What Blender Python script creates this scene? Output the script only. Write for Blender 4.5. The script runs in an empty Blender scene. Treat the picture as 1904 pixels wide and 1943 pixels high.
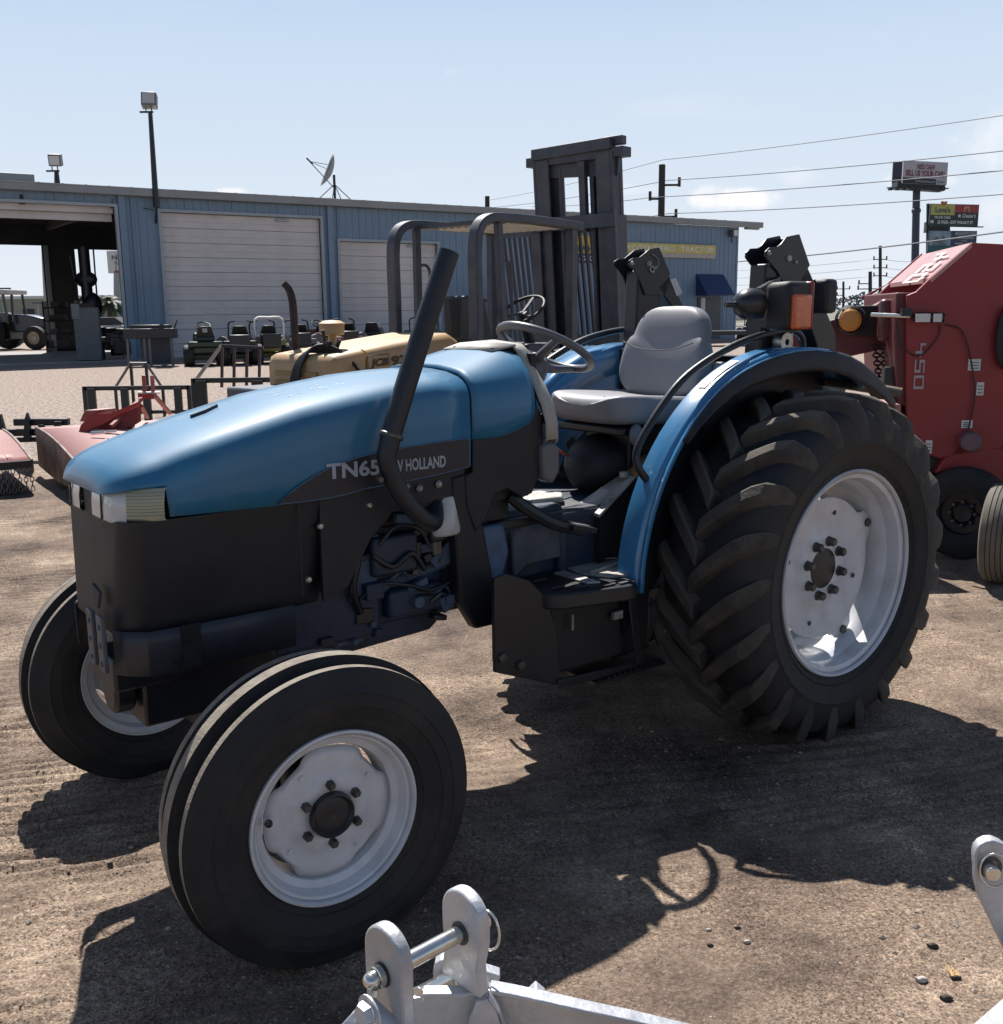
import bpy, math, random
import numpy as np
from mathutils import Vector, Matrix
random.seed(7); RNG=np.random.default_rng(5)
PI=math.pi
# ------------------------------------------------------------------ camera / world / sun
F,TH,RO,H=1953.2,.1936,-.0114,1.5791          # focal (px on a 1904 px wide frame), pitch, roll, eye height
CX,CY=952.0,971.5
sc=bpy.context.scene; COL=sc.collection
cd=bpy.data.cameras.new('camera'); cam=bpy.data.objects.new('camera',cd); COL.objects.link(cam); sc.camera=cam
cd.sensor_fit='HORIZONTAL'; cd.sensor_width=36; cd.lens=36*F/1904; cd.clip_start=.02; cd.clip_end=3000
_r=Vector((math.cos(RO),0,0)); 
_fw=Vector((0,math.cos(TH),-math.sin(TH))); _dn=Vector((0,-math.sin(TH),-math.cos(TH))); _rt=Vector((1,0,0))
cx_=_rt*math.cos(RO)-_dn*math.sin(RO); cy_=-(_rt*math.sin(RO)+_dn*math.cos(RO))
cam.matrix_world=Matrix(((cx_.x,cy_.x,-_fw.x,0),(cx_.y,cy_.y,-_fw.y,0),(cx_.z,cy_.z,-_fw.z,H),(0,0,0,1)))
SUN_TO=Vector((-.29,.99,1.46)).normalized()    # towards the sun
SEL=math.asin(SUN_TO.z); SAZ=math.atan2(SUN_TO.x,SUN_TO.y)
w=bpy.data.worlds.new('World'); sc.world=w; w.use_nodes=True
N=w.node_tree.nodes; L=w.node_tree.links; N.clear()
out=N.new('ShaderNodeOutputWorld'); bg=N.new('ShaderNodeBackground'); sky=N.new('ShaderNodeTexSky')
sky.sky_type='NISHITA'; sky.sun_disc=False; sky.sun_elevation=SEL; sky.sun_rotation=SAZ
sky.air_density=1.0; sky.dust_density=.5; sky.ozone_density=1.5; sky.altitude=30
bg.inputs[1].default_value=.060
# clouds: soft low banks mixed over the sky
tc=N.new('ShaderNodeTexCoord'); mp=N.new('ShaderNodeMapping'); mp.inputs['Scale'].default_value=(1.6,1.6,7.0); mp.inputs['Location'].default_value=(.33,.1,.2)
nz=N.new('ShaderNodeTexNoise'); nz.inputs['Scale'].default_value=3.2; nz.inputs['Detail'].default_value=7; nz.inputs['Roughness'].default_value=.56
cr=N.new('ShaderNodeValToRGB'); cr.color_ramp.elements[0].position=.56; cr.color_ramp.elements[1].position=.74
sx=N.new('ShaderNodeSeparateXYZ'); mr=N.new('ShaderNodeMapRange'); mr.inputs[1].default_value=.36; mr.inputs[2].default_value=.10; mr.inputs[3].default_value=0; mr.inputs[4].default_value=1
mu=N.new('ShaderNodeMath'); mu.operation='MULTIPLY'; mu2=N.new('ShaderNodeMath'); mu2.operation='MULTIPLY'; mu2.inputs[1].default_value=.22
mx=N.new('ShaderNodeMixRGB'); mx.inputs[2].default_value=(9.3,9.4,9.7,1)
L.new(tc.outputs['Generated'],mp.inputs[0]); L.new(mp.outputs[0],nz.inputs['Vector']); L.new(nz.outputs['Fac'],cr.inputs[0])
L.new(tc.outputs['Generated'],sx.inputs[0]); L.new(sx.outputs[2],mr.inputs[0]); L.new(cr.outputs[0],mu.inputs[0]); L.new(mr.outputs[0],mu.inputs[1])
L.new(mu.outputs[0],mu2.inputs[0]); # bright summer haze in the lower sky, dimmed opposite the sun to cut fill
hz=N.new('ShaderNodeValToRGB'); he=hz.color_ramp.elements; he[0].position=0; he[0].color=(.84,.88,.94,1); he[1].position=.30; he[1].color=(.54,.69,.89,1); e2=he.new(.12); e2.color=(.70,.80,.92,1)
hs=N.new('ShaderNodeMixRGB'); hs.blend_type='MULTIPLY'; hs.inputs[0].default_value=1; hs.inputs[2].default_value=(10,10,10,1)
hf=N.new('ShaderNodeMapRange'); hf.interpolation_type='SMOOTHSTEP'; hf.inputs[1].default_value=.20; hf.inputs[2].default_value=.50; hf.inputs[3].default_value=1; hf.inputs[4].default_value=0
hm=N.new('ShaderNodeMixRGB'); L.new(sx.outputs[2],hz.inputs[0]); L.new(hz.outputs[0],hs.inputs[1]); L.new(sx.outputs[2],hf.inputs[0]); sd_=N.new('ShaderNodeVectorMath'); sd_.operation='DOT_PRODUCT'; sd_.inputs[1].default_value=(SUN_TO.x,SUN_TO.y,0); L.new(tc.outputs['Generated'],sd_.inputs[0])
sg=N.new('ShaderNodeMapRange'); sg.interpolation_type='SMOOTHSTEP'; sg.inputs[1].default_value=-.45; sg.inputs[2].default_value=.38; sg.inputs[3].default_value=.35; sg.inputs[4].default_value=1; L.new(sd_.outputs['Value'],sg.inputs[0])   # haze glows towards the sun
sg2=N.new('ShaderNodeMath'); sg2.operation='MULTIPLY'; L.new(hf.outputs[0],sg2.inputs[0]); L.new(sg.outputs[0],sg2.inputs[1]); L.new(sg2.outputs[0],hm.inputs[0]); L.new(sky.outputs[0],hm.inputs[1]); L.new(hs.outputs[0],hm.inputs[2])
L.new(mu2.outputs[0],mx.inputs[0]); L.new(hm.outputs[0],mx.inputs[1])
def mth(op,a,b_=None,v=None):
    q=N.new('ShaderNodeMath'); q.operation=op
    L.new(a,q.inputs[0]) if not isinstance(a,float) else setattr(q.inputs[0],'default_value',a)
    if b_ is not None: L.new(b_,q.inputs[1])
    if v is not None: q.inputs[1].default_value=v
    return q.outputs[0]
az=mth('DIVIDE',sx.outputs[0],sx.outputs[1]); el=mth('DIVIDE',sx.outputs[2],sx.outputs[1])
nz2=N.new('ShaderNodeTexNoise'); nz2.inputs['Scale'].default_value=26; nz2.inputs['Detail'].default_value=6; nz2.inputs['Roughness'].default_value=.6; L.new(tc.outputs['Generated'],nz2.inputs['Vector'])
tot=None
for (px_,py_,wx,wy,st) in ((1372,392,88,22,1.0),(470,368,45,10,.8),(1330,384,40,20,.6),(1690,362,85,14,.55),(1860,300,120,70,.45),(1200,372,60,12,.25),(1500,352,60,20,.3),(875,165,30,14,.25),(1880,420,70,40,.35)):
    a0=(px_-952)/1953*1.02; e0=(589-py_)/1953*.985+.0; 
    u=mth('MULTIPLY',mth('SUBTRACT',az,v=a0),v=1953/wx); v_=mth('MULTIPLY',mth('SUBTRACT',el,v=e0),v=1953/wy)
    r2=mth('ADD',mth('MULTIPLY',u,u),mth('MULTIPLY',v_,v_)); q=mth('SUBTRACT',1.0,r2)
    q=mth('ADD',q,mth('MULTIPLY',mth('SUBTRACT',nz2.outputs['Fac'],v=.5),v=3.6)); mr_=N.new('ShaderNodeMapRange'); mr_.interpolation_type='SMOOTHSTEP'; mr_.inputs[1].default_value=.0; mr_.inputs[2].default_value=1.2; mr_.inputs[4].default_value=st; L.new(q,mr_.inputs[0]); q=mr_.outputs[0]
    tot=q if tot is None else mth('MAXIMUM',tot,q)
fy=N.new('ShaderNodeMath'); fy.operation='GREATER_THAN'; L.new(sx.outputs[1],fy.inputs[0]); fy.inputs[1].default_value=.05
tot=mth('MULTIPLY',tot,fy.outputs[0]); mz=N.new('ShaderNodeMixRGB'); mz.inputs[2].default_value=(10.3,10.2,10.4,1); L.new(tot,mz.inputs[0]); L.new(mx.outputs[0],mz.inputs[1]); L.new(mz.outputs[0],bg.inputs[0]); L.new(bg.outputs[0],out.inputs[0])
sl=bpy.data.lights.new('sun','SUN'); sl.energy=5.0; sl.angle=math.radians(.5); sl.color=(1,.96,.91)
so=bpy.data.objects.new('sun',sl); COL.objects.link(so); so.rotation_euler=SUN_TO.to_track_quat('Z','Y').to_euler()
vs=sc.view_settings; vs.view_transform='Standard'; vs.look='None'; vs.exposure=.74; vs.gamma=1; vs.use_curve_mapping=False
sc.render.engine='CYCLES'
# ------------------------------------------------------------------ survey helpers (picture bearing -> place)
def ray(px,py):
    du,dv=px-CX,py-CY
    u=du*math.cos(RO)+dv*math.sin(RO); v=-du*math.sin(RO)+dv*math.cos(RO)
    return Vector((u/F, math.cos(TH)-v/F*math.sin(TH), -math.sin(TH)-v/F*math.cos(TH)))
EYE=Vector((0,0,H))
def at(px,py,Y): d=ray(px,py); return EYE+d*(Y/d.y)
def gz(px,py,z=0): d=ray(px,py); return EYE+d*((z-H)/d.z)
def vp(px,py,o,d):       # on the vertical plane through o with horizontal direction d
    n=Vector((-d[1],d[0],0)); r=ray(px,py); return EYE+r*(n.dot(Vector((o[0],o[1],0))-EYE)/n.dot(r))
# tractor frame: x forward, y to its left (near side), z up, origin under the rear axle
PHI,TX,TY=.6559,.8046,4.1752
c_,s_=math.cos(PHI),math.sin(PHI)
TM=Matrix(((-c_,s_,0,TX),(-s_,-c_,0,TY),(0,0,1,0),(0,0,0,1))); TMI=TM.inverted()
def tl(px,py,y):         # tractor-local point on the plane y = const
    o=TMI@EYE; e=TMI@(EYE+ray(px,py)); d=e-o; return o+d*((y-o.y)/d.y)
# ------------------------------------------------------------------ objects
MATS={}; INV={}
def tag(o,label=None,cat=None,group=None,kind=None):
    if label: o['label']=label
    if cat: o['category']=cat
    if group: o['group']=group
    if kind: o['kind']=kind
    return o
def thing(name,label,cat,loc=(0,0,0),rz=0,group=None,M=None):
    o=bpy.data.objects.new(name,None); COL.objects.link(o); o.empty_display_size=.2
    m=M if M is not None else Matrix.Translation(Vector(loc))@Matrix.Rotation(rz,4,'Z')
    o.matrix_world=m; INV[o.name]=m.inverted(); return tag(o,label,cat,group)
def rot(v):
    return v
class MB:
    def __init__(s): s.v=[]; s.f=[]
    def add(s,vs,fs):
        n=len(s.v); s.v+=[tuple(p) for p in vs]; s.f+=[tuple(i+n for i in f) for f in fs]; return s
    def box(s,c,d,R=None):
        x,y,z=d[0]/2,d[1]/2,d[2]/2; P=[Vector(p) for p in [(-x,-y,-z),(x,-y,-z),(x,y,-z),(-x,y,-z),(-x,-y,z),(x,-y,z),(x,y,z),(-x,y,z)]]
        if R is not None:
            if isinstance(R,(int,float)): R=Matrix.Rotation(R,3,'Z')
            P=[R@p for p in P]
        c=Vector(c); return s.add([p+c for p in P],[(3,2,1,0),(4,5,6,7),(0,1,5,4),(1,2,6,5),(2,3,7,6),(3,0,4,7)])
    def bar(s,p,q,wd,h,up=(0,0,1)):
        p,q=Vector(p),Vector(q); d=(q-p).normalized(); up=Vector(up)
        if abs(d.dot(up))>.98: up=Vector((0,1,0))
        a=d.cross(up).normalized()*wd/2; b=a.cross(d).normalized()*h/2
        P=[p-a-b,p+a-b,p+a+b,p-a+b,q-a-b,q+a-b,q+a+b,q-a+b]
        return s.add(P,[(0,1,2,3),(7,6,5,4),(4,5,1,0),(5,6,2,1),(6,7,3,2),(7,4,0,3)])
    def tube(s,pts,r,n=10,sm=0,closed=False):
        pts=[Vector(p) for p in pts]
        if sm: pts,r=spline(pts,r,sm,closed)
        k=len(pts); rr=r if isinstance(r,(list,tuple)) else [r]*k
        T=[]
        for i in range(k):
            a=pts[(i-1)%k] if (closed or i>0) else pts[i]; b=pts[(i+1)%k] if (closed or i<k-1) else pts[i]
            T.append((b-a).normalized())
        up=Vector((0,0,1)) if abs(T[0].z)<.9 else Vector((1,0,0))
        nrm=T[0].cross(up).normalized(); V=[]
        for i in range(k):
            nrm=(nrm-T[i]*nrm.dot(T[i])).normalized(); b=T[i].cross(nrm)
            V+=[pts[i]+(nrm*math.cos(2*PI*j/n)+b*math.sin(2*PI*j/n))*rr[i] for j in range(n)]
        fs=[]
        for i in range(k if closed else k-1):
            for j in range(n):
                a=i*n+j; b=i*n+(j+1)%n; c=((i+1)%k)*n; fs.append((a,b,c+(j+1)%n,c+j))
        if not closed: fs+=[tuple(range(n))[::-1],tuple((k-1)*n+j for j in range(n))]
        return s.add(V,fs)
    def lathe(s,prof,c,ax,n=32,closed=False,a0=0,a1=2*PI):
        c=Vector(c); ax=Vector(ax).normalized(); u=ax.cross(Vector((0,0,1)) if abs(ax.z)<.9 else Vector((1,0,0))).normalized(); w_=ax.cross(u)
        full=abs(a1-a0-2*PI)<1e-6; m=n if full else n+1; V=[]
        for i in range(m):
            t=a0+(a1-a0)*i/n; d=u*math.cos(t)+w_*math.sin(t)
            V+=[c+d*r+ax*a for r,a in prof]
        k=len(prof); fs=[]
        for i in range(n):
            i2=(i+1)%m
            for j in range(k if closed else k-1):
                j2=(j+1)%k; fs.append((i*k+j,i2*k+j,i2*k+j2,i*k+j2))
        return s.add(V,fs)
    def cyl(s,p,q,r,n=16): return s.tube([p,q],r,n)
    def ex(s,P,t):            # extrude a 3D polygon by the vector t
        P=[Vector(p) for p in P]; t=Vector(t); k=len(P)
        fs=[tuple(range(k))[::-1],tuple(range(k,2*k))]+[(i,(i+1)%k,(i+1)%k+k,i+k) for i in range(k)]
        return s.add(P+[p+t for p in P],fs)
    def prism(s,poly,o,ex,ey,t):
        o,ex,ey=Vector(o),Vector(ex),Vector(ey); nn=ex.cross(ey)*t
        return s.ex([o+ex*a+ey*b for a,b in poly],nn)
    def loft(s,S,cap0=True,cap1=True,ring=True):
        k=len(S[0]); V=[p for q in S for p in q]; fs=[]
        for i in range(len(S)-1):
            for j in range(k if ring else k-1):
                j2=(j+1)%k; fs.append((i*k+j,i*k+j2,(i+1)*k+j2,(i+1)*k+j))
        if cap0: fs.append(tuple(range(k))[::-1])
        if cap1: fs.append(tuple((len(S)-1)*k+j for j in range(k)))
        return s.add(V,fs)
    def ball(s,c,r,n=16,m=10,z0=-PI/2,z1=PI/2,R=None):
        r=(r,r,r) if isinstance(r,(int,float)) else r; c=Vector(c); V=[]
        for i in range(m+1):
            a=z0+(z1-z0)*i/m
            for j in range(n):
                p=Vector((r[0]*math.cos(a)*math.cos(2*PI*j/n),r[1]*math.cos(a)*math.sin(2*PI*j/n),r[2]*math.sin(a)))
                if R is not None: p=R@p
                V.append(c+p)
        fs=[(i*n+j,i*n+(j+1)%n,(i+1)*n+(j+1)%n,(i+1)*n+j) for i in range(m) for j in range(n)]
        return s.add(V,fs)
    def plate(s,F2,t,flip=False):      # grid F2[i][j] of points, solid shell thickness by offsetting along normals handled by modifier
        k=len(F2[0]); V=[p for r in F2 for p in r]
        return s.add(V,[(i*k+j,i*k+j+1,(i+1)*k+j+1,(i+1)*k+j) for i in range(len(F2)-1) for j in range(k-1)])
    def build(s,name,mat,parent=None,world=False,bev=0,solid=0,smooth=35,sub=0,label=None,weld=False,kind=None,split=False):
        if split:
            par=list(range(len(s.v)))
            def fd(i):
                while par[i]!=i: par[i]=par[par[i]]; i=par[i]
                return i
            for f in s.f:
                a=fd(f[0])
                for i in f[1:]: par[fd(i)]=a
            G={}
            for f in s.f: G.setdefault(fd(f[0]),[]).append(f)
            r=None
            for fs in G.values():
                q=MB(); ids=sorted({i for f in fs for i in f}); mp_={i:k for k,i in enumerate(ids)}; q.v=[s.v[i] for i in ids]; q.f=[tuple(mp_[i] for i in f) for f in fs]
                o=q.build(name,mat,parent,world,bev,solid,smooth,sub,label,weld,kind); r=r or o
            return r
        V=s.v
        if world and parent is not None:
            r=parent
            while r.parent is not None: r=r.parent
            I=INV[r.name]; V=[tuple(I@Vector(p)) for p in V]
        me=bpy.data.meshes.new(name); me.from_pydata(V,[],s.f); me.validate()
        import bmesh
        bm=bmesh.new(); bm.from_mesh(me)
        if weld: bmesh.ops.remove_doubles(bm,verts=bm.verts,dist=1e-5)
        bmesh.ops.recalc_face_normals(bm,faces=bm.faces); bm.to_mesh(me); bm.free()
        if smooth:
            me.polygons.foreach_set('use_smooth',[True]*len(me.polygons)); me.set_sharp_from_angle(angle=math.radians(smooth))
        for mm in (mat if isinstance(mat,(list,tuple)) else [mat]): me.materials.append(mm)
        o=bpy.data.objects.new(name,me); COL.objects.link(o)
        if parent is not None: o.parent=parent
        if solid: 
            q=o.modifiers.new('solid','SOLIDIFY'); q.thickness=solid; q.offset=-1
        if sub:
            q=o.modifiers.new('sub','SUBSURF'); q.levels=sub; q.render_levels=sub
        if bev:
            q=o.modifiers.new('bev','BEVEL'); q.width=bev; q.segments=2; q.limit_method='ANGLE'; q.angle_limit=math.radians(50); q.harden_normals=False
        if label: o['label']=label
        if kind: o['kind']=kind
        return o
def spline(P,r,sm,closed=False):
    k=len(P); out=[]; ro=[]; R=r if isinstance(r,(list,tuple)) else [r]*k
    rng=range(k) if closed else range(k-1)
    for i in rng:
        p0=P[(i-1)%k] if (closed or i>0) else P[0]*2-P[1]; p1=P[i]; p2=P[(i+1)%k]; p3=P[(i+2)%k] if (closed or i<k-2) else P[k-1]*2-P[k-2]
        for j in range(sm):
            t=j/sm; out.append(.5*((2*p1)+(-p0+p2)*t+(2*p0-5*p1+4*p2-p3)*t*t+(-p0+3*p1-3*p2+p3)*t**3)); ro.append(R[i]*(1-t)+R[(i+1)%k]*t)
    if not closed: out.append(P[-1]); ro.append(R[-1])
    return out,ro
def copy_tree(o,parent=None):
    c=o.copy(); COL.objects.link(c)
    if parent is not None: c.parent=parent
    for ch in list(o.children): copy_tree(ch,c)
    return c
def place(o,loc,rz): o.matrix_world=Matrix.Translation(Vector(loc))@Matrix.Rotation(rz,4,'Z'); return o
def text(name,s,o,ex,ey,wd,h,mat,parent,depth=.002,bold=0,world=False,shear=0,label=None):
    cu=bpy.data.curves.new('t','FONT'); cu.body=s; cu.size=1; cu.offset=bold; cu.shear=shear; cu.resolution_u=3
    t=bpy.data.objects.new('t',cu); COL.objects.link(t); dg=bpy.context.evaluated_depsgraph_get(); dg.update()
    me=bpy.data.meshes.new_from_object(t.evaluated_get(dg)); bpy.data.objects.remove(t); 
    V=[v.co.copy() for v in me.vertices]; x0=min(v.x for v in V);x1=max(v.x for v in V);y0=min(v.y for v in V);y1=max(v.y for v in V)
    Fc=[tuple(p.vertices) for p in me.polygons]; bpy.data.meshes.remove(me); bpy.data.curves.remove(cu)
    ex,ey,o=Vector(ex).normalized(),Vector(ey).normalized(),Vector(o); nn=ex.cross(ey)
    m=MB(); P=[o+ex*((v.x-x0)/(x1-x0)*wd)+ey*((v.y-y0)/(y1-y0)*h)+nn*depth for v in V]
    m.add(P,Fc); m.add([p-nn*depth*.9 for p in P],[f[::-1] for f in Fc]) if depth>.02 else None
    return m.build(name,mat,parent,world=world,smooth=0,label=label)
# ------------------------------------------------------------------ materials
def mat(name,col,rough=.5,metal=0,var=.12,vs_=6,bump=0,bs=60,dirt=None,da=0,coat=0,spec=.5,alpha=1,trans=0,ds=3,dust_sheen_up=0):
    if name in MATS: return MATS[name]
    m=bpy.data.materials.new(name); m.use_nodes=True; nt=m.node_tree; n=nt.nodes; l=nt.links; b=n['Principled BSDF']
    b.inputs['Roughness'].default_value=rough; b.inputs['Metallic'].default_value=metal; b.inputs['Coat Weight'].default_value=coat; b.inputs['Coat Roughness'].default_value=.12
    b.inputs['Specular IOR Level'].default_value=spec; b.inputs['Transmission Weight'].default_value=trans
    if alpha<1: b.inputs['Alpha'].default_value=alpha
    tc=n.new('ShaderNodeTexCoord'); nz=n.new('ShaderNodeTexNoise'); nz.inputs['Scale'].default_value=vs_; nz.inputs['Detail'].default_value=6; l.new(tc.outputs['Object'],nz.inputs['Vector'])
    mp=n.new('ShaderNodeMapRange'); mp.inputs[1].default_value=.3; mp.inputs[2].default_value=.7; mp.inputs[3].default_value=1-var; mp.inputs[4].default_value=1+var; l.new(nz.outputs['Fac'],mp.inputs[0])
    mm=n.new('ShaderNodeMixRGB'); mm.blend_type='MULTIPLY'; mm.inputs[0].default_value=1; mm.inputs[1].default_value=(*col,1); l.new(mp.outputs[0],mm.inputs[2]); last=mm.outputs[0]
    if dirt:
        nd=n.new('ShaderNodeTexNoise'); nd.inputs['Scale'].default_value=ds; nd.inputs['Detail'].default_value=9; nd.inputs['Roughness'].default_value=.65; l.new(tc.outputs['Object'],nd.inputs['Vector'])
        r=n.new('ShaderNodeMapRange'); r.inputs[1].default_value=.45; r.inputs[2].default_value=.72; r.inputs[3].default_value=0; r.inputs[4].default_value=da; l.new(nd.outputs['Fac'],r.inputs[0])
        fac=r.outputs[0]
        if dust_sheen_up:        # dust on upward faces; on the hood, painted sky sheen
            g=n.new('ShaderNodeNewGeometry'); s=n.new('ShaderNodeSeparateXYZ'); l.new(g.outputs['Normal'],s.inputs[0])
            q=n.new('ShaderNodeMapRange'); q.inputs[1].default_value=.3; q.inputs[2].default_value=.95; q.inputs[4].default_value=dust_sheen_up; l.new(s.outputs[2],q.inputs[0])
            a=n.new('ShaderNodeMath'); a.operation='MAXIMUM'; l.new(fac,a.inputs[0]); l.new(q.outputs[0],a.inputs[1]); fac=a.outputs[0]
        md=n.new('ShaderNodeMixRGB'); md.inputs[2].default_value=(*dirt,1); l.new(fac,md.inputs[0]); l.new(last,md.inputs[1]); last=md.outputs[0]
        rr=n.new('ShaderNodeMapRange'); rr.inputs[3].default_value=rough; rr.inputs[4].default_value=min(1,rough+.35); l.new(fac,rr.inputs[0]); l.new(rr.outputs[0],b.inputs['Roughness'])
    l.new(last,b.inputs['Base Color'])
    if bump:
        nb=n.new('ShaderNodeTexNoise'); nb.inputs['Scale'].default_value=bs; nb.inputs['Detail'].default_value=5; l.new(tc.outputs['Object'],nb.inputs['Vector'])
        bu=n.new('ShaderNodeBump'); bu.inputs['Strength'].default_value=bump; bu.inputs['Distance'].default_value=.01; l.new(nb.outputs['Fac'],bu.inputs['Height']); l.new(bu.outputs[0],b.inputs['Normal'])
    MATS[name]=m; return m
DUST=(.30,.25,.20)
BLUE=mat('blue_paint',(.018,.140,.275),.46,0,.10,3,.02,180,dirt=(.095,.18,.24),da=.35,coat=.45,spec=.3,ds=2.2,dust_sheen_up=.30)  # upward faces paler: sun and sky reflection put into the colour
BLUE2=mat('blue_fender_paint',(.035,.18,.37),.24,0,.08,4,0,1,dirt=(.12,.2,.27),da=.25,coat=.6,ds=3)
BLUED=mat('dark_blue_cast',(.010,.022,.048),.55,.0,.35,8,.25,60,dirt=(.06,.055,.05),da=.6,ds=7)
BLKP=mat('black_plastic',(.0075,.008,.012),.55,0,.25,9,.15,220,dirt=(.034,.031,.031),da=.4,ds=4)
BLKM=mat('black_metal',(.007,.009,.014),.38,.0,.2,6,.05,90,dirt=(.04,.037,.036),da=.35,ds=5)
EXH=mat('exhaust_black',(.011,.014,.022),.42,.1,.3,10,.1,90,dirt=(.03,.025,.025),da=.4)
RUB=mat('tyre_rubber',(.009,.010,.013),.72,0,.2,12,.25,120,dirt=(.055,.046,.038),da=.65,ds=5)
RUBT=mat('tyre_tread_rubber',(.21,.18,.145),.85,0,.2,30,.3,120,dirt=(.10,.08,.065),da=.6,ds=9)
WHT=mat('white_rim_paint',(.58,.60,.64),.35,0,.06,5,.03,80,dirt=(.30,.26,.21),da=.42,coat=.2,ds=8)
GRYB=mat('beige_plastic',(.36,.34,.30),.6,0,.08,6,.06,150,dirt=(.25,.22,.18),da=.35)
SEAT=mat('grey_vinyl',(.22,.22,.235),.48,0,.06,6,.12,300,dirt=(.22,.2,.18),da=.25)
STW=mat('grey_steering_plastic',(.10,.10,.11),.38,0,.1,6,.05,200)
STEEL=mat('bare_steel',(.42,.41,.38),.33,.85,.2,20,.1,90,dirt=(.2,.15,.1),da=.4)
BOLT=mat('dull_bolt_steel',(.09,.085,.08),.45,.6,.3,30)
ALU=mat('worn_aluminium',(.36,.35,.33),.5,.35,.3,10,.3,50,dirt=(.12,.1,.085),da=.7,ds=9)
GALV=mat('galvanised_steel',(.50,.51,.53),.46,.55,.22,9,.35,38,dirt=(.33,.34,.36),da=.6,ds=14)
CHROME=mat('zinc_pin',(.66,.65,.60),.22,.95,.12,20,.06,60)
RUST=mat('rusty_plate',(.33,.17,.07),.8,.1,.3,12,.3,70,dirt=(.12,.08,.05),da=.7)
CLEAR=mat('headlamp_lens',(.50,.51,.50),.12,0,.12,18,.1,60,coat=.5)
AMBL=mat('aged_side_lens',(.31,.32,.235),.25,0,.06,5,0)
ORAN=mat('orange_lens',(.55,.10,.015),.25,0,.2,25,.2,90,coat=.5)
REDL=mat('red_lens',(.22,.03,.02),.3,0,.1)
FILT=mat('white_filter_can',(.50,.52,.52),.4,0,.15,14,dirt=(.12,.11,.1),da=.7,ds=11)
DECAL=mat('black_decal',(.010,.010,.016),.45,0,.1)
LETG=mat('silver_letter',(.30,.33,.38),.5)
LINE=mat('decal_line',(.11,.17,.26),.5)
PAPER=mat('sticker_white',(.6,.58,.56),.6,0,.08,40)
INK=mat('sticker_ink',(.12,.12,.13),.6)
RED=mat('implement_red',(.235,.014,.018),.45,0,.12,3,.03,90,dirt=(.13,.035,.035),da=.25,coat=.05,dust_sheen_up=.08)
REDD=mat('cutter_red',(.23,.045,.035),.42,0,.15,5,.05,90,dirt=(.46,.30,.28),da=.7,dust_sheen_up=.72)
YEL=mat('forklift_yellow',(.42,.27,.125),.5,0,.12,4,.05,60,dirt=(.25,.19,.13),da=.5)
FBLK=mat('forklift_grey',(.046,.055,.074),.5,.1,.25,6,.1,60,dirt=(.13,.11,.1),da=.4)
WBLUE=mat('blue_siding',(.155,.232,.325),.5,.05,.10,.6,.03,40,dirt=(.12,.18,.24),da=.3,ds=1.2)  # lightened: distance haze put into the siding colour
WTRIM=mat('pale_trim',(.30,.34,.38),.5,0,.08,2)
FASC=mat('grey_fascia',(.24,.25,.26),.5,.1,.08,1)
DOORM=mat('roller_door_white',(.56,.53,.53),.5,0,.06,.8,dirt=(.2,.17,.15),da=.25,ds=1)  # door colour lightened too, with the haze painted in
ROOFM=mat('galvalume_roof',(.36,.36,.36),.42,.5,.1,1)
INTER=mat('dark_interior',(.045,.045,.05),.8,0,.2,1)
CONC=mat('concrete',(.26,.25,.24),.8,0,.15,2,.2,30)
POLE=mat('pole_wood',(.035,.032,.03),.85)
WIRE=mat('wire_grey',(.10,.11,.13),.6)
GRN=mat('mower_green',(.010,.028,.012),.4,coat=.2)
YLW=mat('mower_yellow',(.16,.17,.04),.5)
GREYP=mat('grey_machine_paint',(.10,.11,.12),.5)
# ------------------------------------------------------------------ ground
def vnoise(x,y,s,seed):
    r=np.random.default_rng(seed); G=r.random((256,256)); X=x/s; Y=y/s; xi=np.floor(X).astype(int); yi=np.floor(Y).astype(int); fx=X-xi; fy=Y-yi
    fx=fx*fx*(3-2*fx); fy=fy*fy*(3-2*fy); g=lambda a,b:G[(a)%256,(b)%256]
    return (g(xi,yi)*(1-fx)*(1-fy)+g(xi+1,yi)*fx*(1-fy)+g(xi,yi+1)*(1-fx)*fy+g(xi+1,yi+1)*fx*fy)-.5
def gh(x,y):
    near=np.clip((10.4-y)/3,0,1)*np.clip((6.5-np.abs(x))/1.5,0,1)
    h=.026*vnoise(x,y,.9,1)+.010*vnoise(x,y,.31,2)+.010*vnoise(x,y,.17,3)+.0058*vnoise(x,y,.07,4)*np.clip(1.5*vnoise(x,y,.7,9)+.6,.2,1.3)
    for k,(dx,dy,sp,am) in enumerate(((1,.27,.060,1.),(1,.19,.085,1.),(1,.40,.07,.45))):
        l=math.hypot(dx,dy); a=(-dy*x+dx*y)/l; b=(dx*x+dy*y)/l; wob=.09*vnoise(a*.4,b*.4,.35,20+k)+.012*vnoise(a,b,.11,60+k)
        msk=np.clip(vnoise(a,b*.22,.45,30+k)*4-.35,0,1)*np.clip(.9+1.6*vnoise(a,b,.17,50+k),.1,1); msk=msk*np.clip(np.maximum((y-2.3)/.5,(.0-x)/.4),.10,1)
        rr=np.abs(((a+wob)/sp)%1-.5)*2; h=h+am*msk*(.013+.009*np.clip(-x-.2,0,1))*(np.clip(rr*1.4,0,1)-.5)
    return near*h
def axis(a,b,step,lo,hi,g=1.25):
    m=list(np.arange(a,b+1e-6,step)); s=step; v=a; L_=[]
    while v>lo: s=min(s*g,60); v-=s; L_.append(v)
    s=step; v=b; R_=[]
    while v<hi: s=min(s*g,60); v+=s; R_.append(v)
    return np.array(L_[::-1]+m+R_)
gx=axis(-6.2,5.2,.030,-900,900); gy=axis(.6,10.5,.0125,-40,1500)
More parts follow.
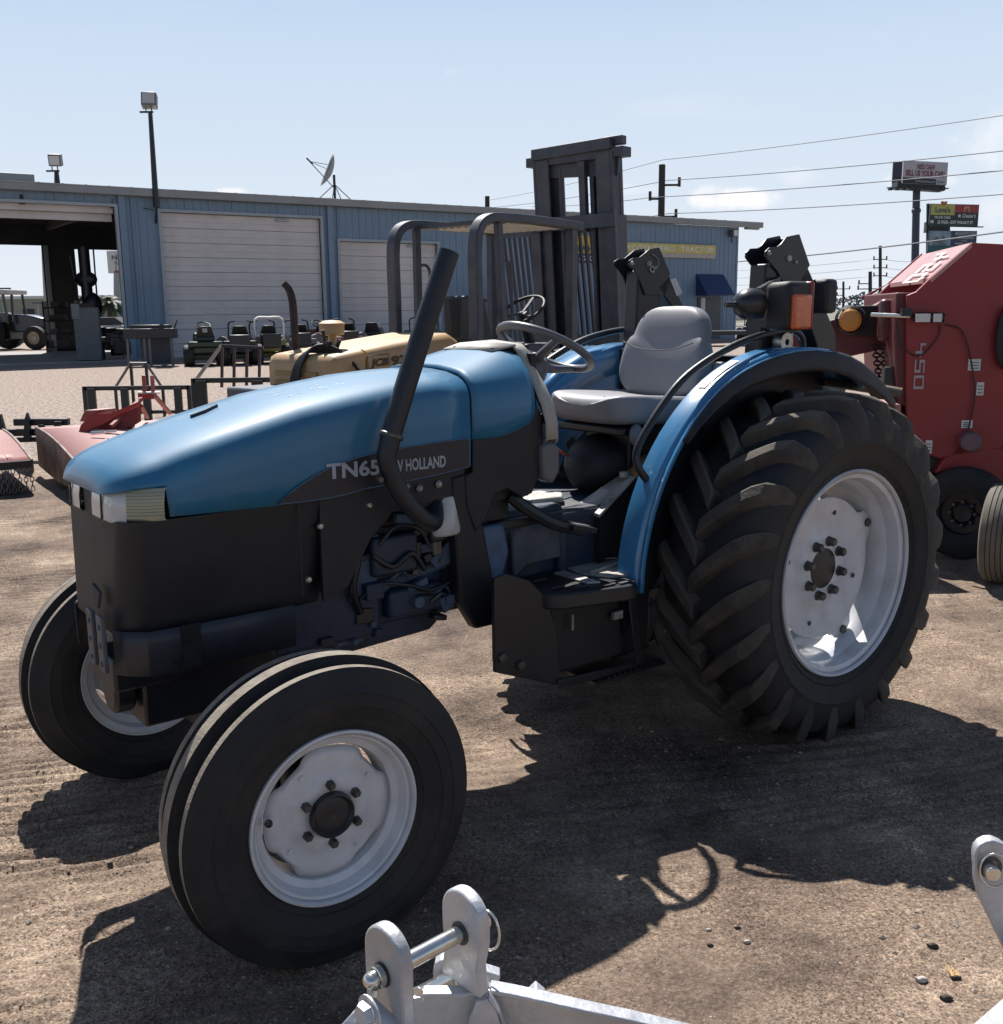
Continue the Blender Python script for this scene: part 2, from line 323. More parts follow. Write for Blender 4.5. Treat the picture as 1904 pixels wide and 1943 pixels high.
X,Y=np.meshgrid(gx,gy); Z=gh(X,Y); nx,ny=len(gx),len(gy)
me=bpy.data.meshes.new('ground'); me.vertices.add(nx*ny); me.vertices.foreach_set('co',np.stack([X,Y,Z],-1).astype(np.float32).ravel())
ii=(np.arange(ny-1)[:,None]*nx+np.arange(nx-1)[None,:]).ravel(); q=np.stack([ii,ii+1,ii+nx+1,ii+nx],-1).astype(np.int32)
me.loops.add(q.size); me.loops.foreach_set('vertex_index',q.ravel()); me.polygons.add(len(q)); me.polygons.foreach_set('loop_start',np.arange(0,q.size,4,dtype=np.int32)); me.polygons.foreach_set('use_smooth',np.ones(len(q),bool)); me.update(calc_edges=True)
ground=bpy.data.objects.new('ground',me); COL.objects.link(ground); tag(ground,kind='structure')
gm=bpy.data.materials.new('dirt_ground'); gm.use_nodes=True; n=gm.node_tree.nodes; l=gm.node_tree.links; b=n['Principled BSDF']; b.inputs['Roughness'].default_value=.92; b.inputs['Specular IOR Level'].default_value=.2
tc=n.new('ShaderNodeTexCoord')
def noise(s,d=6,r=.6,sc=None):
    q=n.new('ShaderNodeTexNoise'); q.inputs['Scale'].default_value=s; q.inputs['Detail'].default_value=d; q.inputs['Roughness'].default_value=r
    if sc:
        m_=n.new('ShaderNodeMapping'); m_.inputs['Scale'].default_value=sc; l.new(tc.outputs['Object'],m_.inputs[0]); l.new(m_.outputs[0],q.inputs['Vector'])
    else: l.new(tc.outputs['Object'],q.inputs['Vector'])
    return q.outputs['Fac']
def ramp(f,st):
    q=n.new('ShaderNodeValToRGB'); e=q.color_ramp.elements
    while len(e)<len(st): e.new(.5)
    for k,(p,c) in enumerate(st): e[k].position=p; e[k].color=(*c,1)
    l.new(f,q.inputs[0]); return q.outputs[0]
def mixc(f,a,bb,bt='MIX'):
    q=n.new('ShaderNodeMixRGB'); q.blend_type=bt
    if isinstance(f,float): q.inputs[0].default_value=f
    else: l.new(f,q.inputs[0])
    l.new(a,q.inputs[1]); l.new(bb,q.inputs[2]); return q.outputs[0]
base=ramp(noise(1.1,10,.72),[(.36,(.066,.049,.039)),(.46,(.145,.107,.082)),(.55,(.215,.162,.122)),(.67,(.37,.29,.218))])
grit=ramp(noise(75,3,.7),[(.36,(.72,.70,.68)),(.5,(1,1,1)),(.66,(1.25,1.24,1.22))])
far_=ramp(noise(11,10,.9),[(.40,(.11,.085,.070)),(.5,(.27,.215,.18)),(.58,(.40,.33,.28))])
vo=n.new('ShaderNodeTexVoronoi'); vo.inputs['Scale'].default_value=60; l.new(tc.outputs['Object'],vo.inputs['Vector'])
spots=ramp(vo.outputs['Distance'],[(.0,(.35,.33,.32)),(.16,(.55,.53,.5)),(.24,(1,1,1))])
vg=n.new('ShaderNodeTexVoronoi'); vg.inputs['Scale'].default_value=210; l.new(tc.outputs['Object'],vg.inputs['Vector'])
vgs=n.new('ShaderNodeSeparateColor'); l.new(vg.outputs['Color'],vgs.inputs[0]); grain=ramp(vgs.outputs[0],[(.0,(.36,.34,.34)),(.14,(.58,.56,.55)),(.30,(.92,.91,.90)),(.76,(1.06,1.05,1.04)),(.93,(1.65,1.62,1.58))])
gmask=ramp(noise(1.7,5,.6),[(.36,(.25,.25,.25)),(.56,(1,1,1))])
near_=mixc(1.0,base,grit,'MULTIPLY'); near_=mixc(gmask,near_,mixc(1.0,near_,grain,'MULTIPLY')); pm=noise(.9,4,.5); pmr=ramp(pm,[(.45,(0,0,0)),(.6,(1,1,1))])
near_=mixc(pmr,near_,mixc(1.0,near_,spots,'MULTIPLY'))
sp=n.new('ShaderNodeSeparateXYZ'); l.new(tc.outputs['Object'],sp.inputs[0]); mr=n.new('ShaderNodeMapRange'); mr.inputs[1].default_value=8; mr.inputs[2].default_value=12.5; l.new(sp.outputs[1],mr.inputs[0])
far_=mixc(1.0,far_,ramp(noise(15,5,.8),[(.42,(.55,.53,.52)),(.5,(1,1,1)),(.58,(1.3,1.3,1.3))]),'MULTIPLY'); col=mixc(mr.outputs[0],near_,far_)
mr2=n.new('ShaderNodeMapRange'); mr2.inputs[1].default_value=62; mr2.inputs[2].default_value=70; l.new(sp.outputs[1],mr2.inputs[0])
grass=ramp(noise(.12,8,.7),[(.35,(.10,.10,.07)),(.5,(.17,.165,.13)),(.65,(.26,.25,.22))])
col=mixc(mr2.outputs[0],col,grass); l.new(col,b.inputs['Base Color'])
ad=n.new('ShaderNodeMath'); ad.operation='ADD'; l.new(noise(60,4,.7),ad.inputs[0]); l.new(noise(14,5,.6),ad.inputs[1])
bu=n.new('ShaderNodeBump'); bu.inputs['Strength'].default_value=.8; bu.inputs['Distance'].default_value=.010; l.new(ad.outputs[0],bu.inputs['Height']); l.new(bu.outputs[0],b.inputs['Normal'])
me.materials.append(gm)
# ------------------------------------------------------------------ the blue tractor
T=thing('farm_tractor','blue open-station farm tractor with white wheel rims and grey seat in the centre','tractor',M=TM)
WB,RH,FH=2.099,.632,.377
def lerp_tab(x,tab):
    for (a,va),(b_,vb) in zip(tab,tab[1:]):
        if x<=b_: 
            t=0 if b_==a else max(0,(x-a)/(b_-a)); return va+(vb-va)*t
    return tab[-1][1]
# --- hood: blue shell swept along x; width and crown height read from the side
CR=[(1.34,1.402),(1.5,1.400),(1.61,1.390),(1.88,1.352),(2.13,1.292),(2.25,1.260),(2.33,1.232),(2.37,1.214),(2.40,1.196),(2.418,1.172),(2.425,1.145)]
WD=[(1.34,.272),(2.0,.272),(2.2,.270),(2.28,.266),(2.33,.258),(2.365,.246),(2.39,.228),(2.408,.206),(2.42,.18),(2.425,.16)]
BT=[(1.34,1.108),(1.45,1.098),(1.65,1.085),(1.84,1.069),(2.0,1.066),(2.285,1.072),(2.292,1.150),(2.36,1.148),(2.40,1.140),(2.425,1.132)]
def hsec(x,gr=0):
    W=lerp_tab(x,WD)+gr; c=lerp_tab(x,CR)+gr; bt=lerp_tab(x,BT); kk=min(1,(c-bt)/.098); sh=c-.082*kk
    R=[(W,bt),(W+.003,bt+(sh-bt)*.5),(W,sh),(W-.006,sh+.018*kk),(W-.018,sh+.036*kk),(W-.036,sh+.050*kk),(W-.062,sh+.061*kk),(W*.55,c-.008*kk),(W*.25,c-.002*kk)]
    R=[(max(y,0),min(z,c)) for y,z in R]
    return [Vector((x,y,z)) for y,z in R]+[Vector((x,0,c))]+[Vector((x,-y,z)) for y,z in R[::-1]]
xs=[1.342,1.45,1.6,1.75,1.9,2.0,2.1,2.18,2.24,2.285,2.292,2.31,2.33,2.35,2.37,2.385,2.398,2.408,2.416,2.422,2.425]
m=MB(); m.loft([hsec(x) for x in xs],cap0=False,cap1=True,ring=False)
hood=m.build('hood',BLUE,T,solid=.012,smooth=50)
# seam lip at the back of the hood and hidden black liner
m=MB(); m.loft([hsec(x,-.014) for x in (1.30,1.36)],cap0=False,cap1=False,ring=False); m.build('hood_seal',BLKP,T,solid=.01,smooth=50)
# little raised rib on the hood + worn paint
from mathutils.bvhtree import BVHTree
HB=BVHTree.FromPolygons([v.co for v in hood.data.vertices],[tuple(p.vertices) for p in hood.data.polygons])
def on_hood(px,py):
    o=TMI@EYE; d=(TMI@(EYE+ray(px,py)))-o; return HB.ray_cast(o,d.normalized())[0]
P=[on_hood(362,793),on_hood(388,783),on_hood(412,772)]
if None not in P:
    m=MB(); m.loft([[p+Vector((0,a,b_)) for a,b_ in ((-w_,-.004),(w_,-.004),(w_*.6,.009),(-w_*.6,.009))] for p,w_ in zip(P,(.006,.013,.009))]); m.build('hood_badge_rib',BLUED,hood)
m=MB()
for k in range(34):
    x=random.gauss(1.79,.05); y=.10+.03*random.gauss(0,1)+(1.8-x)*.25; a=random.random()*.9-.2; r1=random.uniform(.002,.013); r2=r1*random.uniform(.15,.4)
    pts=[]
    for j in range(7):
        t=j*2*PI/7; dx=r1*math.cos(t)*random.uniform(.5,1.3); dy=r2*math.sin(t)*random.uniform(.5,1.4); X_=x+dx*math.cos(a)-dy*math.sin(a); Y_=y+dx*math.sin(a)+dy*math.cos(a)
        hit=HB.ray_cast(Vector((X_,Y_,2)),Vector((0,0,-1)))[0]
        if hit is None: break
        pts.append(hit+Vector((0,0,.0006)))
    if len(pts)==7: m.add(pts,[tuple(range(7))])
m.build('worn_paint_chips',mat('chipped_primer',(.24,.33,.40),.6),hood,smooth=0,kind='stuff')
# --- black nose/grille tub
def tub(z,gx=0):
    t=(1.08-z)/.33; fx=2.402+.02*t; W=.262-.052*t; R=.07; P=[]
    for k in range(7):
        a=k*PI/2/6; P.append(Vector((fx-R+R*math.cos(a)*1,(W-R)+R*math.sin(a),z)))
    tz=(z-.98)/.1 if z>.98 else 0; P=[Vector((fx,0,z))]+P+[Vector((2.2,W+.006,z)),Vector((1.93-.02*t,W+.006,z+.004*tz)),Vector((1.86-.0*t,W+.004,z+.008*tz)),Vector((1.82,W-.03,z))]
    return [Vector((p.x,-p.y,p.z)) for p in P[::-1][:-1]]+P
m=MB(); S=[tub(z) for z in (1.066,1.05,1.02,.98,.92,.86,.82,.79,.765)]
S.append([Vector((p.x-.01,p.y*.95,.752)) for p in S[-1]]); S.append([Vector((p.x-.05,p.y*.8,.748)) for p in S[-1]])
m.loft(S,cap0=False,cap1=True,ring=True); m.build('nose_panel',BLKP,T,smooth=45)
m=MB(); m.box((1.93,.2705,.93),(.003,.003,.26)); m.box((1.93,-.2705,.93),(.003,.003,.26)); m.build('panel_joint',BLKM,T,split=True)
# slot on the front corner of the nose
a=Vector((2.437,.08,.865)); m=MB(); m.ex([(2.431,.075,.885),(2.431,.135,.872),(2.436,.125,.828),(2.436,.095,.835)],(.008,0,0)); m.build('front_slot',INTER,T)
# louvres low on the side (behind front panel)
# --- headlamps: two in front, side lenses wrap the corners
for sgn in (1,-1):
    up_=[(.052,2.405),(.12,2.404),(.165,2.400),(.198,2.390),(.222,2.370)]; sd_=[(.222,2.370),(.240,2.352),(.256,2.330),(.268,2.306),(.2715,2.290)]
    def lens(pl,z1,z0,nm,mt):
        m=MB(); up=[Vector((x,y*sgn,z1+.0*y)) for y,x in pl]; lo=[Vector((x+.006,y*sgn,z0)) for y,x in pl]; g_=Vector((.006,.003*sgn,0))
        ring=[up,[u*.92+v*.08+g_ for u,v in zip(up,lo)],[u*.5+v*.5+g_*1.3 for u,v in zip(up,lo)],[u*.08+v*.92+g_ for u,v in zip(up,lo)],lo]
        m.loft(ring,ring=False,cap0=False,cap1=False); k=len(pl); c=Vector((2.25,.14*sgn,0))
        for e in (up,lo): 
            m.add(e+[Vector((p.x-.06*(1 if p.x>2.37 else .3),p.y-(.05*sgn if p.x<2.37 else 0),p.z)) for p in e],[(i,i+1,i+1+k,i+k) for i in range(k-1)])
        return m.build(nm,mt,T,smooth=40),up,lo
    hl,up,lo=lens(up_,1.140,1.058,'headlamp',CLEAR)
    m=MB(); m.box((2.407,.105*sgn,1.10),(.004,.07,.05)); m.lathe([(.020,-.006),(.016,-.003),(.006,-.004),(0,-.004)],(2.412,.165*sgn,1.10),(1,.1*sgn,0),20); m.build('reflector',CHROME,hl,split=True)
    m=MB(); m.bar((2.414,.137*sgn,1.135),(2.417,.137*sgn,1.062),.004,.004); m.build('lens_seam',BLKP,hl)
    sl_,up,lo=lens(sd_,1.149,1.066,'side_marker_lens',AMBL)
    for k in range(8):
        t=(k+1.2)/10; m=MB(); m.tube([u*(1-t)+v*t+Vector((.0078,.004*sgn,0)) for u,v in zip(up,lo)],.0008,4); m.build('lens_rib',mat('lens_rib_mat',(.27,.28,.20),.3),sl_)
m=MB(); m.box((2.36,0,1.09),(.03,.36,.09)); m.box((2.28,0,1.10),(.10,.40,.07)); m.box((2.402,0,1.095),(.01,.10,.085)); m.build('lamp_housing',BLKP,T,bev=.01)
# --- decal with name and model
dp=[(1.993,1.070),(1.96,1.094),(1.92,1.117),(1.875,1.138),(1.82,1.157),(1.75,1.172),(1.671,1.183),(1.55,1.190),(1.45,1.194),(1.352,1.196),(1.352,1.108),(1.45,1.098),(1.55,1.090),(1.65,1.085),(1.72,1.082),(1.78,1.073),(1.84,1.069),(1.92,1.068)]
for sgn in (1,-1):
    m=MB(); m.ex([(x,sgn*.2755,z) for x,z in dp],(0,sgn*.0025,0)); d=m.build('side_decal',DECAL,T,smooth=0)
    m=MB(); m.tube([(x,sgn*.2785,z) for x,z in dp[:10]]+[(1.352,sgn*.2785,1.108)]+[(x,sgn*.2785,z) for x,z in dp[11:]],.0013,4,closed=True); m.build('decal_outline',LINE,d)
    if sgn==1:
        text('model_lettering','TN65',(1.842,.2785,1.121),(-1,0,-.02),(0,0,1),.172,.046,LETG,d,bold=.03,depth=.001)
        text('maker_lettering','NEW HOLLAND',(1.662,.2785,1.119),(-1,0,-.01),(0,0,1),.222,.036,LETG,d,bold=.03,depth=.001)
m=MB()
for x,z in ((1.861,.989),(1.905,.842),(1.70,1.03)): m.lathe([(0,.008),(.007,.007),(.011,.001),(.011,0)],(x,.262,z),(0,1,0),10)
m.build('panel_bolt',STEEL,T,split=True)
# --- front bumper bracket
m=MB(); B=[]
for z in (.775,.665):
    pass
pl=[(1.95,.258),(2.25,.258),(2.36,.245),(2.405,.205),(2.425,.17)]
S=[[Vector((x,y,z)) for x,y in pl] for z in (.775,.74,.655)]
for s in (1,-1):
    m.add([Vector((p.x,s*p.y,p.z)) for r in S for p in r],[(i*5+j,i*5+j+1,(i+1)*5+j+1,(i+1)*5+j) for i in range(2) for j in range(4)])
m.build('bumper_band',mat('band_blue_grey',(.022,.027,.040),.5,0,.2,6),T,solid=.004,smooth=24)
m=MB()
for y in (.17,.085): m.box((2.452,y,.745),(.012,.045,.15)); 
for y in (.17,.085):
    for z in (.79,.74,.69): m.lathe([(0,.004),(.008,.003),(.008,0)],(2.459,y,z),(1,0,0),8)
m.build('front_bracket',mat('bracket_grey',(.09,.095,.11),.5,.3),T,bev=.003)
m=MB(); m.box((2.12,0,.56),(.42,.16,.22)); m.box((2.3,0,.62),(.22,.2,.09)); m.lathe([(0,0),(.062,0),(.062,.05),(.05,.06),(0,.06)],(2.34,0,.55),(1,0,0),20); m.build('front_support',BLKM,T,bev=.01)
m=MB(); m.box((2.25,.258,.72),(.05,.012,.12)); m.lathe([(0,.006),(.012,.005),(.012,0)],(2.30,.262,.672),(0,1,0),10); m.build('bracket_strap',BLKM,T)
# --- front axle
m=MB(); m.ex([(2.055,-.5,.40),(2.055,-.1,.47),(2.055,.1,.47),(2.055,.5,.40),(2.055,.5,.33),(2.055,.1,.36),(2.055,-.1,.36),(2.055,-.5,.33)],(.09,0,0)); m.build('front_axle_beam',BLKM,T,bev=.008)
for s in (1,-1):
    m=MB(); m.cyl((2.10,s*.52,.26),(2.10,s*.52,.50),.038); m.cyl((2.10,s*.52,.377),(2.10,s*.70,.377),.034); m.bar((2.10,s*.52,.30),(1.93,s*.50,.33),.04,.03); m.build('steering_knuckle',BLKM,T,bev=.004)
m=MB(); m.cyl((1.93,-.5,.34),(1.93,.5,.34),.016); m.cyl((1.94,-.2,.42),(1.94,.25,.42),.03); m.build('tie_rod',BLKM,T)
# --- engine, gearbox, belly
m=MB(); m.box((1.62,0,.83),(.46,.36,.40)); m.box((1.82,0,.70),(.36,.42,.18)); m.build('engine_block',BLUED,T,bev=.015)
m=MB(); m.ex([(1.87,-.16,.66),(1.87,-.16,.555),(1.44,-.16,.575),(1.405,-.16,.60),(1.40,-.16,.80),(1.87,-.16,.80)],(0,.33,0)); m.build('oil_pan',BLUED,T,bev=.012)
m=MB(); m.ex([(1.77,.165,.72),(1.60,.165,.72),(1.60,.165,.745),(1.30,.165,.79),(1.30,.165,.83),(1.38,.165,.87),(1.45,.165,.80),(1.62,.165,.775),(1.70,.165,.775)],(0,.03,0)); m.ex([(1.80,.165,.60),(1.70,.165,.60),(1.68,.165,.68),(1.73,.165,.70),(1.79,.165,.68)],(0,.04,0)); m.build('casting_rib',mat('blue_grey_casting',(.05,.08,.13),.6,0,.3,12,.3,60),T,bev=.008,split=True)
m=MB()
for x,z,r in ((1.40,.835,.014),(1.35,.845,.01),(1.36,.80,.011),(1.43,.80,.01),(1.68,.66,.012),(1.57,.735,.01)): m.cyl((x,.19,z),(x,.21,z),r,8)
m.build('engine_bolt',BOLT,T,split=True)
m=MB(); m.tube([(1.56,.20,.72),(1.50,.215,.725),(1.46,.21,.715)],.018,8); m.cyl((1.315,.24,.86),(1.315,.24,.90),.016,8); m.cyl((1.315,.24,.90),(1.315,.24,.935),.012,8); m.tube([(1.315,.24,.86),(1.31,.24,.7),(1.27,.24,.60),(1.19,.24,.565),(1.12,.24,.57)],.011,8,sm=4); m.build('hydraulic_line',BLKM,T)
m=MB()
for k in range(5):
    y=.19-.02*k; m.tube([(1.28-.02*k,y,.95),(1.33,y,.8+.02*k),(1.24-.03*k,y,.66),(1.05,y,.62)],.008,6,sm=4)
m.build('cable_run',BLKP,T,split=True)
m=MB(); m.box((1.15,0,.77),(.56,.34,.30)); m.box((.62,0,.72),(.60,.42,.36)); m.box((0,0,.63),(.60,.50,.40)); m.ex([(1.4,-.1,.64),(.9,-.1,.60),(.9,-.1,.70),(1.4,-.1,.72)],(0,.2,0)); m.build('transmission_case',BLUED,T,bev=.02)
m=MB(); m.cyl((0,-.5,.632),(0,.5,.632),.10,20); m.build('rear_axle',BLUED,T)
# blue casting bit beside the pillar
m=MB(); m.ex([(1.27,.2,.70),(1.19,.2,.71),(1.16,.2,.80),(1.18,.2,.90),(1.27,.2,.90)],(0,.03,0)); m.build('clutch_cover',mat('blue_worn_casting',(.05,.10,.19),.45,0,.3,14),T,bev=.01)
CAST=MATS['blue_grey_casting']
m=MB(); m.ex([(1.86,.262,1.066),(1.36,.262,1.10),(1.36,.262,1.02),(1.45,.262,.99),(1.62,.262,1.0),(1.70,.262,.93),(1.78,.262,.80),(1.86,.262,.77)],(0,-.012,0)); m.build('rear_side_panel',BLKP,T)
for nm,c,d,mt in (('injection_pump',(1.60,.20,.86),(.16,.08,.12),BLUED),('starter_motor',(1.52,.19,.70),(.2,.07,.09),BLUED),('valve_cover',(1.60,.15,.97),(.34,.12,.06),BLKM),('mount_plate',(1.70,.205,.80),(.10,.02,.14),CAST),('battery_tray',(1.42,.20,.92),(.10,.06,.10),BLKM)):
    m=MB(); m.box(c,d,.0); m.build(nm,mt,T,bev=.012)
for k,P in enumerate((((1.66,.24,.90),(1.60,.245,.95),(1.52,.24,.93),(1.47,.23,.86)),((1.68,.235,.87),(1.62,.25,.83),(1.55,.245,.86),(1.50,.24,.80)),((1.72,.22,.74),(1.66,.24,.78),(1.56,.24,.76),(1.48,.235,.73),(1.40,.23,.74)),((1.75,.2,.95),(1.73,.235,.88),(1.75,.235,.78),(1.72,.22,.70)),((1.30,.25,.99),(1.31,.26,.85),(1.33,.25,.72),(1.30,.24,.64)))):
    m=MB(); m.tube(P,[.007,.009,.006,.012,.010][k],8,sm=5); m.build('engine_pipe',BLKM,T,smooth=70)
m=MB(); m.ex([(1.47,.215,.82),(1.40,.215,.87),(1.36,.215,.88),(1.33,.215,.85),(1.35,.215,.81),(1.45,.215,.79)],(0,.012,0)); m.build('bracket_plate',CAST,T,bev=.003)
for x,z in ((1.43,.815),(1.375,.855),(1.36,.82)): m=MB(); m.lathe([(0,.006),(.008,.006),(.008,0)],(x,.228,z),(0,1,0),6); m.build('engine_bolt',BOLT,T)
rq=random.Random(21)
for k in range(34):
    x=rq.uniform(1.37,1.84); z=rq.uniform(.61,.97); y=rq.uniform(.195,.232); t=rq.random(); m=MB()
    if t<.45: m.cyl((x,y-.03,z),(x,y+rq.uniform(.0,.02),z),rq.uniform(.006,.022),10)
    elif t<.8: m.box((x,y,z),(rq.uniform(.02,.08),rq.uniform(.015,.04),rq.uniform(.015,.05)),Matrix.Rotation(rq.uniform(-.4,.4),3,'Y'))
    else: m.tube([(x,y,z),(x+.03,y+.015,z+.03),(x+.07,y+.01,z+.01)],.005,6,sm=3)
    m.build('engine_fitting',rq.choice([BLUED,CAST,BLKM,CAST,BOLT]),T,bev=.003 if t>=.45 else 0)
# --- fuel/oil filter can
f0=Vector((1.42,.22,.995)); m=MB(); ax=Vector((-.05,.12,-1)).normalized(); m.lathe([(0,0),(.045,.0),(.049,.008),(.049,.10),(.046,.115),(.04,.12),(0,.122)],f0+Vector((0,0,.02)),ax,28); m.build('filter_can',FILT,T)
m=MB(); m.box((1.43,.2,1.04),(.10,.08,.05)); m.bar((1.55,.25,1.05),(1.55,.25,1.10),.03,.008); m.build('filter_head',BLKM,T,bev=.006)
m=MB()
for x,z in ((1.575,1.07),(1.53,1.06),(1.46,1.065)): m.lathe([(0,.01),(.006,.008),(.012,0)],(x,.27,z),(0,1,0),8)
m.build('bracket_bolt',ALU,T,split=True)
# --- exhaust stack: out of the side, down, back and up at a slant
m=MB(); pe=[(1.44,.20,1.03),(1.475,.27,.985),(1.53,.335,.965),(1.59,.35,1.00),(1.655,.352,1.08),(1.688,.352,1.16),(1.680,.352,1.22),(1.60,.352,1.425),(1.464,.352,1.742)]
P,R=spline([Vector(p) for p in pe],[.024,.025,.026,.027,.027,.028,.030,.031,.031],6); m.tube(P,R,20); m.lathe([(.0305,0),(.026,0),(.026,-.1),(0,-.1)],Vector(pe[-1]),(Vector(pe[-1])-Vector(pe[-2])),20)
ex_=m.build('exhaust_pipe',EXH,T,smooth=60)
m=MB(); d=(Vector(pe[7])-Vector(pe[6])).normalized(); m.lathe([(.031,0),(.035,.004),(.035,.012),(.031,.016)],Vector(pe[6])+d*.01,d,20); m.cyl((1.72,.35,1.12),(1.725,.375,1.12),.008,8); m.build('exhaust_clamp',BOLT,ex_,split=True)
# --- cowl
def csec(x):
    t=(1.335-x)/.255; 
    W=.272+.012*math.sin(PI*t); zt=1.409+.05*min(1,t*1.3)-.004*t; P=[(W,1.190+.075*max(0,t-.3)**1.5),(W+.003,1.26),(W,1.325-.02*t),(W-.010,1.352-.01*t),(W-.035,1.378+.012*t),(W-.075,1.395+.035*t),(W-.125,zt-.008),(.08,zt-.001)]
    return [Vector((x,y,z)) for y,z in P]+[Vector((x,0,zt))]+[Vector((x,-y,z)) for y,z in P[::-1]]
m=MB(); m.loft([csec(1.335-.025*k) for k in range(11)],ring=False,cap0=False,cap1=False); cowl=m.build('dash_cowl',BLUE,T,solid=.010,smooth=50)
# black lower side of cowl
for s in (1,-1):
    m=MB(); P=[(1.335,1.192),(1.28,1.193),(1.20,1.205),(1.13,1.235),(1.078,1.285),(1.055,1.24),(1.05,1.15),(1.07,1.05),(1.10,.995),(1.14,.985),(1.20,1.02),(1.25,1.01),(1.29,.93),(1.33,.90),(1.36,.98),(1.365,1.08),(1.335,1.09)]
    m.ex([(x,s*.262,z) for x,z in P],(0,s*.014,0)); m.build('cowl_side_panel',BLKP,T,bev=.006)
m=MB(); m.ex([(1.41,.22,1.08),(1.34,.22,1.09),(1.30,.22,.95),(1.25,.22,.70),(1.20,.22,.58),(1.33,.22,.58),(1.39,.22,.68)],(0,.05,0)); m.build('side_pillar',BLKP,T,bev=.01)
m=MB(); m.box((1.2,0,1.18),(.24,.46,.40)); m.box((1.25,0,.98),(.22,.4,.14)); m.build('firewall',BLKP,T)
# beige instrument shroud wraps behind the cowl
def ssec(x,g):
    A=[(.298,1.165),(.300,1.225),(.282,1.28),(.245,1.34),(.210,1.378),(.184,1.41),(.168,1.447),(.140,1.468)]
    return [Vector((x-(1.47-z)*.05,y+g,z+g*.8)) for y,z in A]+[Vector((x,0,1.478+g*.8))]+[Vector((x-(1.47-z)*.05,-y-g,z+g*.8)) for y,z in A[::-1]]
m=MB(); m.loft([ssec(1.075,0),ssec(1.06,.004),ssec(1.035,.004),ssec(1.02,-.004),ssec(1.015,-.03),ssec(1.01,-.06)],ring=False,cap0=False,cap1=False)
m.add([(1.155,-.135,1.453),(1.155,.135,1.453),(1.07,.158,1.470),(1.07,0,1.479),(1.07,-.158,1.470),(1.155,0,1.456)],[(0,5,3,4),(5,1,2,3)])
sh=m.build('instrument_shroud',GRYB,T,solid=.006,smooth=60)
m=MB()
for y in (-.09,0.0,.12): m.lathe([(0,.004),(.005,.003),(.006,0)],(1.14,y,1.457),(0,0,1),8)
m.build('shroud_screw',BOLT,sh,split=True)
m=MB(); m.box((1.03,0,1.34),(.02,.40,.20)); m.build('instrument_panel',BLKP,T)
m=MB(); m.ex([(1.03,.24,1.16),(1.075,.24,1.15),(1.07,.24,1.04),(1.03,.24,1.02),(1.0,.24,1.06),(1.0,.24,1.14)],(0,.06,0)); m.build('side_console',mat('grey_console',(.11,.115,.12),.5),T,bev=.012)
m=MB(); m.cyl((1.03,.20,1.22),(.99,.22,1.225),.02,10); m.build('column_switch',BLKP,T)
# --- steering wheel
SC=Vector((.812,0,1.448)); tilt=math.radians(28); sx_=Vector((math.cos(tilt),0,math.sin(tilt))); sn=Vector((-math.sin(tilt),0,math.cos(tilt))); sy=Vector((0,1,0)); SR=.172
m=MB(); m.tube([SC+sx_*SR*math.cos(2*PI*k/48)+sy*SR*math.sin(2*PI*k/48) for k in range(48)],.0145,12,closed=True)
sw=m.build('steering_wheel',STW,T,smooth=80)
hub=SC-sn*.06+sx_*.02; m=MB(); m.lathe([(0,.016),(.034,.014),(.050,.004),(.056,-.02),(.058,-.05),(.048,-.09),(0,-.09)],hub,sn,24); m.build('wheel_hub',STW,sw)
m=MB()
for a in (62,-40,185):
    a=math.radians(a); e=sx_*math.cos(a)+sy*math.sin(a); m.tube([hub+e*.03,hub+e*.09+sn*.01,SC+e*(SR-.002)-sn*.003],[.022,.016,.012],8,sm=4)
m.build('wheel_spoke',STW,sw,split=True)
m=MB(); m.lathe([(0,.012),(.018,.010),(.026,0)],hub+sn*.014,sn,16); m.build('hub_cap',BLKP,sw)
m=MB(); m.tube([hub-sn*.08,hub-sn*.2+Vector((.02,0,0)),(1.02,0,1.10)],[.045,.05,.07],14); m.build('steering_column',BLKP,T)
m=MB(); m.tube([hub-sn*.07,hub-sn*.07+Vector((.03,-.10,.01)),hub-sn*.06+Vector((.03,-.16,.015))],.007,8,sm=3); m.ball(hub-sn*.06+Vector((.03,-.17,.015)),(.014,.03,.012)); m.build('shuttle_lever',BLKP,T)
# --- operator platform, hump, pedals, steps
m=MB(); m.ex([(1.20,.20,.90),(1.20,-.34,.90),(.42,-.34,.90),(.42,.20,.90)],(0,0,-.03)); m.build('far_floor_plate',BLKM,T,bev=.004)
hp=[tl(*p,.12) for p in ((975,985),(1060,960),(1150,965))]
m=MB(); m.loft([[(x,.20,z-.16),(x,.195,z-.03),(x,.16,z),(x,-.16,z),(x,-.195,z-.03),(x,-.20,z-.16)] for x,z in ((1.12,.865),(1.06,.90),(.80,.905),(.62,.885),(.58,.86))],ring=False); m.build('gearbox_hump',mat('grey_blue_casting',(.055,.065,.085),.6,0,.35,12,.3,60,dirt=(.12,.11,.10),da=.5,dust_sheen_up=.6),T,bev=.008)
m=MB(); m.ex([(.98,.02,.912),(.96,.10,.912),(.84,.13,.912),(.78,.06,.912),(.82,-.03,.912),(.93,-.03,.912)],(0,0,.022)); m.build('hump_cover',ALU,T,bev=.008)
dk_=[tl(1092,958,.11),tl(1138,977,.24),tl(1205,905,.24),tl(1188,893,.11)]
m=MB(); m.ex(dk_,(0,0,-.012)); m.build('seat_deck_plate',ALU,T,bev=.002)
m=MB(); m.ex([p+Vector((.0,.004*(1 if k in (1,2) else -1),-.013)) for k,p in enumerate(dk_)],(0,0,-.16)); m.build('seat_deck_support',BLKM,T)
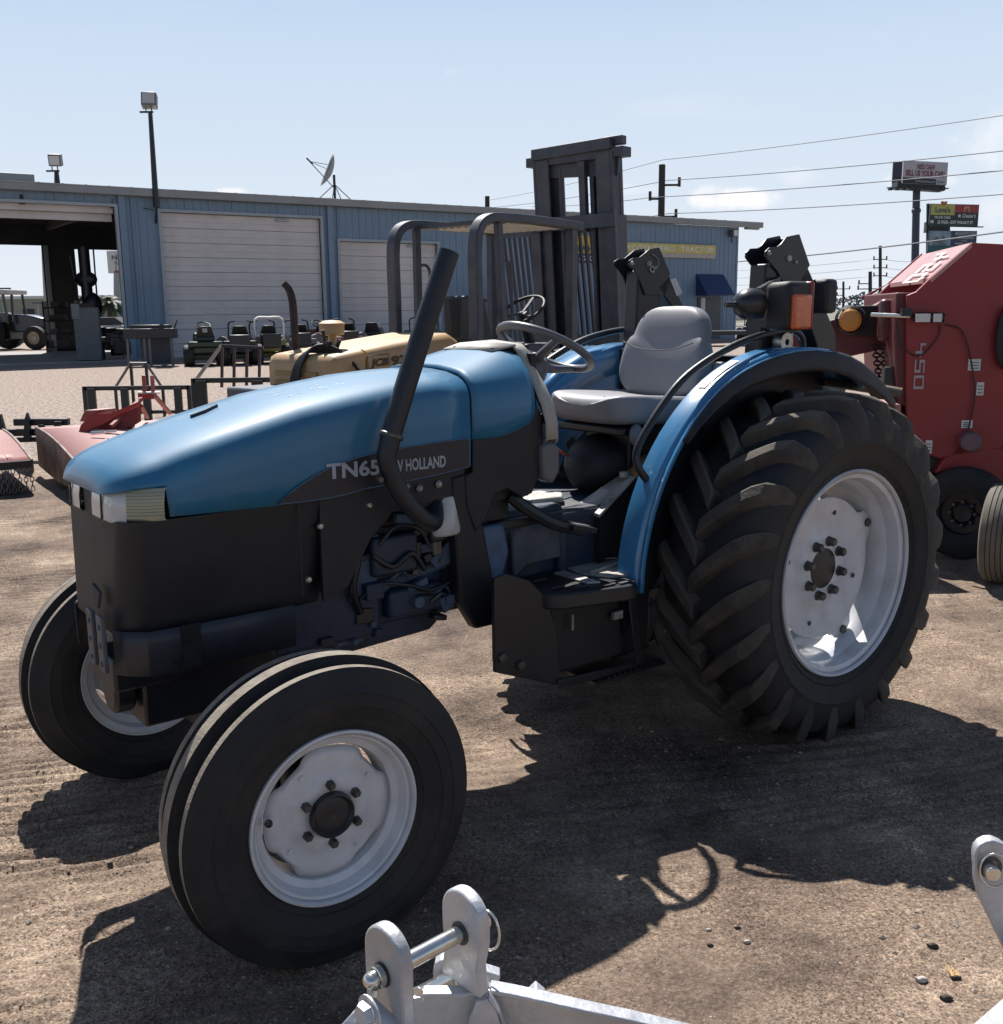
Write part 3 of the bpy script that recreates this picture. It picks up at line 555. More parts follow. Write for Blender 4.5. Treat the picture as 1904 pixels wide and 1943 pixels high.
m=MB(); m.ex([p+Vector((0,0,.004)) for p in (tl(1108,953,.12),tl(1128,965,.19),tl(1160,935,.19),tl(1142,925,.12))],(0,0,-.01)); m.build('deck_patch',ALU,T,bev=.002)
m=MB(); m.ex([tl(1190,892,.11),tl(1207,904,.24),tl(1240,872,.24),tl(1222,860,.11)],(0,0,-.012)); m.build('rusty_deck_plate',RUST,T,bev=.002)
m=MB(); q_=tl(1185,905,.17); m.cyl(q_,q_+Vector((0,0,.02)),.018,10); q_=tl(1160,950,.23); m.cyl(q_,q_+Vector((0,0,.008)),.008,8); q_=tl(1150,965,.22); m.cyl(q_,q_+Vector((0,0,.008)),.008,8); m.build('deck_bracket',ALU,T,bev=.002,split=True)
# brake pedals / lever arm crossing the hump
m=MB(); m.tube([(1.16,.23,.99),(1.10,.25,.94),(1.0,.27,.88),(.88,.28,.845)],.022,8,sm=3); m.box((.90,.285,.853),(.11,.06,.02),Matrix.Rotation(math.radians(-14),3,'Y')); m.build('clutch_pedal',BLKM,T,bev=.004)
m=MB(); m.box((.91,.285,.868),(.07,.05,.006),Matrix.Rotation(math.radians(-14),3,'Y')); m.build('pedal_pad',ALU,T)
# near-side foot platform with ribs and slots
ZP=.690
m=MB(); m.ex([(1.159,0.369,ZP),(1.170,0.047,ZP),(0.557,0.047,ZP),(0.578,0.186,ZP),(0.836,0.493,ZP),(0.879,0.498,ZP),(1.105,0.434,ZP),(1.137,0.407,ZP)],(0,0,-.05)); fp=m.build('foot_platform',BLKM,T,bev=.006)
m=MB(); m.ex([(0.869,0.090,ZP),(0.901,0.294,ZP),(0.858,0.380,ZP),(0.793,0.412,ZP),(0.600,0.186,ZP),(0.578,0.090,ZP)],(0,0,.010)); m.ex([(0.965,0.219,ZP),(0.965,0.391,ZP),(0.922,0.412,ZP),(0.912,0.219,ZP)],(0,0,.008)); m.build('tread_plate',ALU,fp,bev=.003)
m=MB()
for x,y,a in ((1.073,0.369,0),(0.998,0.412,0),(0.922,0.450,0),(0.858,0.461,0),(1.062,0.262,0)): m.box((x,y,ZP+.0055),(.055,.014,.002))
m.build('platform_slot',INTER,fp,split=True)
m=MB(); m.bar((0.858,0.111,ZP+0.018),(0.686,0.240,ZP+0.018),.012,.006); m.bar((0.890,0.326,ZP+0.014),(0.729,0.305,ZP+0.018),.006,.012); m.build('tread_rib',ALU,fp,bev=.002,split=True)
m=MB(); m.ex([(1.342,0.375,0.774),(1.299,0.375,0.782),(1.202,0.375,0.742),(1.137,0.375,0.677),(1.089,0.375,0.548),(1.078,0.375,0.365),(1.347,0.375,0.473)],(0,.012,0)); m.bar((1.094,0.391,0.376),(0.686,0.391,0.355),.012,.03); m.bar((0.761,0.391,0.634),(0.729,0.401,0.365),.03,.006); m.build('step_side_plate',BLKM,T,bev=.004)
m=MB(); m.ex([(1.094,0.111,0.634),(0.621,0.111,0.634),(0.621,0.111,0.387),(1.094,0.111,0.387)],(0,.235,0)); m.ex([(1.320,0.332,0.752),(1.094,0.332,0.634),(1.094,0.332,0.408),(1.320,0.332,0.484)],(0,.04,0)); m.build('battery_box',mat('box_black',(.014,.014,.016),.6),T,bev=.01)
m=MB(); m.box((0.761,0.326,0.338),(.34,.14,.012))
for k in range(11): m.box((0.879-.026*k,0.401,0.350),(.012,.018,.012))
m.build('lower_step',BLKM,T)
m=MB()
for px,py in ((953,1248),(988,1262)): p=tl(px,py,0.389); m.lathe([(0,.010),(.014,.009),(.0165,0)],p,(0,1,0),12)
m.build('step_bolt',BOLT,T,split=True)
m=MB(); m.ex([(0.826,0.364,0.564),(0.783,0.364,0.564),(0.783,0.364,0.537),(0.826,0.364,0.537)],(0,.012,0)); m.cyl((1.008,0.369,0.591),(1.008,0.369,0.537),.005,8); m.build('box_latch',ALU,T,split=True)
# --- levers by the seat
m=MB(); m.tube([(.55,-.10,1.0),(.70,-.08,1.07),(.76,-.07,1.085),(.79,-.06,1.06)],[.006,.006,.008,.010],8,sm=4); m.build('red_lever',mat('lever_red',(.5,.12,.06),.4),T)
m=MB(); m.ball((.52,-.02,1.0),(.15,.13,.12),18,10); m.build('pedal_boot',BLKP,T)
for p,q in (((.30,.26,1.0),(.38,.27,1.11)),((.2,.27,1.0),(.30,.29,1.10))):
    m=MB(); m.cyl(p,q,.006,8); m.ball(q,(.014,.014,.022)); m.build('control_lever',BLKM,T)
# --- seat
def rbox(c,d,r,R=None,n=3):
    pass
st=MB()
def cush(x,hz,hw,y0=0):    # seat cushion section
    P=[]
    for k in range(20):
        a=2*PI*k/20; ca,sa=math.cos(a),math.sin(a); yy=hw*abs(ca)**.45*(1 if ca>0 else -1); zz=hz*abs(sa)**.6*(1 if sa>0 else -1)
        z=1.205+zz+(.03*(abs(yy)/hw)**3 if zz>0 else 0)+ (x-.4)*.06; P.append(Vector((x,y0+yy,z)))
    return P
XS=[(.655,.010,.12),(.645,.035,.165),(.62,.05,.195),(.55,.055,.225),(.42,.052,.24),(.30,.05,.245),(.22,.045,.24),(.17,.03,.22)]
st.loft([cush(x,a,b_) for x,a,b_ in XS]); seat=st.build('seat_cushion',SEAT,T,smooth=60,sub=1)
m=MB()
for y in (-.12,.10): m.tube([(.62,y,1.268),(.5,y*1.1,1.262),(.32,y*1.25,1.254)],.0035,6)
m.build('seat_piping',SEAT,seat,split=True)
bk=MB(); S=[]
for z,hw,dp in ((1.235,.10,.03),(1.25,.17,.05),(1.29,.215,.062),(1.34,.228,.068),(1.39,.222,.07),(1.425,.205,.062),(1.45,.190,.058),(1.48,.188,.062),(1.52,.178,.062),(1.555,.155,.055),(1.578,.12,.038),(1.588,.07,.018)):
    x0=.215-(z-1.235)*.22; P=[]
    for k in range(24):
        a=2*PI*k/24; ca,sa=math.cos(a),math.sin(a); yy=hw*abs(ca)**.55*(1 if ca>0 else -1)
        xx=dp*abs(sa)**.7*(1 if sa>0 else -1)
        wing=.028*(abs(yy)/hw)**3*(1 if 1.27<z<1.43 else .3) if xx>0 else 0
        P.append(Vector((x0+xx*.75+wing,yy,z+(0.03*(abs(yy)/hw)**2 if 1.40<z<1.46 and xx>0 else 0))))
    S.append(P)
bk.loft(S); bk.build('seat_backrest',SEAT,T,smooth=60,sub=1)
for P in ([(.250,-.185,1.452),(.257,-.10,1.428),(.257,0,1.422),(.257,.10,1.428),(.250,.185,1.452)],):
    m=MB(); m.tube(P,.0028,6,sm=5); m.build('seat_seam',mat('seam_dark',(.10,.10,.11),.6),T)
m=MB(); m.box((.14,0,1.40),(.03,.30,.26)); m.cyl((.135,.20,1.36),(.135,.245,1.36),.02,10); m.build('backrest_shell',BLKP,T,bev=.01)
m=MB(); m.tube([(.155,.20,1.30),(.17,.232,1.335),(.165,.235,1.375)],[.018,.017,.015],8,sm=3); m.build('armrest_stub',SEAT,T)
m=MB(); m.box((.40,0,1.145),(.40,.36,.03)); m.box((.36,0,1.04),(.30,.24,.20)); m.box((.36,.13,1.10),(.26,.02,.09)); m.build('seat_suspension',BLKM,T,bev=.008)
m=MB(); m.ball((.56,.205,1.135),(.030,.022,.040),12,8); m.build('seat_knob',mat('knob_grey',(.13,.14,.16),.5),T)
m=MB(); m.tube([(.33,.22,1.13),(.33,.23,1.17),(.29,.235,1.185),(.25,.23,1.15)],.008,8,sm=3); m.build('seat_latch_handle',BLKM,T)
# --- fenders
def fend(s):
    m=MB(); S=[]
    for k in range(33):
        a=math.radians(1+k*(128-1)/32); R=.800
        yi=.350; yo=.470 if a<math.radians(60) else .470+.070*min(1,(a-math.radians(60))/math.radians(45))
        lf=.02+.028*math.sin(min(1,max(0,(a+.2)/1.4))*PI)
        ca,sa=math.cos(a),math.sin(a); pt=lambda y,r:Vector((r*ca,s*y,.632+r*sa))
        S.append([pt(yi,R-.11),pt(yi,R-.02),pt(yi+.004,R-.006),pt(yi+.010,R+.001),pt(yo-.030,R+.003),pt(yo-.022,R-.001),pt(yo-.018,R-.008),pt(yo-.002,R-.005),pt(yo+.002,R-.018)])
    m.loft(S,ring=False,cap0=False,cap1=False); f=m.build('rear_fender',BLUE2,T,solid=-.006*s if False else .006,smooth=40)
    # inner side panel
    m=MB(); P=[(.78*math.cos(math.radians(a)),.632+.78*math.sin(math.radians(a))) for a in range(-12,120,6)]; P+=[(-.30,.95),(.05,.86),(.45,.80)]
    m.ex([(x,s*.352,z) for x,z in P],(0,s*.010,0)); m.build('fender_side_panel',BLKM if s>0 else BLUE2,T,smooth=0)  # near panel black: its shade is put into the colour
    # black rubber extension over the tyre shoulder
    m=MB(); S=[]
    for k in range(15):
        a=math.radians(40+k*(133-40)/14); t=k/14; ca,sa=math.cos(a),math.sin(a); pt=lambda y,r:Vector((r*ca,s*y,.632+r*sa)); yo=.455+.085*min(1,max(0,(t*72)/45))
        g=math.sin(min(1,t*1.25+.12)*PI/2)*(1 if t<.8 else (1-t)/.2*.75+.25)
        hgt=min(1,t*2.6)*(1 if t<.82 else 1-(t-.82)/.18*.5); yo=.470+.070*min(1,max(0,(t*95-22)/45)); S.append([pt(yo-.10 if t>.62 else yo-.012,.801 if t>.62 else .785),pt(yo-.008,.801 if t>.62 else .788),pt(yo+.003,.792),pt(yo+.008,.782),pt(yo+.012,.785-.025*hgt),pt(yo+.016,.785-.046*hgt),pt(yo+.020,.785-.066*hgt)])
    m.loft(S,ring=False,cap0=False,cap1=False); m.build('fender_extension',BLKP,f,solid=.008,smooth=60)
    return f
fn=fend(1); ff=fend(-1)
# far fender front face of the operator side (the blue wall beyond the wheel)
m=MB(); m.loft([[Vector((x,-.36,z)),Vector((x,-.40,z+.01)),Vector((x-.02,-.60,z))] for x,z in ((.72,.86),(.68,1.0),(.60,1.16),(.50,1.27),(.40,1.34),(.25,1.40),(.1,1.42),(-.1,1.41))],ring=False,cap0=False,cap1=False); m.build('far_fender_crown',BLUE2,T,solid=.01,smooth=60)
m=MB(); e=tl(640/2.72/1.4869+0,0,0) if False else None
q=[(.50,-.348,1.235),(.44,-.348,1.25),(.42,-.348,1.17),(.49,-.348,1.14)]
m.ex(q,(0,.002,0)); m.build('fender_label',mat('decal_pale_blue',(.06,.16,.28),.5),T,smooth=0)
m=MB(); m.box((.03,-.36,1.33),(.16,.06,.17)); m.build('far_control_box',BLKM,T,bev=.006)
m=MB(); m.box((-.02,-.36,1.34),(.05,.075,.15)); m.build('far_lamp_red',REDL,T,bev=.006)
# warning sticker, latch on near fender
def fpt(a,y,dr=.003): a=math.radians(a); r=.803+dr; return Vector((r*math.cos(a),y,.632+r*math.sin(a)))
m=MB(); m.add([fpt(a,y,.0035) for a in (57,62,66,71) for y in (.378,.415)],[(0,1,3,2),(2,3,5,4),(4,5,7,6)]); s1=m.build('warning_sticker',PAPER,fn,smooth=0)
m=MB()
for k in range(7): a=58.5+k*1.7; e=.409-.012*(k%3); m.add([fpt(a,.385,.0045),fpt(a,e,.0045),fpt(a+.22,e,.0045),fpt(a+.22,.385,.0045)],[(0,1,2,3)])
m.build('sticker_print',INK,s1,smooth=0)
# --- hand rails
hr=[(.655,.405,.985),(.70,.40,1.01),(.735,.385,1.07),(.715,.375,1.135),(.62,.38,1.25),(.526,.385,1.335),(.40,.39,1.40),(.256,.40,1.452),(.12,.40,1.480),(-.0,.40,1.492),(-.075,.40,1.488),(-.115,.40,1.46),(-.125,.40,1.41)]
m=MB(); m.tube(hr,.0135,10,sm=4); m.build('hand_rail',BLKM,T,smooth=80)
m=MB(); m.tube([(x+.02,-y,z) for x,y,z in hr[3:]],.0135,10,sm=4); m.build('hand_rail',BLKM,T,smooth=80)
m=MB(); m.cyl((-.045,.40,1.43),(-.045,.40,1.495),.010,8); m.box((.03,.40,1.50),(.03,.012,.018)); m.lathe([(.012,0),(.035,0),(.035,.04),(.012,.04)],(.0,.38,1.452),(0,1,0),16,closed=True); m.build('rail_post',STEEL,T)
# --- folded roll bar
for s in (1,-1):
    y=.325*s
    m=MB(); m.ex([(.085,y-.0375,1.36),(.065,y-.0375,1.735),(-.065,y-.0375,1.735),(-.075,y-.0375,1.36)],(0,.075,0)); rp=m.build('roll_bar_post',BLKM,T,bev=.008)
    yn=y+.045      # plate nearest to us
    if s>0: BR=[(1462,499),(1453,486),(1454,477),(1462,469),(1477,468),(1484,462),(1494,449),(1518,444),(1538,503),(1534,509),(1546,536),(1536,560),(1500,560),(1476,515)]; AR=[(1533,507),(1587,632),(1588,652),(1586,672),(1550,672),(1551,655),(1536,612),(1510,545)]
    else: BR=[(1203,511),(1194,503),(1195,494),(1203,489),(1215,488),(1225,480),(1234,472),(1252,469),(1273,519),(1270,524),(1280,545),(1262,560),(1225,560),(1212,525)]; AR=[(1271,522),(1298,580),(1330,650),(1300,660),(1273,578),(1249,545)]
    m=MB(); P_=[tl(px,py,yn) for px,py in BR]
    m.ex(P_,(0,-.008,0)); m.ex([p+Vector((0,-.088,0)) for p in P_],(0,-.008,0))
    m.bar(P_[7]+Vector((0,-.048,-.012)),P_[9]+Vector((0,-.048,0)),.088,.008,up=(1,0,0)); m.build('hinge_bracket',BLKM,rp,bev=.002)
    m=MB(); m.ex([tl(px,py,yn) for px,py in AR],(0,-.07,0)); arm=m.build('folded_arm',BLKM,T,bev=.005)
    hb=[tl(*q,yn) for q in (((1459,480),(1497,490),(1510,497)) if s>0 else ((1199,499),(1232,500),(1243,507)))]
    m=MB()
    for p,r in zip(hb,(.010,.014,.007)): m.lathe([(0,.008),(r*.8,.007),(r,0)],p,(0,1,0),8)
    m.build('hinge_bolt',ALU,rp,split=True)
    if s<0:
        m=MB(); m.add([tl(px,py,yn+.002) for px,py in ((1272,530),(1283,527),(1296,556),(1285,562))],[(0,1,2,3)]); m.add([(.08,y+.039,1.48),(.04,y+.039,1.48),(.04,y+.039,1.40),(.08,y+.039,1.40)],[(0,1,2,3)]); m.build('safety_sticker',PAPER,rp,smooth=0,split=True)
        m=MB(); hp_=[tl(px,py,yn+.006) for px,py in ((1238,482),(1248,490),(1250,503),(1243,512),(1236,516))]; m.tube(hp_,.0015,6,sm=4); m.lathe([(.010,0),(.013,0),(.013,.002),(.010,.002)],tl(1238,511,yn+.004),(0,1,0),16,closed=True); m.build('hinge_pin_clip',STEEL,rp)
m=MB(); m.bar((-.02,-.38,1.38),(-.02,.38,1.38),.08,.03); m.build('roll_bar_base',BLKM,T)
# --- lamps on the near post
lc=tl(1419,577,.42); la=Vector((1,-.28,-.02)).normalized(); lo=MB(); lo.lathe([(0,.052),(.018,.050),(.038,.038),(.052,.015),(.056,-.015),(.052,-.045)],lc,la,24); lo.lathe([(0,.092),(.010,.092),(.011,.045),(0,.045)],lc,la,12); lo.bar(lc+Vector((-.03,.02,.045)),(.0,.37,1.68),.016,.02); wl=lo.build('work_lamp',mat('lamp_black',(.016,.016,.018),.35,0,.1),T,smooth=50)
m=MB(); m.lathe([(0,-.047),(.045,-.047),(.05,-.043)],lc,la,24); m.build('lamp_glass',CLEAR,wl)
ma=MB(); c=tl(1510,580,.545)
ma.loft([[(c.x+dx-hx,c.y-.07+0*k,c.z-hz),(c.x+dx+hx,c.y-.07,c.z-hz),(c.x+dx+hx,c.y-.07,c.z+hz),(c.x+dx-hx,c.y-.07,c.z+hz)] for k,(dx,hx,hz) in enumerate(())] or [[(c.x-.055,c.y-.09,c.z-.085),(c.x+.06,c.y-.09,c.z-.085),(c.x+.06,c.y-.09,c.z+.08),(c.x-.055,c.y-.09,c.z+.08)],[(c.x-.07,c.y+.02,c.z-.085),(c.x+.062,c.y+.02,c.z-.085),(c.x+.062,c.y+.02,c.z+.085),(c.x-.07,c.y+.02,c.z+.085)]]); th=ma.build('turn_signal_housing',BLKP,T,bev=.02)
m=MB(); m.box((c.x-.0,c.y+.025,c.z-.02),(.105,.02,.12)); m.build('amber_lens',ORAN,th,bev=.012)
m=MB(); m.box((c.x-.066,c.y-.01,c.z-.0),(.022,.07,.168)); m.build('red_lens',REDL,th,bev=.01)
m=MB(); m.box((c.x,c.y-.1,c.z-.06),(.03,.10,.03)); m.build('lamp_arm',BLKM,th)
q_=tl(1563,562,.47); m=MB(); m.box(q_,(.07,.08,.125)); m.bar((q_.x,.33,1.60),(q_.x,.45,1.60),.03,.03); m.build('rear_work_lamp',BLKP,T,bev=.02)
# --- wheels
def tyre_lug(m,s,cx,z0,th0,R,yc,hw,dr,wid):
    # one tread bar from the crown centre down over the shoulder
    n=9; A=[];
    for k in range(n):
        t=k/(n-1); y=yc+s*(-.012+t*(hw+.010)) ; th=th0+dr*t**.9
        if t<=.72: r=R-.002-.010*(t/.72)**2; y=yc+s*(-.012+ (t/.72)*(hw-.006))
        else: q=(t-.72)/.28; r=R-.012-.112*q; y=yc+s*(hw-.012+.034*math.sin(q*PI/2))
        A.append((y,th,r))
    V=[]
    for k,(y,th,r) in enumerate(A):
        t=k/(n-1); wv=wid*(1-.08*t) if t<.9 else wid*(.92)*(1-(t-.9)/.1*.35); hgt=.050*(1 if t<.7 else (1-(t-.7)/.3*.45)); rb=r-hgt-.014
        for (dw,rr) in ((-.66,rb),(-.44,r),(.44,r),(.62,rb)):
            a=th+dw*wv/R; V.append((cx+rr*math.cos(a),y,z0+rr*math.sin(a)))
    fs=[]
    for k in range(n-1):
        for j in range(3): fs.append((k*4+j,k*4+j+1,(k+1)*4+j+1,(k+1)*4+j))
    fs+=[(0,1,2,3),tuple(range(4*n-4,4*n))[::-1]]; m.add(V,fs)
def rear_wheel(s):
    yc=.552*s; hw=.185; R=.653; W=MB()
    pr=[(.372,.168),(.385,.176),(.405,.187),(.408,.192),(.413,.190),(.43,.198),(.470,.204),(.474,.208),(.480,.206),(.50,.206),(.54,.200),(.575,.184),(.596,.155),(.603,.09),(.604,0)]
    pr=pr+[(r,-a) for r,a in pr[::-1][1:]]; W.lathe([(r,a*s) for r,a in pr],(0,yc,RH),(0,1,0),72)
    N_=21
    ty=W.build('rear_tyre',RUB,T,smooth=40); W=MB()
    for k in range(N_):
        th=2*PI*k/N_+.05
        tyre_lug(W,s,0,RH,th,R,yc,hw,.36,.072); tyre_lug(W,-s,0,RH,th+PI/N_,R,yc,hw,.36,.072)
    W.build('tread_lug',mat('dusty_lug_rubber',(.036,.032,.029),.8,0,.25,20,.25,90,dirt=(.15,.125,.095),da=.45,ds=7,dust_sheen_up=.65),ty,smooth=28,split=True,bev=.008)
    rm=MB(); y=yc
    prof=[(.364,.176),(.376,.185),(.381,.180),(.381,.171),(.372,.166),(.350,.160),(.345,.142),(.343,.115),(.330,.098),(.322,.07),(.320,-.02),(.330,-.06),(.345,-.10),(.347,-.15),(.375,-.168),(.381,-.18)]
    rm.lathe([(r,a*s) for r,a in prof],(0,y,RH),(0,1,0),72); ring=rm.build('rear_rim',WHT,ty,solid=.004,smooth=30)
    d=MB(); n=96; ri=[0,.072,.12,.145,.19,.235,.262]; off=[.070,.070,.070,.058,.058,.070,.074]; S=[]
    for r,a in zip(ri[1:],off[1:]): S.append([Vector((r*math.cos(2*PI*k/n),y+s*a,RH+r*math.sin(2*PI*k/n))) for k in range(n)])
    E_=[];E2=[]
    for k in range(n):
        a=2*PI*k/n; q=min(abs(((a-math.radians(62)+PI)%(PI/2))-0),PI/2-((a-math.radians(62)+PI)%(PI/2))); e=1/(1+math.exp((q-.20)*40)); r=.266+.048*e; E_.append(Vector((r*math.cos(a),y+s*.072,RH+r*math.sin(a))))
    S.append(E_); d.loft(S,cap0=True,cap1=False); disc=d.build('wheel_disc',WHT,ty,solid=.010,smooth=35)
    b_=MB()
    for k in range(8): a=2*PI*k/8+.25; p=Vector((.102*math.cos(a),y+s*.070,RH+.102*math.sin(a))); b_.lathe([(0,.030*s),(.012,.030*s),(.0165,.024*s),(.0165,.006*s),(.020,.004*s),(.020,0)],p,(0,1,0),8)
    for a in (62,152,242,332): a=math.radians(a); p=Vector((.295*math.cos(a),y+s*.066,RH+.295*math.sin(a))); b_.lathe([(0,.018*s),(.016,.016*s),(.018,0)],p,(0,1,0),8)
    b_.build('wheel_nut',BOLT,ty,split=True)
    b_=MB()
    for a in (15,107,197,287): a=math.radians(a); p=Vector((.21*math.cos(a),y+s*.062,RH+.21*math.sin(a))); b_.lathe([(0,.004*s),(.010,.004*s)],p,(0,1,0),10)
    b_.build('disc_hole',INTER,ty,split=True)
    h=MB(); h.lathe([(0,.076*s),(.05,.075*s),(.076,.070*s),(.082,.05*s),(.082,-.1*s)],(0,y,RH),(0,1,0),32); h.build('rear_hub',mat('hub_black',(.02,.021,.026),.45),ty)
    h=MB()
    for k in range(4): a=math.radians(62+90*k); h.box((.318*math.cos(a),y+s*.04,RH+.318*math.sin(a)),(.02,.05,.05),Matrix.Rotation(-a,3,'Y'))
    h.build('rim_lug_tab',WHT,ty,split=True)
rear_wheel(1); rear_wheel(-1)
def front_wheel(s):
    de=-.045; yc=s*.662; c=Vector((WB,yc,FH)); Rz=Matrix.Rotation(de,3,'Z')
    def fin(m): m.v=[tuple(c+Rz@(Vector(p))) for p in m.v]; return m
    hw=.098; R=.389
    pr=[(.215,.078),(.228,.084),(.238,.090),(.240,.094),(.245,.094),(.26,.102),(.285,.108),(.287,.1115),(.292,.111),(.30,.112),(.318,.110),(.320,.1125),(.324,.110),(.335,.104),(.358,.092),(.370,.088),(.3755,.084),(.3765,.062),(.372,.058),(.357,.055),(.356,.026),(.372,.021),(.3885,.019),(.389,.0)]
    pr=pr+[(r,-a) for r,a in pr[::-1][1:]]
    m=MB(); m.lathe([(r,a*s) for r,a in pr],(0,0,0),(0,1,0),96); ty=fin(m).build('front_tyre',RUB,T,smooth=32)
    m=MB(); 
    for a0,a1,r in ((.019,-.019,.3895),(.0835,.0625,.3768),(-.0625,-.0835,.3768)): m.lathe([(r,a0*s),(r+.0006,(a0+a1)/2*s),(r,a1*s)],(0,0,0),(0,1,0),96)
    fin(m).build('worn_tread_rib',RUBT,ty,smooth=32,split=True)
    m=MB(); prof=[(.207,.080),(.215,.090),(.221,.088),(.222,.080),(.214,.076),(.203,.072),(.198,.060),(.192,.048),(.176,.040),(.170,.02),(.170,-.03),(.192,-.045),(.200,-.07),(.215,-.078),(.221,-.088)]
    m.lathe([(r,a*s) for r,a in prof],(0,0,0),(0,1,0),80); fin(m).build('front_rim',WHT,ty,solid=.003,smooth=28)
    n=96; S=[]
    for r,a in ((.045,.052),(.085,.052),(.100,.046),(.108,.043),(.128,.043),(.145,.044)): S.append([Vector((r*math.cos(2*PI*k/n),s*a,r*math.sin(2*PI*k/n))) for k in range(n)])
    S.append([Vector((r_*math.cos(a),s*.036,r_*math.sin(a))) for a,r_ in [(2*PI*k/n,.152+.017/(1+math.exp((abs(((2*PI*k/n-.9)%(PI/2))-PI/4)-.52)*30))) for k in range(n)]])
    m=MB(); m.loft(S,cap0=False,cap1=False); fin(m).build('front_disc',WHT,ty,solid=.006,smooth=30)
    m=MB()
    for k in range(6): a=2*PI*k/6+.52; m.lathe([(0,.072*s),(.008,.072*s),(.012,.066*s),(.012,.05*s)],(.076*math.cos(a),0,.076*math.sin(a)),(0,1,0),6)
    fin(m).build('wheel_nut',BOLT,ty,split=True)
    m=MB()
    for k in range(4): a=PI/2*k+1.0; m.lathe([(0,.0475*s),(.0075,.0475*s)],(.128*math.cos(a),0,.128*math.sin(a)),(0,1,0),4)
    fin(m).build('disc_hole',PAPER if s>0 else CLEAR,ty,split=True)
    m=MB(); m.lathe([(0,.060*s),(.03,.066*s),(.045,.062*s),(.052,.072*s),(.056,.07*s),(.058,.05*s),(.058,-.06*s),(.05,-.08*s)],(0,0,0),(0,1,0),28); fin(m).build('front_hub',mat('hub_black',(.02,.021,.026),.45),ty)
    m=MB(); m.tube([(.165,.062*s,.035),(.185,.10*s,.05)],.005,6); m.ball((.165,.066*s,.03),.010,8,6); fin(m).build('valve_stem',BLKM,ty)
front_wheel(1); front_wheel(-1)
m=MB(); m.bar((-.30,.36,1.29),(-.75,.42,1.22),.05,.03); lk=m.build('lift_link',BLKM,T,bev=.004); m=MB(); m.bar((-.52,.40,1.278),(-.76,.42,1.24),.035,.008); m.build('link_top_plate',CHROME,lk)
# ------------------------------------------------------------------ workshop building
WL=at(250,600,36.5); WR=at(1395,600,53.5); WL.z=WR.z=0
U=(WR-WL).normalized(); NB=Vector((-U.y,U.x,0)); WLEN=(WR-WL).length; WANG=math.atan2(U.y,U.x); BD=10.9
BM=Matrix.Translation(WL)@Matrix.Rotation(WANG,4,'Z'); BMI=BM.inverted()
def wl(px,py,off=0): p=BMI@vp(px,py,WL+NB*off,U); return p     # wall coords: x along, y = depth, z
B=thing('metal_workshop','long blue metal-clad workshop with white roller doors and one open bay behind the machines','building',M=BM)
EV=wl(700,382).z; EVB=EV-.27
bayR=wl(233,600).x; bayT=wl(150,389.5).z; bayL=bayR-6.6
d1=(wl(318,600).x,wl(615,600).x,wl(330,403).z); d2=(wl(649,600).x,wl(832,600).x,wl(700,459).z)
XL,XR=-14.0,WLEN
pcache={}
def siding(x0,x1,z0,z1,par,y=0,mt=WBLUE):
    n=max(1,round((x1-x0)/.915)); wd=(x1-x0)/n
    key=(round(wd,3),round(z0,3),round(z1,3),y)
    if key not in pcache:
        P=[]; 
        for k in range(3):
            b=wd*k/3; P+=[(b,0),(b+.018,-.020),(b+.052,-.020),(b+.07,0),(b+.15,0),(b+.16,-.005),(b+.18,-.005),(b+.19,0)]
        P.append((wd-.006,0)); m=MB(); k=len(P)
        m.add([(a,c+y,z0) for a,c in P]+[(a,c+y,z1) for a,c in P],[(i,i+1,i+1+k,i+k) for i in range(k-1)])
        o=m.build('siding_panel',mt,par,smooth=0); pcache[key]=o.data; o.location=(x0,0,0); st_=1
    else: st_=0
    for i in range(st_,n):
        o=bpy.data.objects.new('siding_panel',pcache[key]); COL.objects.link(o); o.parent=par; o.location=(x0+wd*i,0,0)
siding(XL,bayL,0.05,EVB,B); siding(bayL,bayR,bayT,EVB,B); siding(bayR,d1[0],0.05,EVB,B); siding(d1[0],d1[1],d1[2],EVB,B); siding(d1[1],d2[0],.05,EVB,B); siding(d2[0],d2[1],d2[2],EVB,B); siding(d2[1],XR,.05,EVB,B)
m=MB(); m.box(((XL+XR)/2+.45,-.20,EVB+.135),(XR-XL+2.1,.30,.27)); m.build('gutter_fascia',FASC,B,bev=.02)
m=MB(); m.box((XR+.9,-.12,EVB-.02),(.9,.22,.14)); m.build('gutter_end',FASC,B,bev=.01)
m=MB(); rs=.46
for k in range(int((XR-XL+1.2)/.61)):
    pass
m.ex([(XL,-.35,EV),(XL,BD/2,EV+rs),(XL,BD+.35,EV),(XL,BD+.35,EV-.06),(XL,BD/2,EV+rs-.06),(XL,-.35,EV-.06)],(XR-XL+1.35,0,0)); rf=m.build('roof',ROOFM,B,smooth=0)
m=MB()
for k in range(60): x=XL+.3+k*(XR-XL)/60; m.bar((x,-.33,EV+.005),(x,BD/2,EV+rs+.005),.03,.02)
m.build('roof_seam',ROOFM,rf,kind='stuff')
a=wl(-40,333,3.2); b_=wl(62,333,3.2); m=MB(); m.box((b_.x-2.5,3.2,EV+.42),(5,.6,.42)); m.build('roof_vent',FASC,B,bev=.03)
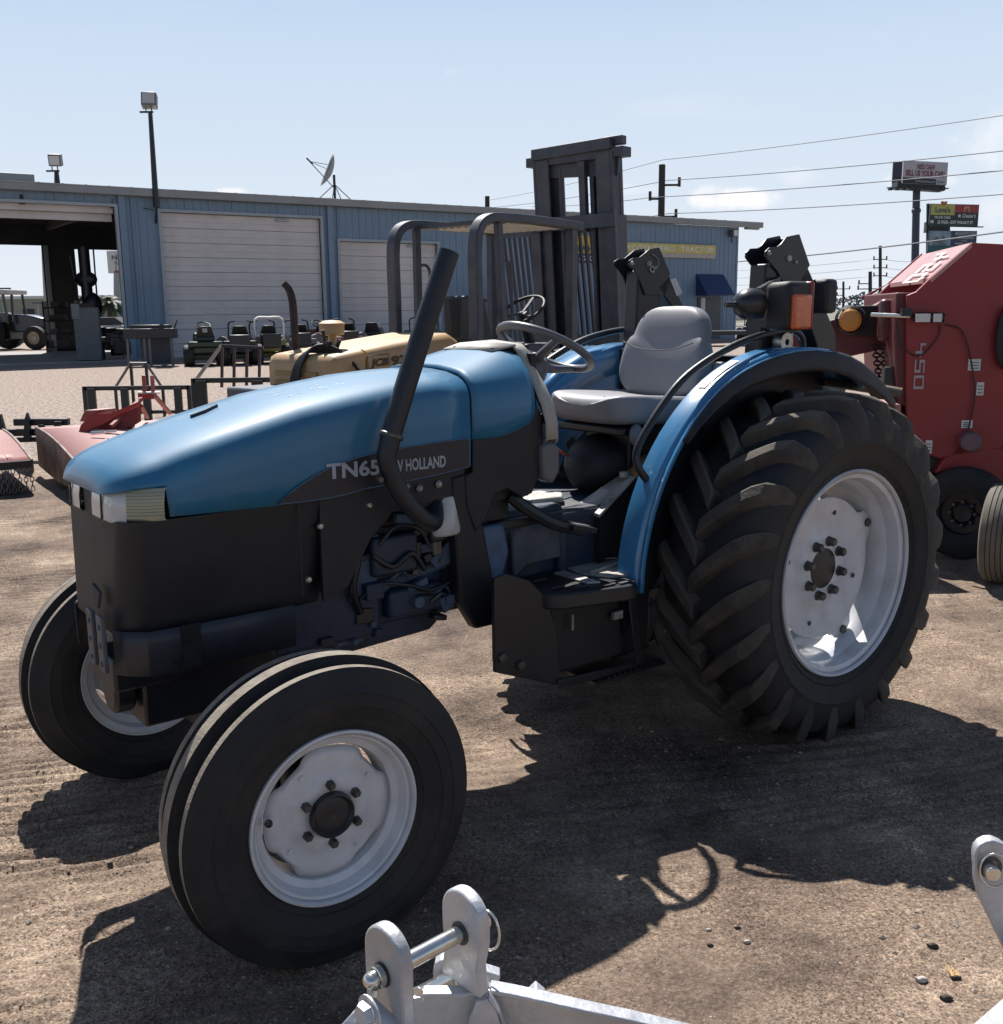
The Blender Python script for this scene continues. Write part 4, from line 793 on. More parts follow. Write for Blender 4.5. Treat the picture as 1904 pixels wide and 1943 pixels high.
for (x0,x1,zt,nn) in ((d1[0],d1[1],d1[2],'roller_door'),(d2[0],d2[1],d2[2],'roller_door')):
    n=max(1,round((zt-.05)/.50)); h=(zt-.03)/n; m=MB()
    m.box(((x0+x1)/2,.16,zt/2),(x1-x0,.04,zt)); rd=m.build(nn,DOORM,B); base_me=None
    for k in range(n):
        if base_me is None:
            m=MB(); w_=x1-x0; prof=[(0,.0),(.012,-.03),(h*.40,-.03),(h*.42,-.018),(h*.46,-.018),(h*.48,-.03),(h*.9,-.03),(h-.012,-.03),(h-.006,0)]
            kk=len(prof); m.add([(x0,.13+y,z) for z,y in prof]+[(x1,.13+y,z) for z,y in prof],[(i,i+1,i+1+kk,i+kk) for i in range(kk-1)]); o=m.build('door_section',DOORM,rd,smooth=0); base_me=o.data
        else: o=bpy.data.objects.new('door_section',base_me); COL.objects.link(o); o.parent=rd
        o.location=(0,0,.02+h*k)
    m=MB(); m.box((x0-.05,-.03,zt/2),(.10,.12,zt)); m.box((x1+.05,-.03,zt/2),(.10,.12,zt)); m.box(((x0+x1)/2,-.03,zt+.05),(x1-x0+.2,.12,.10)); m.build('door_trim',WTRIM,B,split=True)
    m=MB(); m.box(((x0+x1)/2+.25*(x1-x0),.02,zt-.12),(.5,.1,.06)); m.build('door_handle_bar',WTRIM,rd)
m=MB(); m.box((bayR+.05,-.03,bayT/2),(.10,.14,bayT)); m.box(((bayL+bayR)/2,-.03,bayT+.05),(bayR-bayL+.2,.14,.10)); m.build('door_trim',WTRIM,B,split=True)
m=MB(); m.box(((bayL+bayR)/2,.20,bayT-.10),(bayR-bayL,.10,.22)); m.box(((bayL+bayR)/2,.42,bayT-.33),(bayR-bayL,.10,.26)); m.build('raised_door',DOORM,B,split=True,bev=.01)
for x in (wl(246,600).x,wl(632,600).x):
    m=MB(); m.box((x,-.08,EVB/2),(.22,.10,EVB)); m.build('downspout',WBLUE,B,bev=.01)
    m=MB(); m.box((x+.34,-.045,EVB/2),(.05,.03,EVB)); m.build('corner_flashing',WBLUE,B)
m=MB(); m.box((XR+.0,.05,EVB/2),(.12,.16,EVB)); m.build('corner_trim',WBLUE,B)
m=MB(); m.ex([(XR,.02,0),(XR,.02,EVB),(XR,BD/2,EVB+rs),(XR,BD,EVB),(XR,BD,0)],(-.06,0,0)); m.ex([(XL,.02,0),(XL,.02,EVB),(XL,BD/2,EVB+rs),(XL,BD,EVB),(XL,BD,0)],(.06,0,0)); m.build('end_wall',WBLUE,B,split=True,smooth=0)
# interior: back wall with two openings, partition, lining
o1=(wl(-60,600,BD).x,wl(91,600,BD).x,wl(50,465,BD).z); o2=(wl(152,600,BD).x,wl(262,600,BD).x,wl(200,474,BD).z)
m=MB()
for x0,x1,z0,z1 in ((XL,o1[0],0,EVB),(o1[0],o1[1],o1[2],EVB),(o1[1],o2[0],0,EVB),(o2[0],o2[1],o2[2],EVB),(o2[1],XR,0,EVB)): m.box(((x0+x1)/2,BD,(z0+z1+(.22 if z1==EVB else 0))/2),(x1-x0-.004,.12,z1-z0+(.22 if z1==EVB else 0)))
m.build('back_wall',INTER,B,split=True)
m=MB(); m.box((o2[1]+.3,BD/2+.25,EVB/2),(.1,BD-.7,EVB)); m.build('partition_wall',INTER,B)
m=MB()
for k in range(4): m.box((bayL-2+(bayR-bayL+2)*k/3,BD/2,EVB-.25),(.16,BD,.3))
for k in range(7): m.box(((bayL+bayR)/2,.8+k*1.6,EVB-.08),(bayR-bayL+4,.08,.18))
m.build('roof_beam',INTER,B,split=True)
m=MB(); m.box((o1[1]+.14,BD-.10,o1[2]/2),(.16,.1,o1[2])); m.build('door_track',WTRIM,B)
fl=MB(); fl.ex([(XL,-.6,0),(XR,-.6,0),(XR,BD+.6,0),(XL,BD+.6,0)],(0,0,.05)); slab=fl.build('concrete_slab',CONC,None,smooth=0); slab.matrix_world=BM; tag(slab,kind='structure')
# things on the wall
def on_wall(name,label,cat,x,z,y=-.05,group=None): return thing(name,label,cat,M=BM@Matrix.Translation((x,y,z)),group=group)
a=wl(1181,459); b_=wl(1354,492); zt=(wl(1181,459).z+wl(1354,466.5).z)/2; zb=(wl(1181,485).z+wl(1354,492).z)/2; w_=b_.x-a.x; hh=zt-zb
S1=on_wall('building_sign','long pale yellow-green shop sign reading Rosenberg Tractor near the right end of the wall','sign',a.x,zb,-.10)
m=MB(); m.box((w_/2,0,hh*.5),(w_,.08,hh)); m.build('sign_panel',mat('sign_offwhite',(.42,.38,.34),.5),S1)
m=MB(); m.box((w_/2,-.05,hh*.66),(w_,.02,hh*.68)); m.build('sign_band',mat('sign_olive',(.52,.44,.13),.5),S1)
text('sign_lettering','ROSENBERG',(w_*.015,-.065,hh*.46),(1,0,0),(0,0,1),w_*.52,hh*.38,mat('sign_letter',(.66,.64,.55),.5),S1,bold=.02,depth=.003); text('sign_lettering','TRACTOR',(w_*.60,-.065,hh*.46),(1,0,0),(0,0,1),w_*.385,hh*.38,MATS['sign_letter'],S1,bold=.02,depth=.003)
a=wl(1082,443); b_=wl(1163,510); w_=b_.x-a.x; zt=wl(1120,447).z; zb=wl(1120,499).z; hh=zt-zb
S2=on_wall('dealer_sign','yellow and navy dealer sign partly hidden behind the forklift mast','sign',a.x,zb,-.10)
m=MB(); m.box((w_/2,0,hh/2),(w_,.08,hh)); m.build('sign_panel',mat('sign_navy',(.02,.03,.07),.5),S2)
m=MB(); m.box((w_/2,-.05,hh*.67),(w_,.02,hh*.64)); m.build('sign_band',mat('sign_yellow',(.45,.30,.04),.5),S2)
text('sign_lettering','NEW HOLLAND',(w_*.04,-.065,hh*.38),(1,0,0),(0,0,1),w_*.92,hh*.25,MATS['sign_navy'],S2,bold=.04,depth=.003); text('sign_lettering','AGRICULTURE',(w_*.16,-.055,hh*.08),(1,0,0),(0,0,1),w_*.68,hh*.17,PAPER,S2,bold=.01,depth=.003)
a=wl(1321,520); b_=wl(1372,520); w_=b_.x-a.x; hh=a.z-wl(1322,561).z
A1=on_wall('door_awning','dark navy sloping awning over a doorway at the right end of the blue wall','awning',a.x,a.z-hh)
m=MB(); P=[(0,0,hh),(0,-hh*.75,.05),(0,-hh*.75,0),(0,0,0)]; m.ex(P,(w_,0,0)); m.build('awning_cover',mat('navy_canvas',(.012,.03,.10),.6),A1,smooth=0)
m=MB(); m.box((w_*.5,.01,-1.1),(w_*.85,.06,2.0)); dr=m.build('door_leaf',mat('dark_door',(.06,.07,.09),.5),A1); m=MB(); m.box((w_*.25,-.03,-.45),(.28,.02,.7)); m.build('door_window',PAPER,dr)
a=wl(1388,443); L1=on_wall('wall_light','square floodlight under the eave at the right corner of the workshop','light',a.x-.1,a.z)
m=MB(); m.box((0,-.2,0),(.36,.3,.36)); q=m.build('lamp_housing',GREYP,L1,bev=.02); m=MB(); m.box((0,-.36,0),(.28,.02,.26)); m.build('lamp_glass',CLEAR,q)
m=MB(); m.tube([(0,-.1,-.18),(0,-.1,-.4),(.1,-.05,-.45)],.03,6); m.build('lamp_conduit',BLKM,L1)
# pole floodlights
def flood(base,top,label,px_w,sgn,tilt=.3):
    g=thing('pole_floodlight',label,'floodlight',loc=base,group='floodlights on poles above the workshop roof'); k=px_w
    m=MB(); m.tube([base,top],[.11,.075],8); m.build('pole',BLKM,g,world=True)
    c=top+Vector((0,0,.34)); Rm=Matrix.Rotation(.15,3,'Z')@Matrix.Rotation(-tilt*sgn,3,'X'); m=MB(); m.box(c,(k,.34,k*.95),Rm); h=m.build('lamp_head',mat('lamp_bronze',(.16,.15,.15),.5),g,world=True,bev=.03)
    m=MB(); m.box(c+Rm@Vector((0,-.18,0)),(k*.8,.02,k*.7),Rm); m.build('lamp_glass',CLEAR,h,world=True)
    m=MB(); m.bar(top+Vector((-.14,0,0)),top+Vector((-.14,0,.2)),.03,.03); m.bar(top+Vector((.05,0,0)),top+Vector((.05,0,.2)),.03,.03); m.bar(top+Vector((-.35,0,-.02)),top+Vector((.1,0,-.02)),.06,.06); m.build('lamp_bracket',BLKM,g,world=True,split=True)
    return g
q=BM@Vector((wl(291,395).x,-.35,wl(291,395).z)); t_=vp(285,211,q,U); g=flood(q,t_,'tall pole floodlight fixed to the blue wall above the pillar by the open bay',.50,1)
m=MB(); m.bar(q,q+Vector((-.15,.3,-.5)),.05,.05); m.bar(q+Vector((0,0,-.1)),q+Vector((-.5,.1,0)),.03,.03); m.build('wall_bracket',BLKM,g,world=True,split=True)
q=BM@(wl(109,352,2.2)); t_=vp(107,323,q,U); flood(q,t_,'short rust-brown floodlight on the roof above the open bay',.42,-1,.2)
# satellite dish
q=BM@(wl(636,380,.6)); D_=thing('satellite_dish','grey satellite dish on a tripod on the workshop roof between the two roller doors','satellite dish',loc=q); k=.90
m=MB(); m.cyl(q,q+Vector((0,0,.95)),.05,8); m.build('mast',BLKM,D_,world=True)
m=MB()
for a in (.4,1.9,3.5,5.2): m.bar(q+Vector((0,0,.6)),q+Vector((.7*math.cos(a),.7*math.sin(a),-.02)),.03,.03)
m.build('stay',BLKM,D_,world=True,split=True)
ax=Vector((-.93,-.25,.42)).normalized(); c=q+Vector((-.05,0,1.05)); m=MB(); m.lathe([(0,0),(.2,.02),(.4,.08),(.58,.17),(.66,.22)],c,ax,32); dd=m.build('reflector_dish',mat('dish_grey',(.20,.20,.21),.5),D_,world=True,solid=.02)
f=c+ax*.95; m=MB(); m.bar(c+Vector((0,0,-.55)),f,.03,.03); m.bar(c+Vector((-.2,.1,.3)),f,.02,.02); m.bar(c+Vector((-.2,-.3,.1)),f,.02,.02); m.bar(f-Vector((.1,0,-.12)),f+Vector((.12,0,-.1)),.06,.06); m.build('feed_arm',BLKM,D_,world=True,split=True)
# ------------------------------------------------------------------ machines by the workshop
def wheel(m,c,ax,R,w_,n=20): m.lathe([(R*.55,w_*.5),(R*.8,w_*.55),(R*.97,w_*.42),(R,w_*.2),(R,-w_*.2),(R*.97,-w_*.42),(R*.8,-w_*.55),(R*.55,-w_*.5)],c,ax,n)
def rim(m,c,ax,R,w_,n=16): m.lathe([(0,w_*.25),(R*.2,w_*.3),(R*.3,w_*.15),(R*.5,w_*.2),(R*.58,w_*.48)],c,ax,n); m.lathe([(0,-w_*.25),(R*.2,-w_*.3),(R*.3,-w_*.15),(R*.5,-w_*.2),(R*.58,-w_*.48)],c,ax,n)
def mower(kind,label,loc,rz,body,seatc,top=0):
    g=thing('riding_mower',label,'mower',loc=loc,rz=rz,group='riding mowers parked along the workshop wall')
    for x,y,R,w_ in ((-.55,.42,.27,.24),(-.55,-.42,.27,.24),(.60,.38,.17,.14),(.60,-.38,.17,.14)):
        m=MB(); wheel(m,(x,y,R),(0,1,0),R,w_,16); t=m.build('wheel',RUB,g); m=MB(); rim(m,(x,y,R),(0,1,0),R,w_,12); m.build('wheel_rim',PAPER,t)
    m=MB(); m.box((-.15,0,.40),(1.2,.62,.16)); m.box((-.55,0,.55),(.55,.86,.14)); m.build('chassis',body,g,bev=.03)
    m=MB(); m.box((.05,0,.22),(.7,1.05,.14)); m.build('mower_deck',body,g,bev=.03)
    m=MB(); m.box((-.42,0,.68),(.46,.48,.12)); m.loft([[(-.60-.04*k,-.24+.02*k,.70+.075*k),(-.52-.04*k,-.24+.02*k,.70+.075*k),(-.52-.04*k,.24-.02*k,.70+.075*k),(-.60-.04*k,.24-.02*k,.70+.075*k)] for k in range(5)]); m.build('seat',seatc,g,bev=.03)
    if kind=='tractor':
        m=MB(); m.ex([(.25,-.24,.45),(.25,-.24,.80),(.45,-.24,.84),(.95,-.24,.72),(1.0,-.24,.45)],(0,.48,0)); m.build('bonnet',body,g,bev=.04)
        m=MB(); c=Vector((.08,0,1.0)); m.tube([c+Vector((.19*math.cos(a)*.85,.19*math.sin(a),.19*math.cos(a)*.5)) for a in [2*PI*i/20 for i in range(20)]],.018,6,closed=True); m.bar(c,(.25,0,.78),.05,.05); m.bar(c+Vector((0,-.18,0)),c+Vector((0,.18,0)),.03,.02); m.build('steering_wheel',BLKP if not top else PAPER,g)
    else:
        for s in (1,-1):
            m=MB(); m.tube([(.0,s*.34,.55),(.12,s*.34,.95),(.06,s*.30,1.08),(-.05,s*.16,1.12)],.022,6,sm=3); m.build('steering_lever',BLKM,g)
            m=MB(); m.cyl((-.1,s*.48,.58),(-.45,s*.48,.58),.15,12); m.build('fuel_tank',GREYP,g)
        m=MB(); m.box((-.85,0,.60),(.4,.5,.36)); m.build('engine',BLKM,g,bev=.03)
    if top==2:
        m=MB(); m.tube([(-.75,-.36,.6),(-.75,-.36,1.15),(-.75,0,1.2),(-.75,.36,1.15),(-.75,.36,.6)],.03,6,sm=3); m.build('roll_hoop',PAPER,g)
    return g
def mw(px,py,Y): p=gz(px,py); d=p-EYE; return Vector((d.x/d.y*Y,Y,.0))
DKP=mat('dark_seat',(.02,.025,.022),.5)
ml=[('tractor','dark green riding mower with square seat badge, leftmost by the large roller door',390,32.6,1.9,GRN,DKP,0),('zero','dark riding mower with lever arms second from the left by the large door',462,33.0,1.75,BLKM,DKP,0),('zero','riding mower with yellow deck and pale hoop behind its seat',503,33.6,2.0,YLW,DKP,2),('zero','grey riding mower behind the rusty exhaust stack of the yellow forklift',566,34.8,1.9,GREYP,BLKP,0),('tractor','orange riding mower beside the yellow intake cap',610,36.4,2.1,mat('mower_orange',(.16,.05,.03),.5),BLKP,0),('zero','black riding mower just right of the yellow intake cap',655,37.2,1.9,BLKM,BLKP,0),('tractor','riding mower with white steering wheel in front of the smaller roller door',712,38.6,1.6,GREYP,BLKP,1),('zero','black riding mower at the right edge of the smaller roller door',800,41,1.9,BLKM,BLKP,0)]
for kd,lb,px,Yd,rz,bc,scx,tp in ml:
    g=mower(kd,lb,mw(px,690,Yd),rz,bc,scx,tp); g.scale=(1.2,1.2,1.2)
    if kd=='tractor' and bc is GRN:
        m=MB(); m.box((-.73,0,.90),(.02,.12,.10)); m.build('seat_badge',mat('badge_grey',(.3,.32,.3),.5),g)
# bench by the pillar
bp=mw(290,685,32.3); g=thing('steel_workbench','dark steel workbench with pale legs standing against the pillar left of the large door','workbench',loc=bp,rz=.15)
m=MB(); m.box((0,0,1.0),(1.5,.8,.30)); m.box((.0,.1,1.2),(1.2,.5,.12)); m.bar((.7,0,1.1),(.82,0,1.4),.04,.04); m.build('bench_top',BLKM,g,bev=.02)
m=MB(); 
for x in (-.65,-.15,.0,.65): m.box((x,-.3,.45),(.07,.07,.9))
m.build('bench_leg',GREYP,g,split=True); m=MB(); m.box((.12,.2,.45),(.95,.05,.8)); m.build('bench_back',mat('dull_blue_sheet',(.05,.06,.08),.6),g)
# inside the bay
bp=mw(172,690,35.5); g=thing('grey_cabinet','tall plain grey cabinet standing in the open bay','cabinet',loc=bp,rz=.3); m=MB(); m.box((0,0,.95),(.78,.7,1.75)); m.build('cabinet_body',GREYP,g,bev=.01); m=MB(); m.box((.40,0,.95),(.02,.6,1.6)); m.build('cabinet_door',GREYP,g); m=MB(); m.box((-.30,-.36,1.7),(.25,.06,.5)); m.build('cabinet_shelf',mat('mid_grey',(.16,.17,.18),.5),g)
bp=mw(177,690,38.5); g=thing('drill_column','tall black column machine with a round wheel rising behind the grey cabinet','drill',loc=bp); m=MB(); m.cyl((0,0,0),(0,0,4.0),.20,14); m.build('column',BLKM,g); m=MB(); m.ball((0,0,2.85),(.42,.2,.30),16,10); m.cyl((-.42,0,2.9),(-.5,0,3.7),.05,8); m.build('drive_head',BLKM,g); m=MB(); m.box((-.1,0,1.75),(.9,.6,.5)); m.ball((.15,0,1.9),(.36,.3,.5)); m.bar((-.5,0,1.9),(-.1,0,2.3),.08,.08); m.build('work_head',BLKM,g); m=MB(); m.cyl((.34,0,1.0),(.36,0,3.9),.03,6); m.build('hose',BLKM,g)
bp=mw(124,690,44); g=thing('parts_rack','dark cluttered parts rack between the two rear openings of the bay','rack',loc=bp); g.scale=(.72,.72,.9)
m=MB()
for x in (-.9,.9): m.box((x,0,1.2),(.08,.5,2.4))
m.build('rack_post',BLKM,g,split=True); m=MB()
for z in (.3,.9,1.5,2.1): m.box((0,0,z),(1.8,.5,.05))
m.build('rack_shelf',BLKM,g,split=True); m=MB()
for k in range(14): m.box((random.uniform(-.8,.8),random.uniform(-.1,.1),.42+.6*(k%4)),(random.uniform(.15,.4),.3,random.uniform(.15,.4)))
m.build('stored_box',mat('rack_clutter',(.07,.065,.07),.7,0,.5,3),g,split=True)
for k,(px,Yd,lb) in enumerate(((212,36.4,'dark lump of covered machinery beside the grey cabinet at the bay jamb'),(222,46.5,'dark hedge-like pile seen through the right rear opening'))):
    bp=mw(px,690,Yd); g=thing('machine_pile',lb,'machinery',loc=bp); m=MB()
    for j in range(9): m.box((random.uniform(-.5,.5),random.uniform(-.2,.2),random.uniform(.2,.9)),(random.uniform(.2,.6),.3,random.uniform(.2,.5)),random.random())
    m.build('covered_part',BLKM,g,bev=.03,split=True)
# green cab tractor beyond
bp=mw(28,690,50); g=thing('green_cab_tractor','green tractor with glazed cab and pale wheels seen through the open bay','tractor',loc=bp,rz=-.15)
for x,R,w_ in ((-.75,.88,.5),(1.75,.55,.35)):
    for y in (-.85,.85):
        m=MB(); wheel(m,(x,y,R),(0,1,0),R,w_,24); t=m.build('wheel',RUB,g); m=MB(); rim(m,(x,y,R),(0,1,0),R,w_,20); m.build('wheel_rim',mat('cream_rim',(.42,.38,.28),.5),t)
m=MB(); m.ex([(.35,-.4,.8),(.35,-.4,1.65),(1.1,-.4,1.62),(2.2,-.4,1.4),(2.35,-.4,.85)],(0,.8,0)); m.build('bonnet',mat('dark_blue_bonnet',(.02,.03,.07),.3,coat=.4),g,bev=.06)
m=MB(); m.box((-.5,0,.9),(1.5,1.0,.8)); m.build('chassis',GRN,g); 
m=MB()
for x0,x1 in ((-1.25,-1.2),(-.35,-.3),(.40,.25)):
    for y in (-.75,.75): m.bar((x0,y,1.2),(x1,y,2.6),.09,.09)
m.build('cab_post',GRN,g,split=True); m=MB(); m.box((-.5,0,2.68),(1.95,1.7,.22)); m.build('cab_roof',mat('cab_roof_grey',(.5,.5,.5),.4),g,bev=.05)
m=MB(); m.add([(-1.2,-.76,1.3),(.35,-.76,1.3),(.26,-.76,2.55),(-1.2,-.76,2.55)],[(0,1,2,3)]); m.build('cab_glass',mat('cab_glass_mat',(.20,.28,.27),.1,alpha=.45),g,smooth=0)
# ------------------------------------------------------------------ far background
def far_at(px,py,Yd): return at(px,py,Yd)
def pole_thing(name,label,cat,px,pt,Yd,r,group=None,pxt=None,m_=POLE):
    b0=at(px,600,Yd); b0.z=0; t=at(px if pxt is None else pxt,pt,Yd); g=thing(name,label,cat,loc=b0,group=group); m=MB(); m.tube([b0,t],[r,r*.75],8); m.build('pole',m_,g,world=True); return g,b0,t
# pylon sign with Ni.. seen through the bay
g,b0,t=pole_thing('pylon_sign','white car dealer pylon sign on grey poles seen through the right rear opening','sign',222,480,78,.35,m_=mat('pylon_grey',(.30,.31,.33),.5))
c=at(232,497,78); m=MB(); m.box(c,(2.0,.5,1.6)); s_=m.build('sign_cabinet',PAPER,g,world=True); text('sign_lettering','NISSAN',c+Vector((-.65,-.27,.15)),(1,0,0),(0,0,1),1.9,.32,INK,s_,world=True,depth=.01,bold=.03); m=MB(); m.box(c+Vector((.1,-.27,-.70)),(1.3,.03,.15)); m.bar(c+Vector((-.5,-.27,0)),c+Vector((.3,-.27,-.5)),.12,.03); m.build('sign_stripe',mat('sign_red_grey',(.25,.06,.06),.5),s_,world=True,split=True)
g,b0,t=pole_thing('tall_mast','tall grey mast at the right edge of the left rear opening','mast',87,420,60,.16,pxt=80,m_=mat('pylon_grey',(0,0,0)))
def palm(px,pt,Yd,lb,R_):
    b0=at(px,600,Yd); b0.z=0; t=at(px,pt,Yd); g=thing('palm_tree',lb,'palm tree',loc=b0); m=MB(); m.tube([b0,b0.lerp(t,.6),t],[.22,.17,.2],8); m.build('trunk',mat('palm_trunk',(.12,.09,.07),.9),g,world=True); m=MB()
    for k in range(34):
        a=random.random()*2*PI; e=random.uniform(-.6,1.0); d=Vector((math.cos(a)*math.cos(e),math.sin(a)*math.cos(e),math.sin(e))); p=[t+d*R_*u-Vector((0,0,R_*.55*u*u)) for u in (0,.35,.7,1)]; sd=Vector((-d.y,d.x,.2)).normalized()*R_*.13
        m.add([p[0],p[1]-sd,p[1]+sd,p[2]-sd*1.1,p[2]+sd*1.1,p[3]],[(0,1,2),(1,3,4,2),(3,5,4)])
    m.build('crown',mat('palm_leaf',(.05,.07,.035),.7),g,world=True,smooth=0)
palm(207,572,72,'small palm tree seen through the right rear opening left of the pylon',1.3); palm(231,590,110,'distant short palm at the right side of the right rear opening',1.6)
GPL='parking-lot light poles seen through the workshop'
for px,pt,Yd,lb in ((6,548,85,'twin-headed parking lot light pole at the far left edge'),(72,575,110,'single parking lot light pole beside the tall mast'),(80,582,150,'thin distant light pole just right of the single one'),(228,578,120,'light pole right of the pylon legs')):
    g,b0,t=pole_thing('lot_light_pole',lb,'light pole',px,pt,Yd,.10,group=GPL,m_=mat('pylon_grey',(0,0,0))); m=MB(); m.box(t,(1.1,.4,.18)); m.build('lamp_head',GREYP,g,world=True)
b0=at(150,600,150); b0.z=0; g=thing('low_tan_building','low tan store building with white roof edge far beyond the bay','building',loc=b0)
m=MB(); m.box(b0+Vector((-4,0,1.9)),(60,14,3.8)); m.build('wall',mat('tan_wall',(.30,.27,.22),.8),g,world=True); m=MB(); m.box(b0+Vector((-4,0,4.0)),(60.6,14.6,.4)); m.build('roof_edge',PAPER,g,world=True); m=MB()
for k in range(9): m.box(b0+Vector((-28+6*k,-7.03,1.6)),(1.6,.06,1.8))
m.build('window',INTER,g,world=True,split=True)
for k,(px,Yd,cc) in enumerate(((62,66,(.4,.4,.42)),(70,63,(.06,.06,.07)),(218,70,(.45,.44,.4)))):
    b0=mw(px,690,Yd); g=thing('parked_car',['silver parked car beyond the open bay','dark parked car beyond the open bay','pale parked car between palm and pylon'][k],'car',loc=b0); cm=mat('car_%d'%k,cc,.3,coat=.5)
    m=MB(); m.ex([(-2.1,-.85,.35),(-2.15,-.85,.8),(-1.3,-.85,.95),(2.0,-.85,.85),(2.15,-.85,.4)],(0,1.7,0)); m.build('body',cm,g,bev=.08); m=MB(); m.ex([(-1.6,-.75,.93),(-1.0,-.7,1.42),(.5,-.7,1.42),(1.1,-.75,.93)],(0,1.45,0)); m.build('cabin',INTER,g,bev=.08)
    for x in (-1.3,1.3):
        for y in (-.8,.8): m=MB(); wheel(m,(x,y,.32),(0,1,0),.32,.2,14); m.build('wheel',RUB,g)
# utility poles on the right and behind the roof
GU='wooden utility poles along the road'
def upole(px,pt,Yd,r,arms,lb,pxb=None):
    b0=at(pxb or px,600,Yd); b0.z=0; t=at(px,pt,Yd); g=thing('utility_pole',lb,'utility pole',loc=b0,group=GU); m=MB(); m.tube([b0,t],[r*1.15,r],8); m.build('pole',POLE,g,world=True); m=MB(); ends=[]
    for (z,d) in arms:
        p=at(px,z,Yd); e=p+Vector((d,0,.0)); m.bar(p,e,.12,.12); m.cyl(e+Vector((0,0,-.1)),e+Vector((0,0,.45)),.10,6); ends.append(e+Vector((0,0,.4)))
    if arms: m.build('crossarm',POLE,g,world=True,split=False)
    return t,ends
PT,PE=upole(1257,312,66,.20,[(351,1.05),(377,-.75),(411,.85)],'thick dark utility pole with stub arms rising behind the workshop roof left of centre',pxb=1252)
m=MB(); m.bar(PT,PT+Vector((.2,0,.5)),.12,.12)
PT2,_=upole(925,372,120,.26,[],'short-looking utility pole top peeking over the roof behind the forklift canopy')
q,E4=upole(1671,466,150,.22,[(492,.9),(492,-.9),(508,.9),(508,-.9),(523,.9),(523,-.9)],'utility pole with three pairs of insulator arms left of the baler roof')
q,E5=upole(1652,515,130,.22,[(538,-1.4),(548,1.2),(548,-1.5)],'shorter utility pole with crossed arms just left of the baler lid')
q,E6=upole(1601,534,170,.18,[(548,1),(548,-1),(560,-1)],'small distant utility pole right of the roll bar')
# transformer can and camera-like boxes
def cable(name,label,pts,r,group='overhead power lines'):
    m=MB(); P=[]
    for a,b_ in zip(pts,pts[1:]):
        n=12; sag=(b_-a).length*.008
        for k in range(n): t=k/n; p=a.lerp(b_,t); p.z-=sag*4*t*(1-t)*.5; P.append(p)
    P.append(pts[-1]); m.tube(P,r,5); o=m.build(name,WIRE,None,smooth=60); tag(o,label,'power line',group)
cable('power_line','topmost thin overhead wire running from the roof pole up to the right edge',[at(925,380,120),at(1259,303,66),at(1960,210,40)],.018)
cable('power_line','second overhead wire passing above the top billboard to the right edge',[at(925,394,120),at(1268,342,66),at(1960,280,40)],.022)
cable('power_line','third overhead wire crossing the foot of the top billboard',[at(1010,392,105),at(1240,374,66),at(1960,318,40)],.022)
cable('power_line','fourth overhead wire crossing the billboard pole',[at(1100,424,90),at(1270,405,66),at(1960,364,40)],.022)
cable('power_line','thick low overhead wire sloping from the workshop eave to the lower billboard',[at(1350,502,75),at(1405,496,70),at(1960,432,42)],.035)
for k,(y0,y1) in enumerate(((510,487),(524,503),(537,519))):
    cable('power_line',['highest','middle','lowest'][k]+' of three faint thin wires leading to the insulator pole',[at(1350,y0+5,230),at(1671,y1+4,150),at(1760,y1+6,240)],.03,group='faint far power lines')
m=MB(); p=at(1227,377,66)
# billboards
def board(g,px0,py0,px1,py1,Yd,name,mt,t=.5,sk=0):
    a=at(px0,py1,Yd); b_=at(px1,py1+sk,Yd); c=at(px0,py0,Yd); w_=(b_-a).length; hh=c.z-a.z; ex=(b_-a).normalized(); ey=Vector((0,0,1)); nn=ex.cross(ey)
    m=MB(); m.ex([a,b_,b_+ey*hh,a+ey*hh],-nn*t); o=m.build(name,mt,g,world=True,smooth=0); return o,a,ex,ey,nn,w_,hh
Yb=150
b0=at(1735,600,Yb); b0.z=0; g=thing('billboard','tall single-pole billboard reading Need Cash? Sell us your car!','billboard',loc=b0,group=None)
m=MB(); m.tube([b0,at(1740,355,Yb)],[.55,.50],16); m.lathe([(.52,0),(.62,.1),(.62,.5),(.52,.6)],at(1739,404,Yb),(0,0,1),16); m.build('pole',mat('navy_pole',(.03,.035,.07),.5),g,world=True)
o,a,ex,ey,nn,w_,hh=board(g,1694,306,1760,348,Yb+1.5,'rear_board',mat('board_back',(.03,.03,.05),.6),t=.3)
o,a,ex,ey,nn,w_,hh=board(g,1713,304,1797,347,Yb-1.5,'sign_board',mat('board_white',(.42,.38,.42),.6),t=.4,sk=4)
red=mat('board_red_ink',(.20,.055,.085),.6); 
text('billboard_lettering','NEED CASH?',a+ex*w_*.31+ey*hh*.64+nn*.02,ex,ey,w_*.40,hh*.23,red,o,world=True,bold=.03,depth=.02); text('billboard_lettering','SELL US YOUR CAR!',a+ex*w_*.06+ey*hh*.33+nn*.02,ex,ey,w_*.87,hh*.27,red,o,world=True,bold=.04,depth=.02)
m=MB(); m.ex([a+ey*.02+nn*.01,a+ex*w_*.75+nn*.01,a+ex*w_*.75+ey*hh*.24+nn*.01,a+ey*hh*.26+nn*.01],nn*.03); m.build('dark_strip',MATS['board_back'],o,world=True,smooth=0)
text('billboard_lettering','CashForCarsTexas.com',a+ex*w_*.28+ey*hh*.07+nn*.05,ex,ey,w_*.44,hh*.10,PAPER,o,world=True,depth=.02); text('billboard_lettering','Exit Now >',a+ex*w_*.78+ey*hh*.08+nn*.02,ex,ey,w_*.18,hh*.10,INK,o,world=True,bold=.02,depth=.02)
m=MB(); p=at(1698,352,Yb); q=at(1788,357,Yb); m.bar(p,q,2.2,.9); m.bar(at(1684,356,Yb-2),at(1800,357.5,Yb-2),.5,.12); m.build('catwalk',BLKM,g,world=True,split=True)
